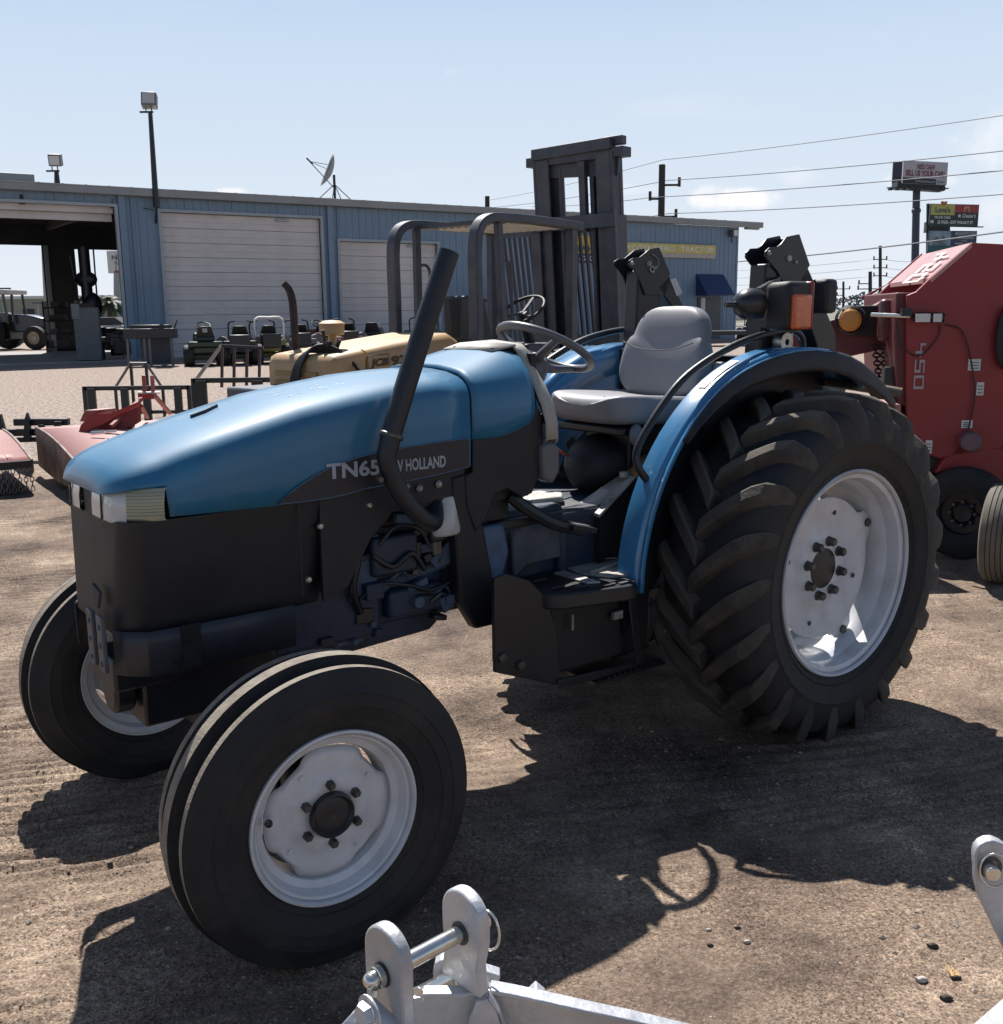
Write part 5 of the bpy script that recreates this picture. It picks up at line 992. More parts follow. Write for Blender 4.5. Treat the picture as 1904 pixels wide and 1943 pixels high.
m=MB()
for px in (1690,1703,1716,1729,1745,1757,1790): m.box(at(px,358,Yb-2.4),(.5,.5,.4))
m.build('board_lamp',BLKM,g,world=True,split=True)
Yc=165; b0=at(1797,600,Yc); b0.z=0; g=thing('billboard','double-deck billboard with truck stop advert over a housing advert','billboard',loc=b0)
m=MB(); m.tube([b0,at(1797,400,Yc)],[.6,.5],14); m.build('pole',MATS['navy_pole'],g,world=True)
o,a,ex,ey,nn,w_,hh=board(g,1764,386,1856,427,Yc-1,'upper_board',mat('board_dark_green',(.035,.05,.055),.6),t=.4,sk=2)
def rectp(f0,f1,g0,g1,mt,name,dd=.02):
    m=MB(); m.ex([a+ex*w_*f0+ey*hh*g0+nn*dd,a+ex*w_*f1+ey*hh*g0+nn*dd,a+ex*w_*f1+ey*hh*g1+nn*dd,a+ex*w_*f0+ey*hh*g1+nn*dd],nn*.03); return m.build(name,mt,o,world=True,smooth=0)
rectp(.01,.50,.48,.98,mat('board_yellow',(.42,.38,.12),.6),'yellow_field'); rectp(.50,.99,.62,.98,mat('board_red_field',(.30,.05,.06),.6),'red_field')
def tx(s_,f0,f1,g0,g1,mt,**k): text('billboard_lettering',s_,a+ex*w_*f0+ey*hh*g0+nn*.06,ex,ey,w_*(f1-f0),hh*(g1-g0),mt,o,world=True,depth=.02,**k)
tx("Love's",.10,.41,.58,.86,INK,bold=.05); tx('TRUCK CARE',.08,.42,.31,.43,PAPER,bold=.03); tx("Chester's",.66,.94,.38,.56,PAPER,bold=.02,shear=.3); tx('22 MILES - EXIT WALNUT ST',.16,.89,.08,.23,PAPER,bold=.04)
rectp(.02,.08,.10,.24,PAPER,'icon_plate',.03); rectp(.58,.63,.40,.52,PAPER,'logo_dot',.03)
m=MB()
for k in (0,1): m.tube([a+ex*w_*(.70+k*.045+.045*(1-math.cos(t))/2)+ey*hh*(.66+.24*math.sin(t))+nn*.08 for t in [PI*j/10 for j in range(11)]],.11,5)
m.build('arches_logo',mat('arch_pale',(.55,.30,.20),.6),o,world=True)
m=MB(); P=[]
for j in range(24):
    t=2*PI*j/24; P.append(a+ex*(w_*.265+.085*w_*.8*(math.sin(t)**3))+ey*(hh*1.02+.14*hh*.8*(13*math.cos(t)-5*math.cos(2*t)-2*math.cos(3*t)-math.cos(4*t))/13)+nn*.1)
m.ex(P,nn*.1); m.build('heart_logo',mat('heart_orange',(.40,.13,.07),.6),o,world=True,smooth=0)
m=MB(); m.bar(at(1768,428.5,Yc-2.5),at(1866,430.5,Yc-2.5),.4,.15); m.box(at(1777,431,Yc),(3.4,1.0,1.6)); m.build('catwalk',BLKM,g,world=True,split=True)
m=MB(); m.bar(at(1761.5,386,Yc+.5),at(1760,520,Yc+.5),.35,.35); m.bar(at(1765,420,Yc+.5),at(1764,520,Yc+.5),.5,.35); m.build('board_frame',BLKM,g,world=True,split=True)
o,a,ex,ey,nn,w_,hh=board(g,1761,437,1852,478,Yc-1,'lower_board',mat('board_navy',(.035,.055,.10),.6),t=.4,sk=1)
rectp(.01,.46,.30,.98,mat('advert_sky',(.18,.24,.30),.6,0,.4,.5),'picture_sky'); rectp(.01,.5,.02,.32,mat('advert_grass',(.03,.10,.12),.6,0,.3,.5),'picture_lawn',.025)
m=MB(); P=[(.08,.32),(.08,.55),(.16,.72),(.24,.60),(.30,.78),(.38,.58),(.38,.32)]; m.ex([a+ex*w_*x+ey*hh*y+nn*.06 for x,y in P],nn*.02); m.build('picture_house',mat('advert_house',(.13,.15,.17),.6,0,.5,1.5),o,world=True,smooth=0)
tx('BRIARWOOD',.55,.97,.80,.95,PAPER); tx('CROSSING',.60,.93,.62,.77,PAPER); tx('From the',.68,.80,.50,.57,PAPER); tx("Mid $200's - Low $300's",.55,.93,.36,.45,PAPER,bold=.02)
# far tree line, trailer
fo=MB(); rr=random.Random(3)
for (x0,x1,Yt,hm) in ((60,420,420,6.5),(-420,-70,420,7)):
    for k in range(5200):
        x=rr.uniform(x0,x1); y=Yt+rr.uniform(-6,6); hgt=hm*(.55+.45*math.sin(x*.13+1)*math.sin(x*.05)+.25*rr.random()); z=rr.random()**.6*hgt; s_=rr.uniform(.3,.8); a=rr.random()*PI
        c=Vector((x,y,z)); u=Vector((math.cos(a),math.sin(a),rr.uniform(-.4,.4)))*s_; v=Vector((rr.uniform(-.4,.4),rr.uniform(-.4,.4),1))*s_*.8
        fo.add([c-u,c-v,c+u,c+v],[(0,1,2,3)])
o=fo.build('distant_tree_line',mat('far_foliage',(.10,.12,.115),.9,0,.4,.2),None,smooth=0); tag(o,'hazy dark line of trees along the horizon','tree line',kind='stuff')
b0=mw(1585,690,44); g=thing('flatbed_trailer','low dark trailer with a white-hubbed wheel parked beyond the roll bar','trailer',loc=b0); m=MB(); m.box((-3,0,.55),(5.5,1.8,.16)); m.bar((-.2,0,.5),(2.6,0,.45),.12,.12); m.build('trailer_bed',BLKM,g)
for x in (.55,-1.6): m=MB(); wheel(m,(x,-.85,.36),(0,1,0),.36,.2,18); t=m.build('wheel',RUB,g); m=MB(); rim(m,(x,-.85,.36),(0,1,0),.36,.2,16); m.build('wheel_rim',PAPER,t)
g=mower('zero','dark mower parked past the right corner of the blue workshop',mw(1425,690,46),1.2,BLKM,BLKP,0)
mower('tractor','second dark mower half hidden behind the work lamp at the workshop corner',mw(1452,690,49),.6,BLKM,BLKP,2)
b0=mw(1395,690,60); g=thing('white_van','long pale parked van at the horizon right of the workshop','van',loc=mw(1445,690,90)); m=MB(); m.ex([(-4,-1,.5),(-4,-1,2.3),(3.0,-1,2.3),(4,-1,1.4),(4.2,-1,.5)],(0,2,0)); m.build('body',PAPER,g,bev=.1); m=MB(); m.box((2.6,-1.02,1.7),(1.6,.04,.6)); m.build('window',INTER,g)
# ------------------------------------------------------------------ yellow rough terrain forklift behind the tractor
FD=Vector((.66,.75,0)).normalized(); FS=Vector((FD.y,-FD.x,0))      # forward, right (towards us)
FO=Vector((-.20,9.6,0)); FA=math.atan2(FD.y,FD.x)
FM=Matrix.Translation(FO)@Matrix.Rotation(FA,4,'Z')                # x forward, y left; near side is y=0
G=thing('rough_terrain_forklift','yellow and grey rough terrain forklift with raised mast and bar canopy behind the blue tractor','forklift',M=FM)
FI=FM.inverted()
def fl_(px,py,y): o=FI@EYE; e=FI@(EYE+ray(px,py)); d=e-o; return o+d*((y-o.y)/d.y)
def fx_(px,py,x): o=FI@EYE; e=FI@(EYE+ray(px,py)); d=e-o; return o+d*((x-o.x)/d.x)
W_=1.08
h1=fl_(640,668,.12); h2=fl_(862,632,.12); zr=h1.z
xf=-.12; xr=fl_(628,668,.12).x; zA=fl_(692,663,.12); zB=fl_(850,635,.12)
def hs(x,z,r,y0=.10,y1=.98,zb=.75):
    return [Vector((x,y0,zb)),Vector((x,y0,z-r)),Vector((x,y0+r*.3,z-r*.3)),Vector((x,y0+r,z)),Vector((x,y1-r,z)),Vector((x,y1-r*.3,z-r*.3)),Vector((x,y1,z-r)),Vector((x,y1,zb))]
zz=lambda x:zA.z+(x-zA.x)*(zB.z-zA.z)/(zB.x-zA.x)
xm=zA.x
m=MB(); m.loft([hs(xm+.01,zz(xm),.06),hs((xm+xf)/2,zz((xm+xf)/2)+.01,.07),hs(xf-.12,zz(xf)-.0,.08),hs(xf-.03,zz(xf)-.05,.08),hs(xf,zz(xf)-.14,.06,.13,.95)]); m.build('bonnet',YEL,G,smooth=50)
m=MB(); m.loft([hs(xr,zz(xr)-.06,.05,.12,.96),hs(xr+.03,zz(xr)-.01,.06),hs(xr+.06,zz(xr),.06),hs(xm-.015,zz(xm),.06)]); rb=m.build('rear_cowl',YEL,G,smooth=50)
for k in range(6):
    z=zz(xr)-.14-k*.075
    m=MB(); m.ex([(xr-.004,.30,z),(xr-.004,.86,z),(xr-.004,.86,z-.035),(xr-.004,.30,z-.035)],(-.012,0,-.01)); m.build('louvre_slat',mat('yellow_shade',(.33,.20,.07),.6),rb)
m=MB(); m.box((xr+.28,.58,zz(xr)+.005),(.32,.50,.012)); m.build('radiator_mesh',mat('mesh_grey',(.20,.19,.17),.7,0,.5,60),rb)
# logo JCB 930 on the near side
a=fl_(703,698,.10); b_=fl_(737,695,.10); c3=fl_(742,692,.10); d3=fl_(788,689,.10); hh=.075; INKR=mat('brown_lettering',(.045,.018,.015),.5)
lo_=bpy.data.objects['bonnet']
text('maker_lettering','JCB',(a.x,.096,a.z-.012),(1,0,.035),(0,0,1),b_.x-a.x,.085,INKR,G,bold=.05,shear=.15,depth=.002)
text('model_lettering','930',(c3.x,.096,c3.z-.01),(1,0,.035),(0,0,1),d3.x-c3.x,.085,INKR,G,bold=.05,depth=.002)
m=MB(); m.tube([(a.x-.02,.094,a.z-.03),(a.x-.035,.094,a.z+.10),(b_.x,.094,b_.z+.105),(b_.x+.02,.094,b_.z-.02)],.0035,5,closed=True); m.build('logo_frame',INKR,G)
p=fx_(632,660,xr+.35); y=p.y; m=MB(); c=fx_(632,668,xr+.30); c.z=zz(xr)-.01; m.lathe([(.038,-.1),(.038,.09),(.040,.092),(.040,.11),(.036,.12),(.036,.155),(.095,.165),(.105,.175),(.105,.245),(.112,.25),(.112,.262),(.07,.285),(0,.29)],c,(0,0,1),28); m.build('air_precleaner',YEL,G,smooth=40)
c=fx_(561,668,xr+.32); c.z=zz(xr); m=MB(); m.tube([c+Vector((0,0,-.1)),c+Vector((.0,0,.30)),c+Vector((-.01,0,.46)),c+Vector((-.03,.015,.55)),c+Vector((-.06,.04,.60))],[.035,.035,.035,.033,.030],12,sm=4); m.build('exhaust_stack',mat('rusted_stack',(.022,.016,.02),.7,.1,.4,12),G,smooth=60)
zt_=zz(xr)
for k in range(5):
    y=.36+k*.022; m=MB(); m.tube([(xr-.05-.012*k,y+.16,zt_-.5),(xr-.045,y+.12,zt_-.14),(xr+.04,y+.05,zt_+.05-.01*k),(xr+.14,y-.06,zt_+.07-.015*k),(xr+.20,y-.20,zt_-.02),(xr+.23,.05-.008*k,zt_-.16),(xr+.26,.06,zt_-.5)],.013,7,sm=5); m.build('hydraulic_hose',BLKP,G,smooth=60)
m=MB(); m.box((xr+.14,.34,zt_+.08),(.05,.08,.05)); m.cyl((xr+.14,.36,zt_+.08),(xr+.12,.36,zt_+.20),.016,8); m.cyl((xr+.2,.30,zt_+.03),(xr+.2,.24,zt_+.12),.018,8); m.build('hose_clamp',BLKM,G)
# canopy: two bent tubes fore and aft, roof plate and bars
HT=2.42
for y,nm in ((0,'near'),(W_,'far')):
    m=MB(); P,R_=spline([Vector(p) for p in ((-.02,y,1.0),(-.02,y,1.7),(-.02,y,2.15),(.03,y,HT-.10),(.15,y,HT-.02),(.35,y,HT),(.9,y,HT),(1.55,y,HT-.02))],.05,6)
    S=[]
    for i,p in enumerate(P):
        t=(P[min(i+1,len(P)-1)]-P[max(i-1,0)]).normalized(); n_=Vector((-t.z,0,t.x)); S.append([p+Vector((0,-.06,0))+n_*.04,p+Vector((0,.06,0))+n_*.04,p+Vector((0,.06,0))-n_*.04,p+Vector((0,-.06,0))-n_*.04])
    m.loft(S); m.build('canopy_hoop',FBLK,G,smooth=50,bev=.012)
    m=MB(); m.bar((.30,y-(.07 if not y else -.0),1.0),(.30,y,HT-.05),.07,.06); m.build('canopy_post',FBLK,G,bev=.006)
    m=MB(); m.bar((1.42,y,1.0),(1.42,y,HT-.05),.09,.08); m.build('canopy_post',FBLK,G,bev=.006)
    m=MB(); m.tube([(.34,y,2.03),(.44,y,2.02),(.48,y,1.90),(.48,y,1.4)],.016,6,sm=4); m.build('grab_handle',FBLK,G)
m=MB(); m.box((.30,W_/2,HT-.03),(.06,W_,.04)); m.build('roof_cross_bar',FBLK,G)
m=MB(); m.ex([(.30,.05,HT-.03),(.30,W_-.05,HT-.03),(.55,W_-.05,HT-.03),(.55,.05,HT-.03)],(0,0,.012)); m.build('roof_sheet',FBLK,G)
for k in range(11):
    m=MB(); m.box((1.0,.05+k*(W_-.1)/10,HT-.03),(.9,.055,.02)); m.build('roof_slat',mat('roof_slat_pale',(.50,.47,.38),.6),G)
# seat, wheel, floor
m=MB(); m.box((.62,.50,1.22),(.46,.5,.14)); m.ex([(.32,.25,1.28),(.50,.25,1.28),(.38,.25,1.72),(.30,.25,1.72)],(0,.5,0)); m.build('seat',mat('forklift_seat',(.03,.035,.04),.6),G,bev=.03)
m=MB(); a_=[fl_(852,567,.35),fl_(876,566,.35),fl_(874,640,.35),fl_(859,640,.35)]; m.ex(a_,(0,.05,0)); m.build('side_flap',BLKP,G)
c=fl_(1000,590,.45); c=fl_(991,589,.42); tt=math.radians(35); ux=Vector((math.cos(tt),0,math.sin(tt))); m=MB(); m.tube([c+ux*.245*math.cos(a)+Vector((0,.245*math.sin(a),0)) for a in [2*PI*k/36 for k in range(36)]],.018,8,closed=True); sw_=m.build('steering_wheel',BLKP,G,smooth=80)
m=MB(); 
for a in (0,2.1,4.2): m.bar(c-Vector((0,0,.03)),c+ux*.23*math.cos(a)+Vector((0,.23*math.sin(a),0)),.03,.015)
m.tube([c-Vector((0,0,.02)),c+Vector((.16,0,-.42))],[.05,.06],10); m.build('steering_column',BLKP,G)
m=MB(); m.box((.55,W_/2,.92),(1.9,W_,.12)); m.box((-.9,W_/2,.72),(2.3,.95,.5)); m.box((1.05,W_/2,1.1),(.5,W_*.9,.3)); m.build('chassis',FBLK,G,bev=.02)
for x,y,Rr in ((1.3,-.05,.60),(1.3,W_+.05,.60),(-1.5,0.05,.42),(-1.5,W_-.05,.42)):
    m=MB(); wheel(m,(x,y,Rr),(0,1,0),Rr,.36,28); t=m.build('wheel',RUB,G); m=MB(); rim(m,(x,y,Rr),(0,1,0),Rr,.36,20); m.build('wheel_rim',YEL,t)
# mast
m0=BPY=None
TL_=math.radians(4.5); MX=2.34
def mp_(y,z,x=0): return Vector((MX+x-(z-1.0)*math.tan(TL_),y,z))
for y in (.06,W_-.06):
    s_=1 if y<.5 else -1
    m=MB()
    m.ex([mp_(y-.10*s_,.3,-.10),mp_(y-.10*s_,2.55,-.10),mp_(y-.10*s_,2.55,.10),mp_(y-.10*s_,.3,.10)],(0,.035*s_,0)); m.ex([mp_(y-.065*s_,.3,-.10),mp_(y-.065*s_,2.55,-.10),mp_(y-.065*s_,2.55,-.07),mp_(y-.065*s_,.3,-.07)],(0,.09*s_,0)); m.ex([mp_(y-.065*s_,.3,.07),mp_(y-.065*s_,2.55,.07),mp_(y-.065*s_,2.55,.10),mp_(y-.065*s_,.3,.10)],(0,.09*s_,0)); m.build('outer_mast_rail',FBLK,G,split=False)
    m=MB(); m.ex([mp_(y-.055*s_,.5,-.06),mp_(y-.055*s_,3.18,-.06),mp_(y-.055*s_,3.18,.12),mp_(y-.055*s_,.5,.12)],(0,.03*s_,0)); m.ex([mp_(y-.02*s_,.5,-.06),mp_(y-.02*s_,3.18,-.06),mp_(y-.02*s_,3.18,-.03),mp_(y-.02*s_,.5,-.03)],(0,.18*s_,0)); m.ex([mp_(y-.02*s_,.5,.09),mp_(y-.02*s_,3.18,.09),mp_(y-.02*s_,3.18,.12),mp_(y-.02*s_,.5,.12)],(0,.14*s_,0)); m.build('inner_mast_rail',FBLK,G)
    m=MB(); m.tube([mp_(y+.27*s_,.6,.02),mp_(y+.27*s_,3.1,.02)],.030,10); m.build('lift_cylinder',FBLK,G)
    m=MB(); m.bar(mp_(y+.24*s_,.9,.05),mp_(y+.24*s_,3.05,.05),.03,.02); m.build('lift_chain',BLKM,G)
m=MB(); m.bar(mp_(-.12,3.18,.03),mp_(W_+.10,3.18,.03),.16,.10); m.build('top_cross_member',FBLK,G,bev=.006)
m=MB(); m.bar(mp_(.02,3.27,-.02),mp_(W_+.0,3.25,-.02),.12,.12); m.bar(mp_(-.08,3.30,.04),mp_(.22,3.30,.04),.10,.09); m.build('mast_head',FBLK,G,bev=.01)
m=MB(); m.bar(mp_(-.06,2.50,-.12),mp_(W_+.06,2.50,-.12),.14,.03,up=(1,0,0)); m.build('mast_tie_bar',FBLK,G)
m=MB(); m.bar(mp_(-.06,1.25,-.12),mp_(W_+.06,1.25,-.12),.10,.03,up=(1,0,0)); m.build('mast_tie_bar',FBLK,G)
for ya,yb in ((.0,.27),(.36,.44),(W_-.33,W_)):
    m=MB(); m.ex([mp_(ya,.6,.06),mp_(ya,3.12,.06),mp_(yb,3.12,.06),mp_(yb,.6,.06)],(.02,0,0)) if ya!=.36 else m.ex([mp_(ya,2.4,-.08),mp_(ya,3.12,-.08),mp_(yb,3.12,-.08),mp_(yb,2.4,-.08)],(.06,0,0)); m.build('mast_web_plate',FBLK,G,smooth=0)
m=MB(); m.bar(mp_(-.02,3.06,.02),mp_(W_-.0,3.12,.02),.22,.03,up=(1,0,0)); m.build('mast_head_plate',FBLK,G)
m=MB(); m.tube([mp_(-.06,2.6,-.13),mp_(-.07,1.9,-.14),mp_(-.06,1.3,-.13)],.012,6,sm=3); m.build('mast_hose',mat('hose_grey',(.12,.13,.15),.5),G)
# load backrest grid, leaning back, wider than the mast
def bk2(y,z): return Vector((MX+.34-(z-.5)*math.tan(math.radians(9.5)),y,z))
BY0,BY1=.06,W_+.80
nb=24
for k in range(nb):
    y=BY0+(BY1-BY0)*k/(nb-1); m=MB(); m.bar(bk2(y,.6),bk2(y,2.42),.034,.022); m.build('backrest_bar',mat('bar_navy',(.012,.018,.035),.5),G)
m=MB(); m.bar(bk2(BY0-.03,2.44),bk2(BY1+.03,2.44),.05,.07); m.build('backrest_rail',FBLK,G); m=MB(); m.bar(bk2(BY0-.03,1.12),bk2(BY1+.03,1.12),.05,.10); m.build('backrest_rail',FBLK,G)
for y in (.2,.88): m=MB(); m.ex([(MX+.40,y,.2),(MX+1.5,y,.2),(MX+1.5,y,.16),(MX+.40,y,.12)],(0,.12,0)); m.build('fork',FBLK,G)
# ------------------------------------------------------------------ red round baler at the right
BL0=Vector((2.72,6.5,0)); BF=Vector((-.985,.19,0)).normalized(); BA=math.atan2(BF.y,BF.x)
K=thing('round_baler','large dark red round baler numbered 450 with a slanted sunlit front lid','baler',M=Matrix.Translation(BL0)@Matrix.Rotation(BA,4,'Z'))
KI=INV[K.name]
def kb(px,py,y=0): o=KI@EYE; e=KI@(EYE+ray(px,py)); d=e-o; return o+d*((y-o.y)/d.y)
# near side is y=0 plane (baler left = +y = towards us); body extends to y=-1.6 (away)
BWd=1.42
def k2(px,py,y=0): p=kb(px,py,y); return (p.x,p.z)
side=[k2(1767,527),k2(1845,460),k2(1904,463)]; xe=side[2][0]-1.6; side+=[(xe,side[2][1]-.05),(xe,.75),k2(1904,850),k2(1795,868),k2(1785,871),k2(1754,860),k2(1721,800),k2(1721,590),k2(1722,560),k2(1740,553)]
m=MB(); m.ex([(x,0,z) for x,z in side],(0,-.05,0)); m.build('side_panel',RED,K,smooth=0,bev=.006)
m=MB(); m.ex([(x,-BWd,z) for x,z in side],(0,-.05,0)); m.build('side_panel',RED,K,smooth=0,bev=.006)
A1_,A2_=side[0],side[1]
m=MB(); e_=Vector((A1_[0]+.10,0,A1_[1]-.02)); m.ex([(A1_[0]+.0,.01,A1_[1]),(A2_[0],.01,A2_[1]),(A2_[0],.01,A2_[1]-.03),(A1_[0],.01,A1_[1]-.03)],(0,-BWd-.08,0)); lid=m.build('front_lid',mat('sheen_red_lid',(.46,.25,.235),.30,0,.08,3,dirt=(.40,.22,.20),da=.5,ds=2),K,smooth=0)  # pale pink base colour carries the sun and sky sheen on the lid
m=MB(); m.ex([(A1_[0]+.02,-BWd-.05,A1_[1]-.01),(A2_[0],-BWd-.05,A2_[1]+.01),(A2_[0],-BWd-.05,A2_[1]-.05),(A1_[0]+.16,-BWd-.05,A1_[1]-.11),(A1_[0]+.20,-BWd-.05,A1_[1]-.10)],(0,-.03,0)); m.build('lid_edge',RED,lid)
ux=Vector((A2_[0]-A1_[0],0,A2_[1]-A1_[1])); LN=ux.length; ux.normalize()
LP=mat('number_pale',(.62,.52,.50),.5); LP2=mat('number_grey',(.36,.32,.35),.5)
def blk(o,exx,eyy,wd,h,mt,par,nn,nm='number_lettering'):      # squared 4 5 0, stacked strokes
    P=[]
    def st(x0,y0,x1,y1): P.append([(x0,y0),(x1,y0),(x1,y1),(x0,y1)])
    st(0,.45,.05,1);st(0,.45,.30,.57);st(.17,0,.23,.75)
    st(.36,.86,.64,1);st(.36,.46,.42,1);st(.36,.46,.64,.60);st(.58,0,.64,.60);st(.36,0,.64,.14)
    st(.70,0,.76,1);st(.94,0,1,1);st(.70,0,1,.14);st(.70,.86,1,1)
    m=MB()
    for i,q in enumerate(P): m.add([o+exx*a*wd+eyy*b_*h+nn*(.002+.0003*i) for a,b_ in q],[(0,1,2,3)])
    return m.build(nm,mt,par,smooth=0)
nn=Vector((-ux.z,0,ux.x)); nn=nn if nn.z>0 else -nn
blk(Vector((A2_[0],-.16,A2_[1]))-ux*.06+nn*.012,Vector((0,-1,0)).cross(nn)*-1 if False else (-ux),Vector((0,-1,0)),LN*.95,.55,LP,lid,nn)
a=kb(1733,738); b_=kb(1731,651); c=kb(1752,738)
blk(Vector((a.x,.004,b_.z)),Vector((0,0,-1)),Vector((c.x-a.x,0,0)).normalized(),b_.z-a.z,abs(c.x-a.x),LP2,K,Vector((0,1,0)))
# front frame, pickup and belly
m=MB(); q=[k2(1688,556,-.3),k2(1725,556,-.3),k2(1725,770,-.3),k2(1690,760,-.3),k2(1684,640,-.3)]
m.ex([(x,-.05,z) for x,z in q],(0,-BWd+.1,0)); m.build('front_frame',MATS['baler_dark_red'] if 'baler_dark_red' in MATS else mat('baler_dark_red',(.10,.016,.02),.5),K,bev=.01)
m=MB(); cxx=k2(1735,790)[0]; m.cyl((cxx,-.1,.62),(cxx,-BWd+.1,.62),.30,24); m.build('pickup_drum',BLKM,K)
# drawbar / tongue
Yt=.55
q=[k2(1480,622,-Yt),k2(1560,612,-Yt),k2(1640,590,-Yt),k2(1680,568,-Yt),k2(1735,560,-Yt),k2(1735,690,-Yt),k2(1670,664,-Yt),k2(1560,688,-Yt),k2(1480,700,-Yt)]
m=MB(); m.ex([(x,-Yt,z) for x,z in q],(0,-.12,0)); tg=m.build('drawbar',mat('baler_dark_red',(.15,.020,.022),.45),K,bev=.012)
cq=kb(1650,608,-Yt+.02); m=MB(); m.box((cq.x,-Yt+.03,cq.z),(.26,.06,.20)); m.lathe([(.095,-.02),(.100,.10),(.085,.115)],kb(1617,607,-Yt+.08),Vector((.25,1,0)),20); lb_=m.build('lamp_bracket',BLKP,K,bev=.01)
m=MB(); m.lathe([(0,.02),(.06,.015),(.075,0)],kb(1614,607,-Yt+.20),Vector((.35,1,0)),20); m.build('amber_lamp',mat('amber_round',(.42,.18,.03),.3,0,.1),lb_)
m=MB(); p=kb(1681,607,-.30); m.box((p.x,-.28,p.z),(.10,.10,.27)); m.build('red_reflector',mat('dark_red_plastic',(.09,.02,.025),.35),K,bev=.03)
m=MB(); p=kb(1655,597,-.2); q=kb(1730,600,.04); r_=kb(1792,603,.06); m.cyl(p,q,.014,8); m.build('cylinder_rod',CHROME,K); m=MB(); m.cyl(kb(1735,601,.05),r_,.030,12); m.box(kb(1720,592,.04),(.06,.05,.05)); m.build('gate_cylinder',BLKM,K); m=MB()
for px,w_ in ((1752,.085),(1780,.05)): p=kb(px,603,.085); m.box(p,(w_,.008,.05))
m.build('cylinder_label',PAPER,K,split=True)
m=MB(); m.tube([kb(1700,610,.02),kb(1712,655,.02),kb(1745,675,.02),kb(1780,640,.02),kb(1785,615,.02)],  .0045,6,sm=6); m.tube([kb(1795,615,.02),kb(1830,635,.03),kb(1850,740,.03),kb(1835,830,.03)],.005,6,sm=6); m.build('hydraulic_hose',BLKP,K,split=True)
for px0,py0,px1,py1 in ((1838,681,1860,703),(1854,760-35,1866,760-10),(1825,797,1845,812),(1757,835,1768,860)):
    a=kb(px0,py0,.0); b_=kb(px1,py1,.0); m=MB(); m.ex([(a.x,.006,a.z),(b_.x,.006,a.z),(b_.x,.006,b_.z),(a.x,.006,b_.z)],(0,.002,0)); lb=m.build('warning_label',PAPER,K,smooth=0)
    m=MB(); 
    for k in range(3): z=a.z+(b_.z-a.z)*(.25+.25*k); m.ex([(a.x+(b_.x-a.x)*.15,.0085,z),(a.x+(b_.x-a.x)*.85,.0085,z),(a.x+(b_.x-a.x)*.85,.0085,z-.006),(a.x+(b_.x-a.x)*.15,.0085,z-.006)],(0,.001,0))
    m.build('label_print',INK,lb,smooth=0)
p=kb(1842,838,.05); m=MB(); m.lathe([(0,.04),(.05,.04),(.062,.03),(.062,-.05)],p,(0,1,0),20); m.build('roller_cap',mat('cap_purple',(.13,.08,.10),.5),K)
m=MB(); m.ball((kb(1912,640,.05).x,.05,kb(1912,640,.05).z),(.07,.05,.20)); m.build('drive_cover',BLKP,K)
m=MB(); m.ex([(x,.0,z) for x,z in (k2(1790,872),k2(1775,900),k2(1830,890),k2(1904,930),k2(1960,930),k2(1960,845),k2(1850,848),k2(1820,838))],(0,-.5,0)); m.build('wheel_arch',RED,K,bev=.02)
wc=gz(1825,1062)+Vector((0.02,.06,.29)); wk=KI@wc; m=MB(); Rw=.29; m_sc=.66
m.lathe([(.20,.10),(.26,.115),(.33,.12),(.40,.105),(.425,.09),(.437,.075),(.43,.070),(.437,.065),(.44,.03),(.432,.025),(.44,.02),(.44,-.02),(.432,-.025),(.44,-.03),(.437,-.065),(.43,-.07),(.437,-.075),(.425,-.09),(.40,-.105),(.33,-.12),(.20,-.10)],wk,Vector((.42,.9,0)),48); m.v=[tuple(wk+(Vector(p)-wk)*.66) for p in m.v]; wt=m.build('baler_wheel',RUB,K,smooth=35)
m=MB(); rim(m,wk,Vector((.42,.9,0)),.26,.13,28); m.build('wheel_rim',BLKM,wt)
m=MB(); axn=Vector((.42,.9,0)).normalized(); u_=axn.cross(Vector((0,0,1)))
for k in range(8): a=2*PI*k/8; m.lathe([(0,.02),(.012,.015),(.014,0)],wk+axn*.03+(u_*math.cos(a)+Vector((0,0,1))*math.sin(a))*.075,axn,6)
m.build('wheel_nut',BOLT,wt,split=True)
for k,(ox,oy) in enumerate(((0,0),)):
    wc2=Vector((2.885,5.80,.285)); ax2=(K.matrix_world.inverted().to_3x3() if False else KI.to_3x3())@Vector((.80,-.60,0)); wk2=KI@wc2
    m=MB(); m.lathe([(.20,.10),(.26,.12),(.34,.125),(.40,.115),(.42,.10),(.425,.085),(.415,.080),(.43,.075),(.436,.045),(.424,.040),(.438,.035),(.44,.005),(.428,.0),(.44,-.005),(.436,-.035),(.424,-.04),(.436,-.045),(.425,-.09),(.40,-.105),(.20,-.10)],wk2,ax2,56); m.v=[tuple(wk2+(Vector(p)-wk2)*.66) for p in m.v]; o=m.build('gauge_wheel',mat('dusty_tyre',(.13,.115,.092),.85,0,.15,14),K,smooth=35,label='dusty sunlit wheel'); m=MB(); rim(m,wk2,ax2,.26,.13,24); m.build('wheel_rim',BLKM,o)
def chain(name,p,q,n,r,th,par,world=True,mt=None):
    m=MB(); d=(q-p)/n
    for k in range(n):
        c=p+d*(k+.5); a=Vector((1,0,0)) if k%2==0 else Vector((.25,.95,0)).normalized(); u=d.normalized()
        m.tube([c+u*(d.length*.62*math.cos(t))*1.0+a*(r*math.sin(t)) for t in [2*PI*j/10 for j in range(10)]],th,5,closed=True)
    return m.build(name,mt or STEEL,par,world=world,smooth=70)
dkc=mat('chain_dark',(.05,.035,.03),.5,.5,.3,30)
chain('safety_chain',at(1661,655,7.0),at(1672,745,7.0),12,.022,.007,K,mt=dkc); chain('safety_chain',at(1676,655,7.0),at(1686,745,7.0),12,.022,.007,K,mt=dkc)
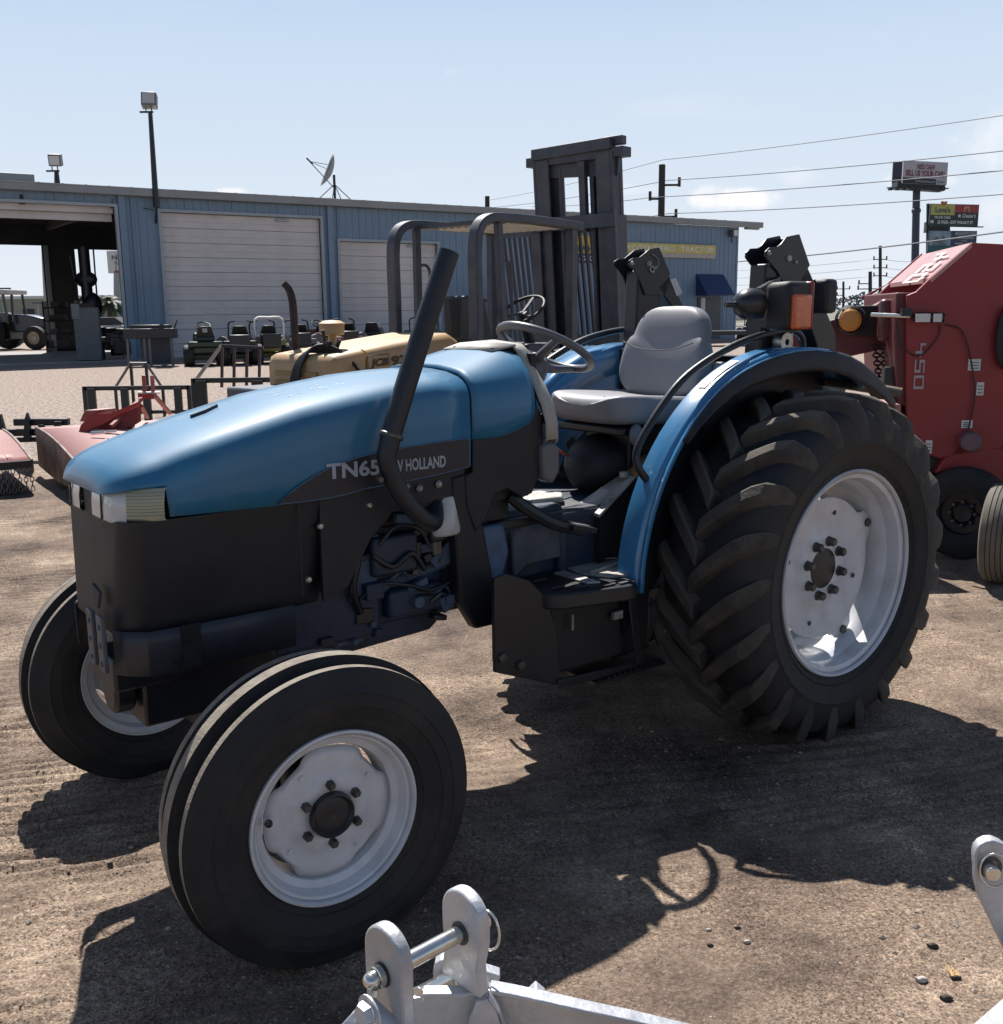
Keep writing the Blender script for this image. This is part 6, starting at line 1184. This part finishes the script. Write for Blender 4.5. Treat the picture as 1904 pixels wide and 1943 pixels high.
m=MB(); m.box(K.matrix_world.inverted()@at(1690,770,6.6) if False else KI@at(1688,770,6.7),(.10,.12,.5)); m.build('jack_leg',BLKM,K)
# red implement lid behind the big tyre
b0=at(1630,748,6.6); b0.z=0; g=thing('red_mower_deck','low red implement cover showing above the big rear tyre of the blue tractor','implement',loc=b0)
m=MB(); c=at(1625,750,6.6); m.ex([c+Vector((-.12,0,.02)),c+Vector((.10,0,.0)),c+Vector((.16,-.35,-.03)),c+Vector((-.20,-.35,.0))],(0,0,-.05)); m.box(c+Vector((0,.3,-.3)),(.6,.6,.5)); m.build('cover',REDD,g,world=True,bev=.01)
# ------------------------------------------------------------------ left side implements
def cutter(name,label,o,xd,wd,dp,zr_,zf,grp,plate=True,chains=True):
    # deck: rear edge runs from o along xd (unit), depth away along yd
    yd=Vector((-xd.y,xd.x,0)); g=thing(name,label,'rotary cutter',loc=(o.x,o.y,0),rz=math.atan2(xd.y,xd.x),group=grp)
    m=MB(); S=[]
    for k in range(11):
        t=k/10; z=zr_+(zf-zr_)*math.sin(min(1,t*1.15)*PI/2); S.append([Vector((x,t*dp,z)) for x in (0,wd*.33,wd*.66,wd)])
    m.loft(S,ring=False,cap0=False,cap1=False); dk=m.build('deck',REDD,g,solid=.02,smooth=60)
    for x in (0,wd):
        m=MB(); P=[(x,0,zr_+.012)]+[(x,k/10*dp,zr_+(zf-zr_)*math.sin(min(1,k/10*1.15)*PI/2)+.012) for k in range(1,11)]+[(x,dp,.10),(x,dp*.55,.07),(x,dp*.12,zr_-.18),(x,.0,zr_-.10)]
        m.ex(P,(.02 if x else -.02,0,0)); m.build('side_skirt',mat('worn_skirt',(.14,.085,.06),.6,0,.5,4,dirt=(.06,.04,.03),da=.7,ds=6),g,smooth=0)
    m=MB(); m.box((wd/2,-.01,zr_-.03),(wd,.03,.07)); m.build('rear_rail',BLKM,g)
    if chains:
        n=int(wd/.05)
        for k in range(n):
            x=.04+k*.05; chain('chain_strand',Vector((x,-.03,zr_-.06)),Vector((x,-.03,zr_-.27)),5,.016,.0045,g,world=False,mt=mat('chain_grey',(.22,.21,.22),.5,.5,.2,40))
    return g
GC='red rotary cutters at the left'
xd=Vector((.84,.54,0)).normalized()
pA=gz(59,878,.28); o=pA-xd*2.1; ca_=cutter('rotary_cutter','red rotary cutter with a curtain of hanging chains at the left edge',o,xd,2.1,1.75,.30,.42,GC)
text('deck_lettering','HOWSE',(1.55,.10,.335),(1,0,0),(0,1,.1),.42,.09,mat('deck_letter',(.5,.30,.28),.6),ca_,depth=.004)
pB=gz(167,897,.30); ob=gz(165,900,.30); cb=cutter('rotary_cutter','red rotary cutter with worn dark side skirt and raised hitch behind the bonnet',Vector((ob.x,ob.y,0)),xd,2.0,2.3,.30,.48,GC)
# gearbox cover and A-frame on the second cutter
def DP(l,Yd): return [at(x,y,Yd) for x,y in l]
BK=Vector((.12,.22,0))
m=MB(); m.ex(DP([(148,824),(153,807),(170,790),(184,785),(212,783),(261,763),(259,771),(212,792),(153,826)],9.9),Vector((.02,.03,0))); m.build('gearbox_guard',RED,cb,world=True)
m=MB(); m.ex(DP([(150,800),(157,784),(161,778),(184,778),(180,786),(160,800)],10.0),BK); m.build('gearbox_cover',REDD,cb,world=True,bev=.01)
m=MB(); m.ex(DP([(165,812),(240,775),(262,765),(262,800),(225,822),(165,828)],10.1),Vector((.02,.03,0))); m.build('gearbox_side',mat('deep_red',(.12,.012,.015),.5),cb,world=True)
for p,q,w_ in (((269,756),(212,808),.04),((295,752),(323,784),.035),((268,770),(280,792),.03)): m=MB(); m.bar(at(*p,10.4),at(*q,10.0 if w_==.04 else 10.7),w_,.03); m.build('hitch_brace',REDD,cb,world=True)
for px in (274,290): m=MB(); m.box(at(px,731,10.5),(.036,.03,.20)); m.build('hitch_mast',REDD,cb,world=True,bev=.004)
m=MB(); m.box(at(280,750,10.5),(.17,.08,.07)); m.build('hitch_cross',RED,cb,world=True,bev=.005)
m=MB(); m.cyl(at(262,745,10.4),at(303,745,10.4),.010,8); m.cyl(at(173,822,9.6),at(199,820,9.6),.018,10); m.cyl(at(202,819,9.6),at(221,818,9.6),.013,10); m.build('zinc_shaft',CHROME,cb,world=True,split=True)
m=MB(); m.cyl(at(228,806,10.2),at(250,800,10.2),.07,14); m.build('gearbox',BLKM,cb,world=True)
# black box blade beyond the cutters
q_=at(70,815,11.4); g=thing('box_blade','black box blade with short tines lying behind the red cutters','implement',loc=(q_.x,q_.y,0),rz=0)
for a_,b_,h_ in (((28,801),(131,800),.075),((-20,822),(129,818),.075),((-20,836),(95,833),.05)): m=MB(); m.bar(at(*a_,11.4),at(*b_,11.4),.08,h_); m.build('cross_beam',BLKM,g,world=True,bev=.006)
for P in ([(44,835),(46,796),(50,783),(55,796),(57,835)],[(-8,800),(0,786),(8,815),(14,838),(-8,838)],[(102,800),(115,800),(110,832),(104,832)],[(64,822),(74,806),(82,806),(82,826)]): m=MB(); m.ex(DP(P,11.3),Vector((0,.05,0))); m.build('tine',BLKM,g,world=True)
# lifting pallet frames
def pframe(px0,px1,pt,pb,Yd,label,rz_=0.0):
    a=at(px0,pt,Yd); b_=at(px1,pt,Yd); zb=max(0,at(px0,pb,Yd).z-.0); w_=(b_-a).length; ht=a.z; g=thing('pallet_frame',label,'frame',loc=(a.x,a.y,0),group='black square-tube frames')
    T_=.062
    for z in (ht,ht-.36): m=MB(); m.bar((0,0,z),(w_,0,z),T_,T_ if z==ht else T_*.8); m.build('rail',BLKM,g)
    for x in (0,w_): m=MB(); m.bar((x,0,0),(x,0,ht+.03),T_,T_); m.build('post',BLKM,g)
    for x in (.075,.39,.60,.90) if px0<300 else (.10,.80): m=MB(); m.bar((w_*x,-.05,0),(w_*x,-.05,ht),.05,.11 if px0<300 else .14,up=(1,0,0)); m.build('upright_plate',BLKM,g)
    return g,a,w_,ht
g,a,w_,ht=pframe(161,359,737,788,15.4,'black square-tube frame with two rails standing left of the bonnet behind the red hitch')
g,a,w_,ht=pframe(368,520,722,780,13.2,'black square-tube frame to the right, partly hidden by the blue bonnet')
# grey trapezoid hoops behind
p0=at(219,735,16.4); p1=at(248,689,16.4); p2=at(277,689,16.4); p3=at(309,737,16.4); g=thing('trapezoid_hoop','thin grey trapezoid tube hoop rising above the left black frame','hoop',loc=(p0.x,p0.y,0))
m=MB(); m.tube([p0,p1,p2,p3],.022,8); m.build('hoop_tube',mat('hoop_grey',(.16,.14,.14),.5,.3),g,world=True)
m=MB(); m.bar(p1,Vector((p1.x,p1.y,0)),.04,.04); m.bar(p2,Vector((p2.x,p2.y,0)),.04,.04); m.bar(p0,Vector((p0.x,p0.y,0)),.04,.04); m.bar(p3,Vector((p3.x,p3.y,0)),.04,.04); m.build('hoop_leg',BLKM,g,world=True,split=True)
p0=at(371,722,13.9); p1=at(420,656,13.9); p2=at(500,660,13.9); g=thing('hay_rack_gate','steel gate with slanted pale brace and thin upright bars above the right black frame','gate',loc=(p0.x,p0.y,0))
m=MB(); m.bar(p0,p1,.05,.04); m.build('slanted_brace',mat('brace_pale',(.30,.27,.26),.5,.3),g,world=True); m=MB(); m.bar(p1,p2,.04,.04); m.build('top_bar',BLKM,g,world=True)
for px in (422,445,469,493): a=at(px,657,13.9); m=MB(); m.bar(a,at(px-1,735,13.9),.035,.035); m.build('upright_bar',mat('bar_brown',(.06,.035,.035),.6),g,world=True)
# more small kit between forklift and building
for px0,px1,py0,py1,Yd,nm,lb,cat,mt in ((937,955,572,604,44,'storage_box','pale storage box with dark flat lid against the blue wall','box',DOORM),):
    a=at((px0+px1)/2,py0,Yd); g=thing(nm,lb,cat,loc=(a.x,a.y,0)); hh=a.z; w_=(px1-px0)/F*Yd
    m=MB(); m.box((0,0,hh/2),(w_,.6,hh)); m.build('body',mt,g,bev=.02); m=MB(); m.box((-.3,0,hh+.05),(w_*2.4,.8,.1)); m.build('lid',BLKM,g,bev=.02)
# ------------------------------------------------------------------ galvanised hitch frames in the foreground
def roundplate(c,wdir,t,r,h,wb,hole,dn=Vector((0,0,-1)),nseg=14):
    # plate with round head of radius r centred at c, going down h and widening to wb; thickness vector t
    P=[c+wdir*r*math.cos(a)-dn*r*math.sin(a) for a in [PI*k/nseg for k in range(nseg+1)]]
    P+=[c-wdir*r+dn*h*.25,c-wdir*wb+dn*h*.6,c-wdir*wb*1.25+dn*h,c+wdir*wb*1.0+dn*h,c+wdir*wb*.85+dn*h*.6,c+wdir*r+dn*h*.25]
    return P
n0=at(722,1812,.96); n0.z-=0; pd=Vector((.116,.086,-.002)).normalized(); wdv=Vector((-pd.y,pd.x,0))
PZ=at(742,1795,.985).z
pc=at(706,1860,.955); pe_=at(893,1788,1.045); pe_.z=pc.z; pd=(pe_-pc).normalized(); wdv=Vector((pd.y,-pd.x,0)).normalized()
g=thing('galvanised_hitch','galvanised three-point hitch frame with a zinc pin at the bottom centre','hitch',loc=(pc.x,pc.y-.1,0))
np_=pc+pd*.022; fp_=pc+pd*.128
m=MB(); m.ex(roundplate(np_+Vector((0,0,.020))-pd*.008,wdv,pd,.033,.24,.042,0),pd*.016); m.build('clevis_plate',GALV,g,world=True,bev=.0025,smooth=40)
m=MB(); m.ex(roundplate(fp_+Vector((0,0,.018))-pd*.008,wdv,pd,.033,.085,.030,0),pd*.016); m.build('clevis_plate',GALV,g,world=True,bev=.0025,smooth=40)
m=MB(); m.cyl(pc-pd*.002,fp_+pd*.030,.0095,20); m.build('hitch_pin',CHROME,g,world=True,bev=.001)
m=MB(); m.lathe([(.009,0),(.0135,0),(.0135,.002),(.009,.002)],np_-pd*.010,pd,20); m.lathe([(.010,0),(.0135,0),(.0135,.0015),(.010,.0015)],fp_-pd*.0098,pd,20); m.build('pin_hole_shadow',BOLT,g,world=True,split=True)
m=MB(); c=pc+pd*.004; m.lathe([(.0105,0),(.012,.001),(.012,.007),(.0105,.008)],c,pd,16); m.ball(pc,(.010,.010,.009),12,8); m.box(c+Vector((0,-.004,-.012)),(.006,.010,.008)); m.build('linch_collar',CHROME,g,world=True)
rc=fp_+pd*.022+Vector((.004,0,-.010)); m=MB(); m.tube([rc+Vector((math.cos(a)*.013+.004,math.cos(a)*-.010,math.sin(a)*.024)) for a in [2*PI*k/28 for k in range(28)]],.0016,8,closed=True); m.tube([fp_+pd*.012+Vector((0,0,.014)),fp_+pd*.028+Vector((0,0,.008))],.004,8); m.build('linch_ring',CHROME,g,world=True,smooth=80)
m=MB(); 
for k in range(4): m.lathe([(.004,0),(.007,.001),(.004,.002)],fp_+pd*(.010)+Vector((.006,0,-.050-.003*k)),Vector((0,0,1)),12)
m.cyl(fp_+pd*.008+Vector((.006,0,-.062)),fp_+pd*.008+Vector((.006,0,-.046)),.006,12); m.build('bolt_end',STEEL,g,world=True)
# centre block, lower pin and ribs
Yw=1.03
m=MB(); m.ex([at(x,y,1.10) for x,y in [(822,1850),(826,1830),(838,1822),(880,1832),(950,1853),(940,1900),(822,1895)]],(.0,.018,0)); m.build('back_plate',GALV,g,world=True,bev=.002)
m=MB(); m.cyl(at(792,1890,1.04),at(858,1856,1.10),.0095,18); m.lathe([(.0095,0),(.0135,0),(.0135,.002)],at(853,1862,1.095),Vector((.8,.6,0)),18); m.build('lower_pin',CHROME,g,world=True,bev=.001)
top=[(700,1905),(802,1887),(880,1886),(932,1880),(980,1889),(1040,1902),(1120,1920),(1205,1938),(1400,1985)]
def strip(pts,Yd,dep,th,nm,par=g):
    m=MB(); A=[at(x,y,Yd) for x,y in pts]; m.loft([[p,p+Vector((0,dep,0)),p+Vector((0,dep,-th)),p+Vector((0,0,-th))] for p in A]); return m.build(nm,GALV,par,world=True,bev=.0015)
strip(top[1:4],Yw,.016,.005,'flange_bar'); strip(top[3:],Yw-.002,.020,.006,'flange_bar'); strip([(932,1880),(914,1850)],Yw+.004,.016,.005,'flange_bar')
m=MB(); m.ex([at(x,y,Yw+.006) for x,y in [(700,1910),(802,1892),(880,1891),(932,1885),(932,2060),(700,2060)]],(0,.008,0)); m.build('centre_casting',GALV,g,world=True)
m=MB(); m.ex([at(x,y,Yw+.010) for x,y in [(933,1885),(980,1894),(1040,1907),(1120,1925),(1205,1943),(1400,1990),(1400,2090),(1215,2040),(1010,1985),(933,1970)]],(0,.006,0)); m.build('web_plate',GALV,g,world=True)
m=MB(); m.ex([at(x,y,Yw-.012) for x,y in [(905,1905),(925,1895),(945,1920),(965,1990),(965,2060),(890,2060),(890,1940)]],(0,.010,0)); m.build('rib_plate',GALV,g,world=True,bev=.002)
strip([(928,1893),(948,1920),(968,1985)],Yw-.016,.014,.004,'flange_bar')
m=MB(); m.bar(at(1005,1880,Yw+.05),at(1024,1896,Yw+.05),.018,.022); m.build('rear_lug',GALV,g,world=True,bev=.002)
m=MB(); c=at(697,1925,.93); m.lathe([(0,-.008),(.012,-.008),(.014,-.004),(.014,.0)],c,pd,6); m.lathe([(.012,0),(.019,0),(.019,.002)],c+pd*.002,pd,18); m.build('hex_bolt',GALV,g,world=True)
m=MB(); a=at(700,1880,.95); m.ex([at(690,1895,.955),at(640,1950,.93),at(640,2080,.90),at(760,2080,.90),at(760,1960,.94)],pd*.012); m.build('side_gusset',GALV,g,world=True,bev=.003)
m=MB(); q=at(800,1980,.93); 
for dx,dy in ((-.25,-.05),(.30,-.12),(.02,.12)): m.bar(q,Vector((q.x+dx,q.y+dy-.05,0)),.04,.04)
m.build('frame_leg',GALV,g,world=True,split=True)
g=thing('galvanised_hitch','second galvanised hitch plate with its pin at the lower right edge','hitch',loc=(.62,1.05,0))
Yr=1.10; arc=[(1852,1650),(1851,1625),(1854,1612),(1862,1603),(1874,1597),(1888,1596),(1903,1602),(1920,1615),(1932,1640),(1940,1800),(1925,1840),(1900,1790),(1880,1748),(1860,1705),(1853,1675)]
m=MB(); m.ex([at(x,y,Yr) for x,y in arc],(.002,.016,0)); m.build('clevis_plate',GALV,g,world=True,bev=.002,smooth=40)
pn=at(1879,1650,Yr-.006); m=MB(); m.cyl(pn+Vector((-.001,-.012,0)),pn+Vector((.004,.03,0)),.0085,18); m.build('hitch_pin',CHROME,g,world=True,bev=.001)
m=MB(); m.tube([pn+Vector((.004+.0155*math.cos(a),-.004-.004*math.cos(a),.001+.021*math.sin(a))) for a in [2*PI*k/24 for k in range(24)]],.0013,6,closed=True); m.build('linch_ring',CHROME,g,world=True,smooth=80)
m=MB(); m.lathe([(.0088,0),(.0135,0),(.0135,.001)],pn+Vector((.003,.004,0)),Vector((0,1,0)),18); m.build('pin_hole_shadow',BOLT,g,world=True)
m=MB(); zq2=at(1870,1925,.98).z; m.ex([gz(1838,1950,zq2),gz(1910,1888,zq2),gz(1990,1888,zq2),gz(1990,2000,zq2),gz(1838,2000,zq2)],(0,0,-.012)); m.build('top_flange',GALV,g,world=True,bev=.002)
m=MB(); m.bar(at(1930,1800,Yr+.0),Vector((.66,1.0,zq2-.01)),.012,.05,up=(0,1,0)); m.bar(Vector((.66,1.0,zq2-.012)),Vector((.70,1.05,0)),.05,.05); m.build('frame_leg',GALV,g,world=True,split=True)
# ------------------------------------------------------------------ loose stones and the wood splinter
def hz_(x,y): return float(gh(np.array([x]),np.array([y]))[0])
m=MB(); rr=random.Random(11)
NP=46000; py_=1.25+RNG.random(NP)**1.4*5.0; px_=RNG.uniform(-2.4,3.0,NP); keep=vnoise(px_,py_,.5,77)+.40>RNG.random(NP)*.8; px_=px_[keep]; py_=py_[keep]; NP=len(px_); pr=np.where(RNG.random(NP)<.965,RNG.uniform(.0014,.0048,NP),RNG.uniform(.005,.011,NP)); pz=gh(px_,py_)+pr*.1
OC=np.array([(1,0,0),(-1,0,0),(0,1,0),(0,-1,0),(0,0,1),(0,0,-1)],float); VV=np.stack([px_,py_,pz],-1)[:,None,:]+OC[None]*pr[:,None,None]*RNG.uniform(.6,1.3,(NP,6,1))*np.array([1,1,.6]); FF=np.array([(0,2,4),(2,1,4),(1,3,4),(3,0,4),(2,0,5),(1,2,5),(3,1,5),(0,3,5)]); FA_=(FF[None]+(np.arange(NP)*6)[:,None,None]).reshape(-1,3)
m.v=[tuple(v) for v in VV.reshape(-1,3).tolist()]; m.f=[tuple(f) for f in FA_.tolist()]
o=m.build('gravel_bits',mat('pebble',(.24,.195,.16),.85,0,.85,60),None,smooth=0); tag(o,'scattered small stones on the dirt in the foreground','gravel',kind='stuff')
for k,(px,py,r,lb) in enumerate(((1771,1795,.013,'dark clod casting a shadow near the lower right'),(1750,1858,.014,'pale flat stone left of the wood splinter'),(1418,1790,.009,'small white stone on the lit dirt right of the hitch'),(1797,1893,.014,'dark clod below the wood splinter'),(1345,1768,.007,'small pale stone beside the shadow edge'),(1400,1765,.008,'dark pebble left of the small white stone'),(1348,1795,.008,'grey pebble between hitch bar and shadow'))):
    p=gz(px,py); m=MB(); r_=r; m.ball((0,0,r*.35),(r,r*.8,r*.55),9,6); m.v=[(x*(1+.3*math.sin(7*x/r+y/r*3)),y*(1+.25*math.cos(5*y/r)),z) for x,y,z in m.v]
    o=m.build('stone',mat('stone_pale',(.42,.39,.36),.85,0,.3,60) if k in (1,2,4) else mat('stone_dark',(.05,.04,.035),.9,0,.3,60),None,smooth=30); o.location=(p.x,p.y,hz_(p.x,p.y)); tag(o,lb,'stone',group='loose stones in the foreground')
p=gz(1810,1848); g=thing('wood_splinter','frayed tan piece of split wood lying on the dirt at the lower right','wood',loc=(p.x,p.y,hz_(p.x,p.y)))
for k in range(9):
    x=-.010+.0026*k; l=.028+rr.uniform(-.012,.014); m=MB(); m.bar((x,-.014,.008+rr.uniform(-.002,.002)),(x+rr.uniform(-.003,.003),-.014+l*1.1,.004+l*.12),.0024,.002); m.build('wood_fibre',mat('split_wood',(.42,.26,.11),.7,0,.3,80),g)
m=MB(); m.box((0,-.012,.004),(.024,.010,.008)); m.build('dark_end',mat('stone_dark',(0,0,0)),g,bev=.001)
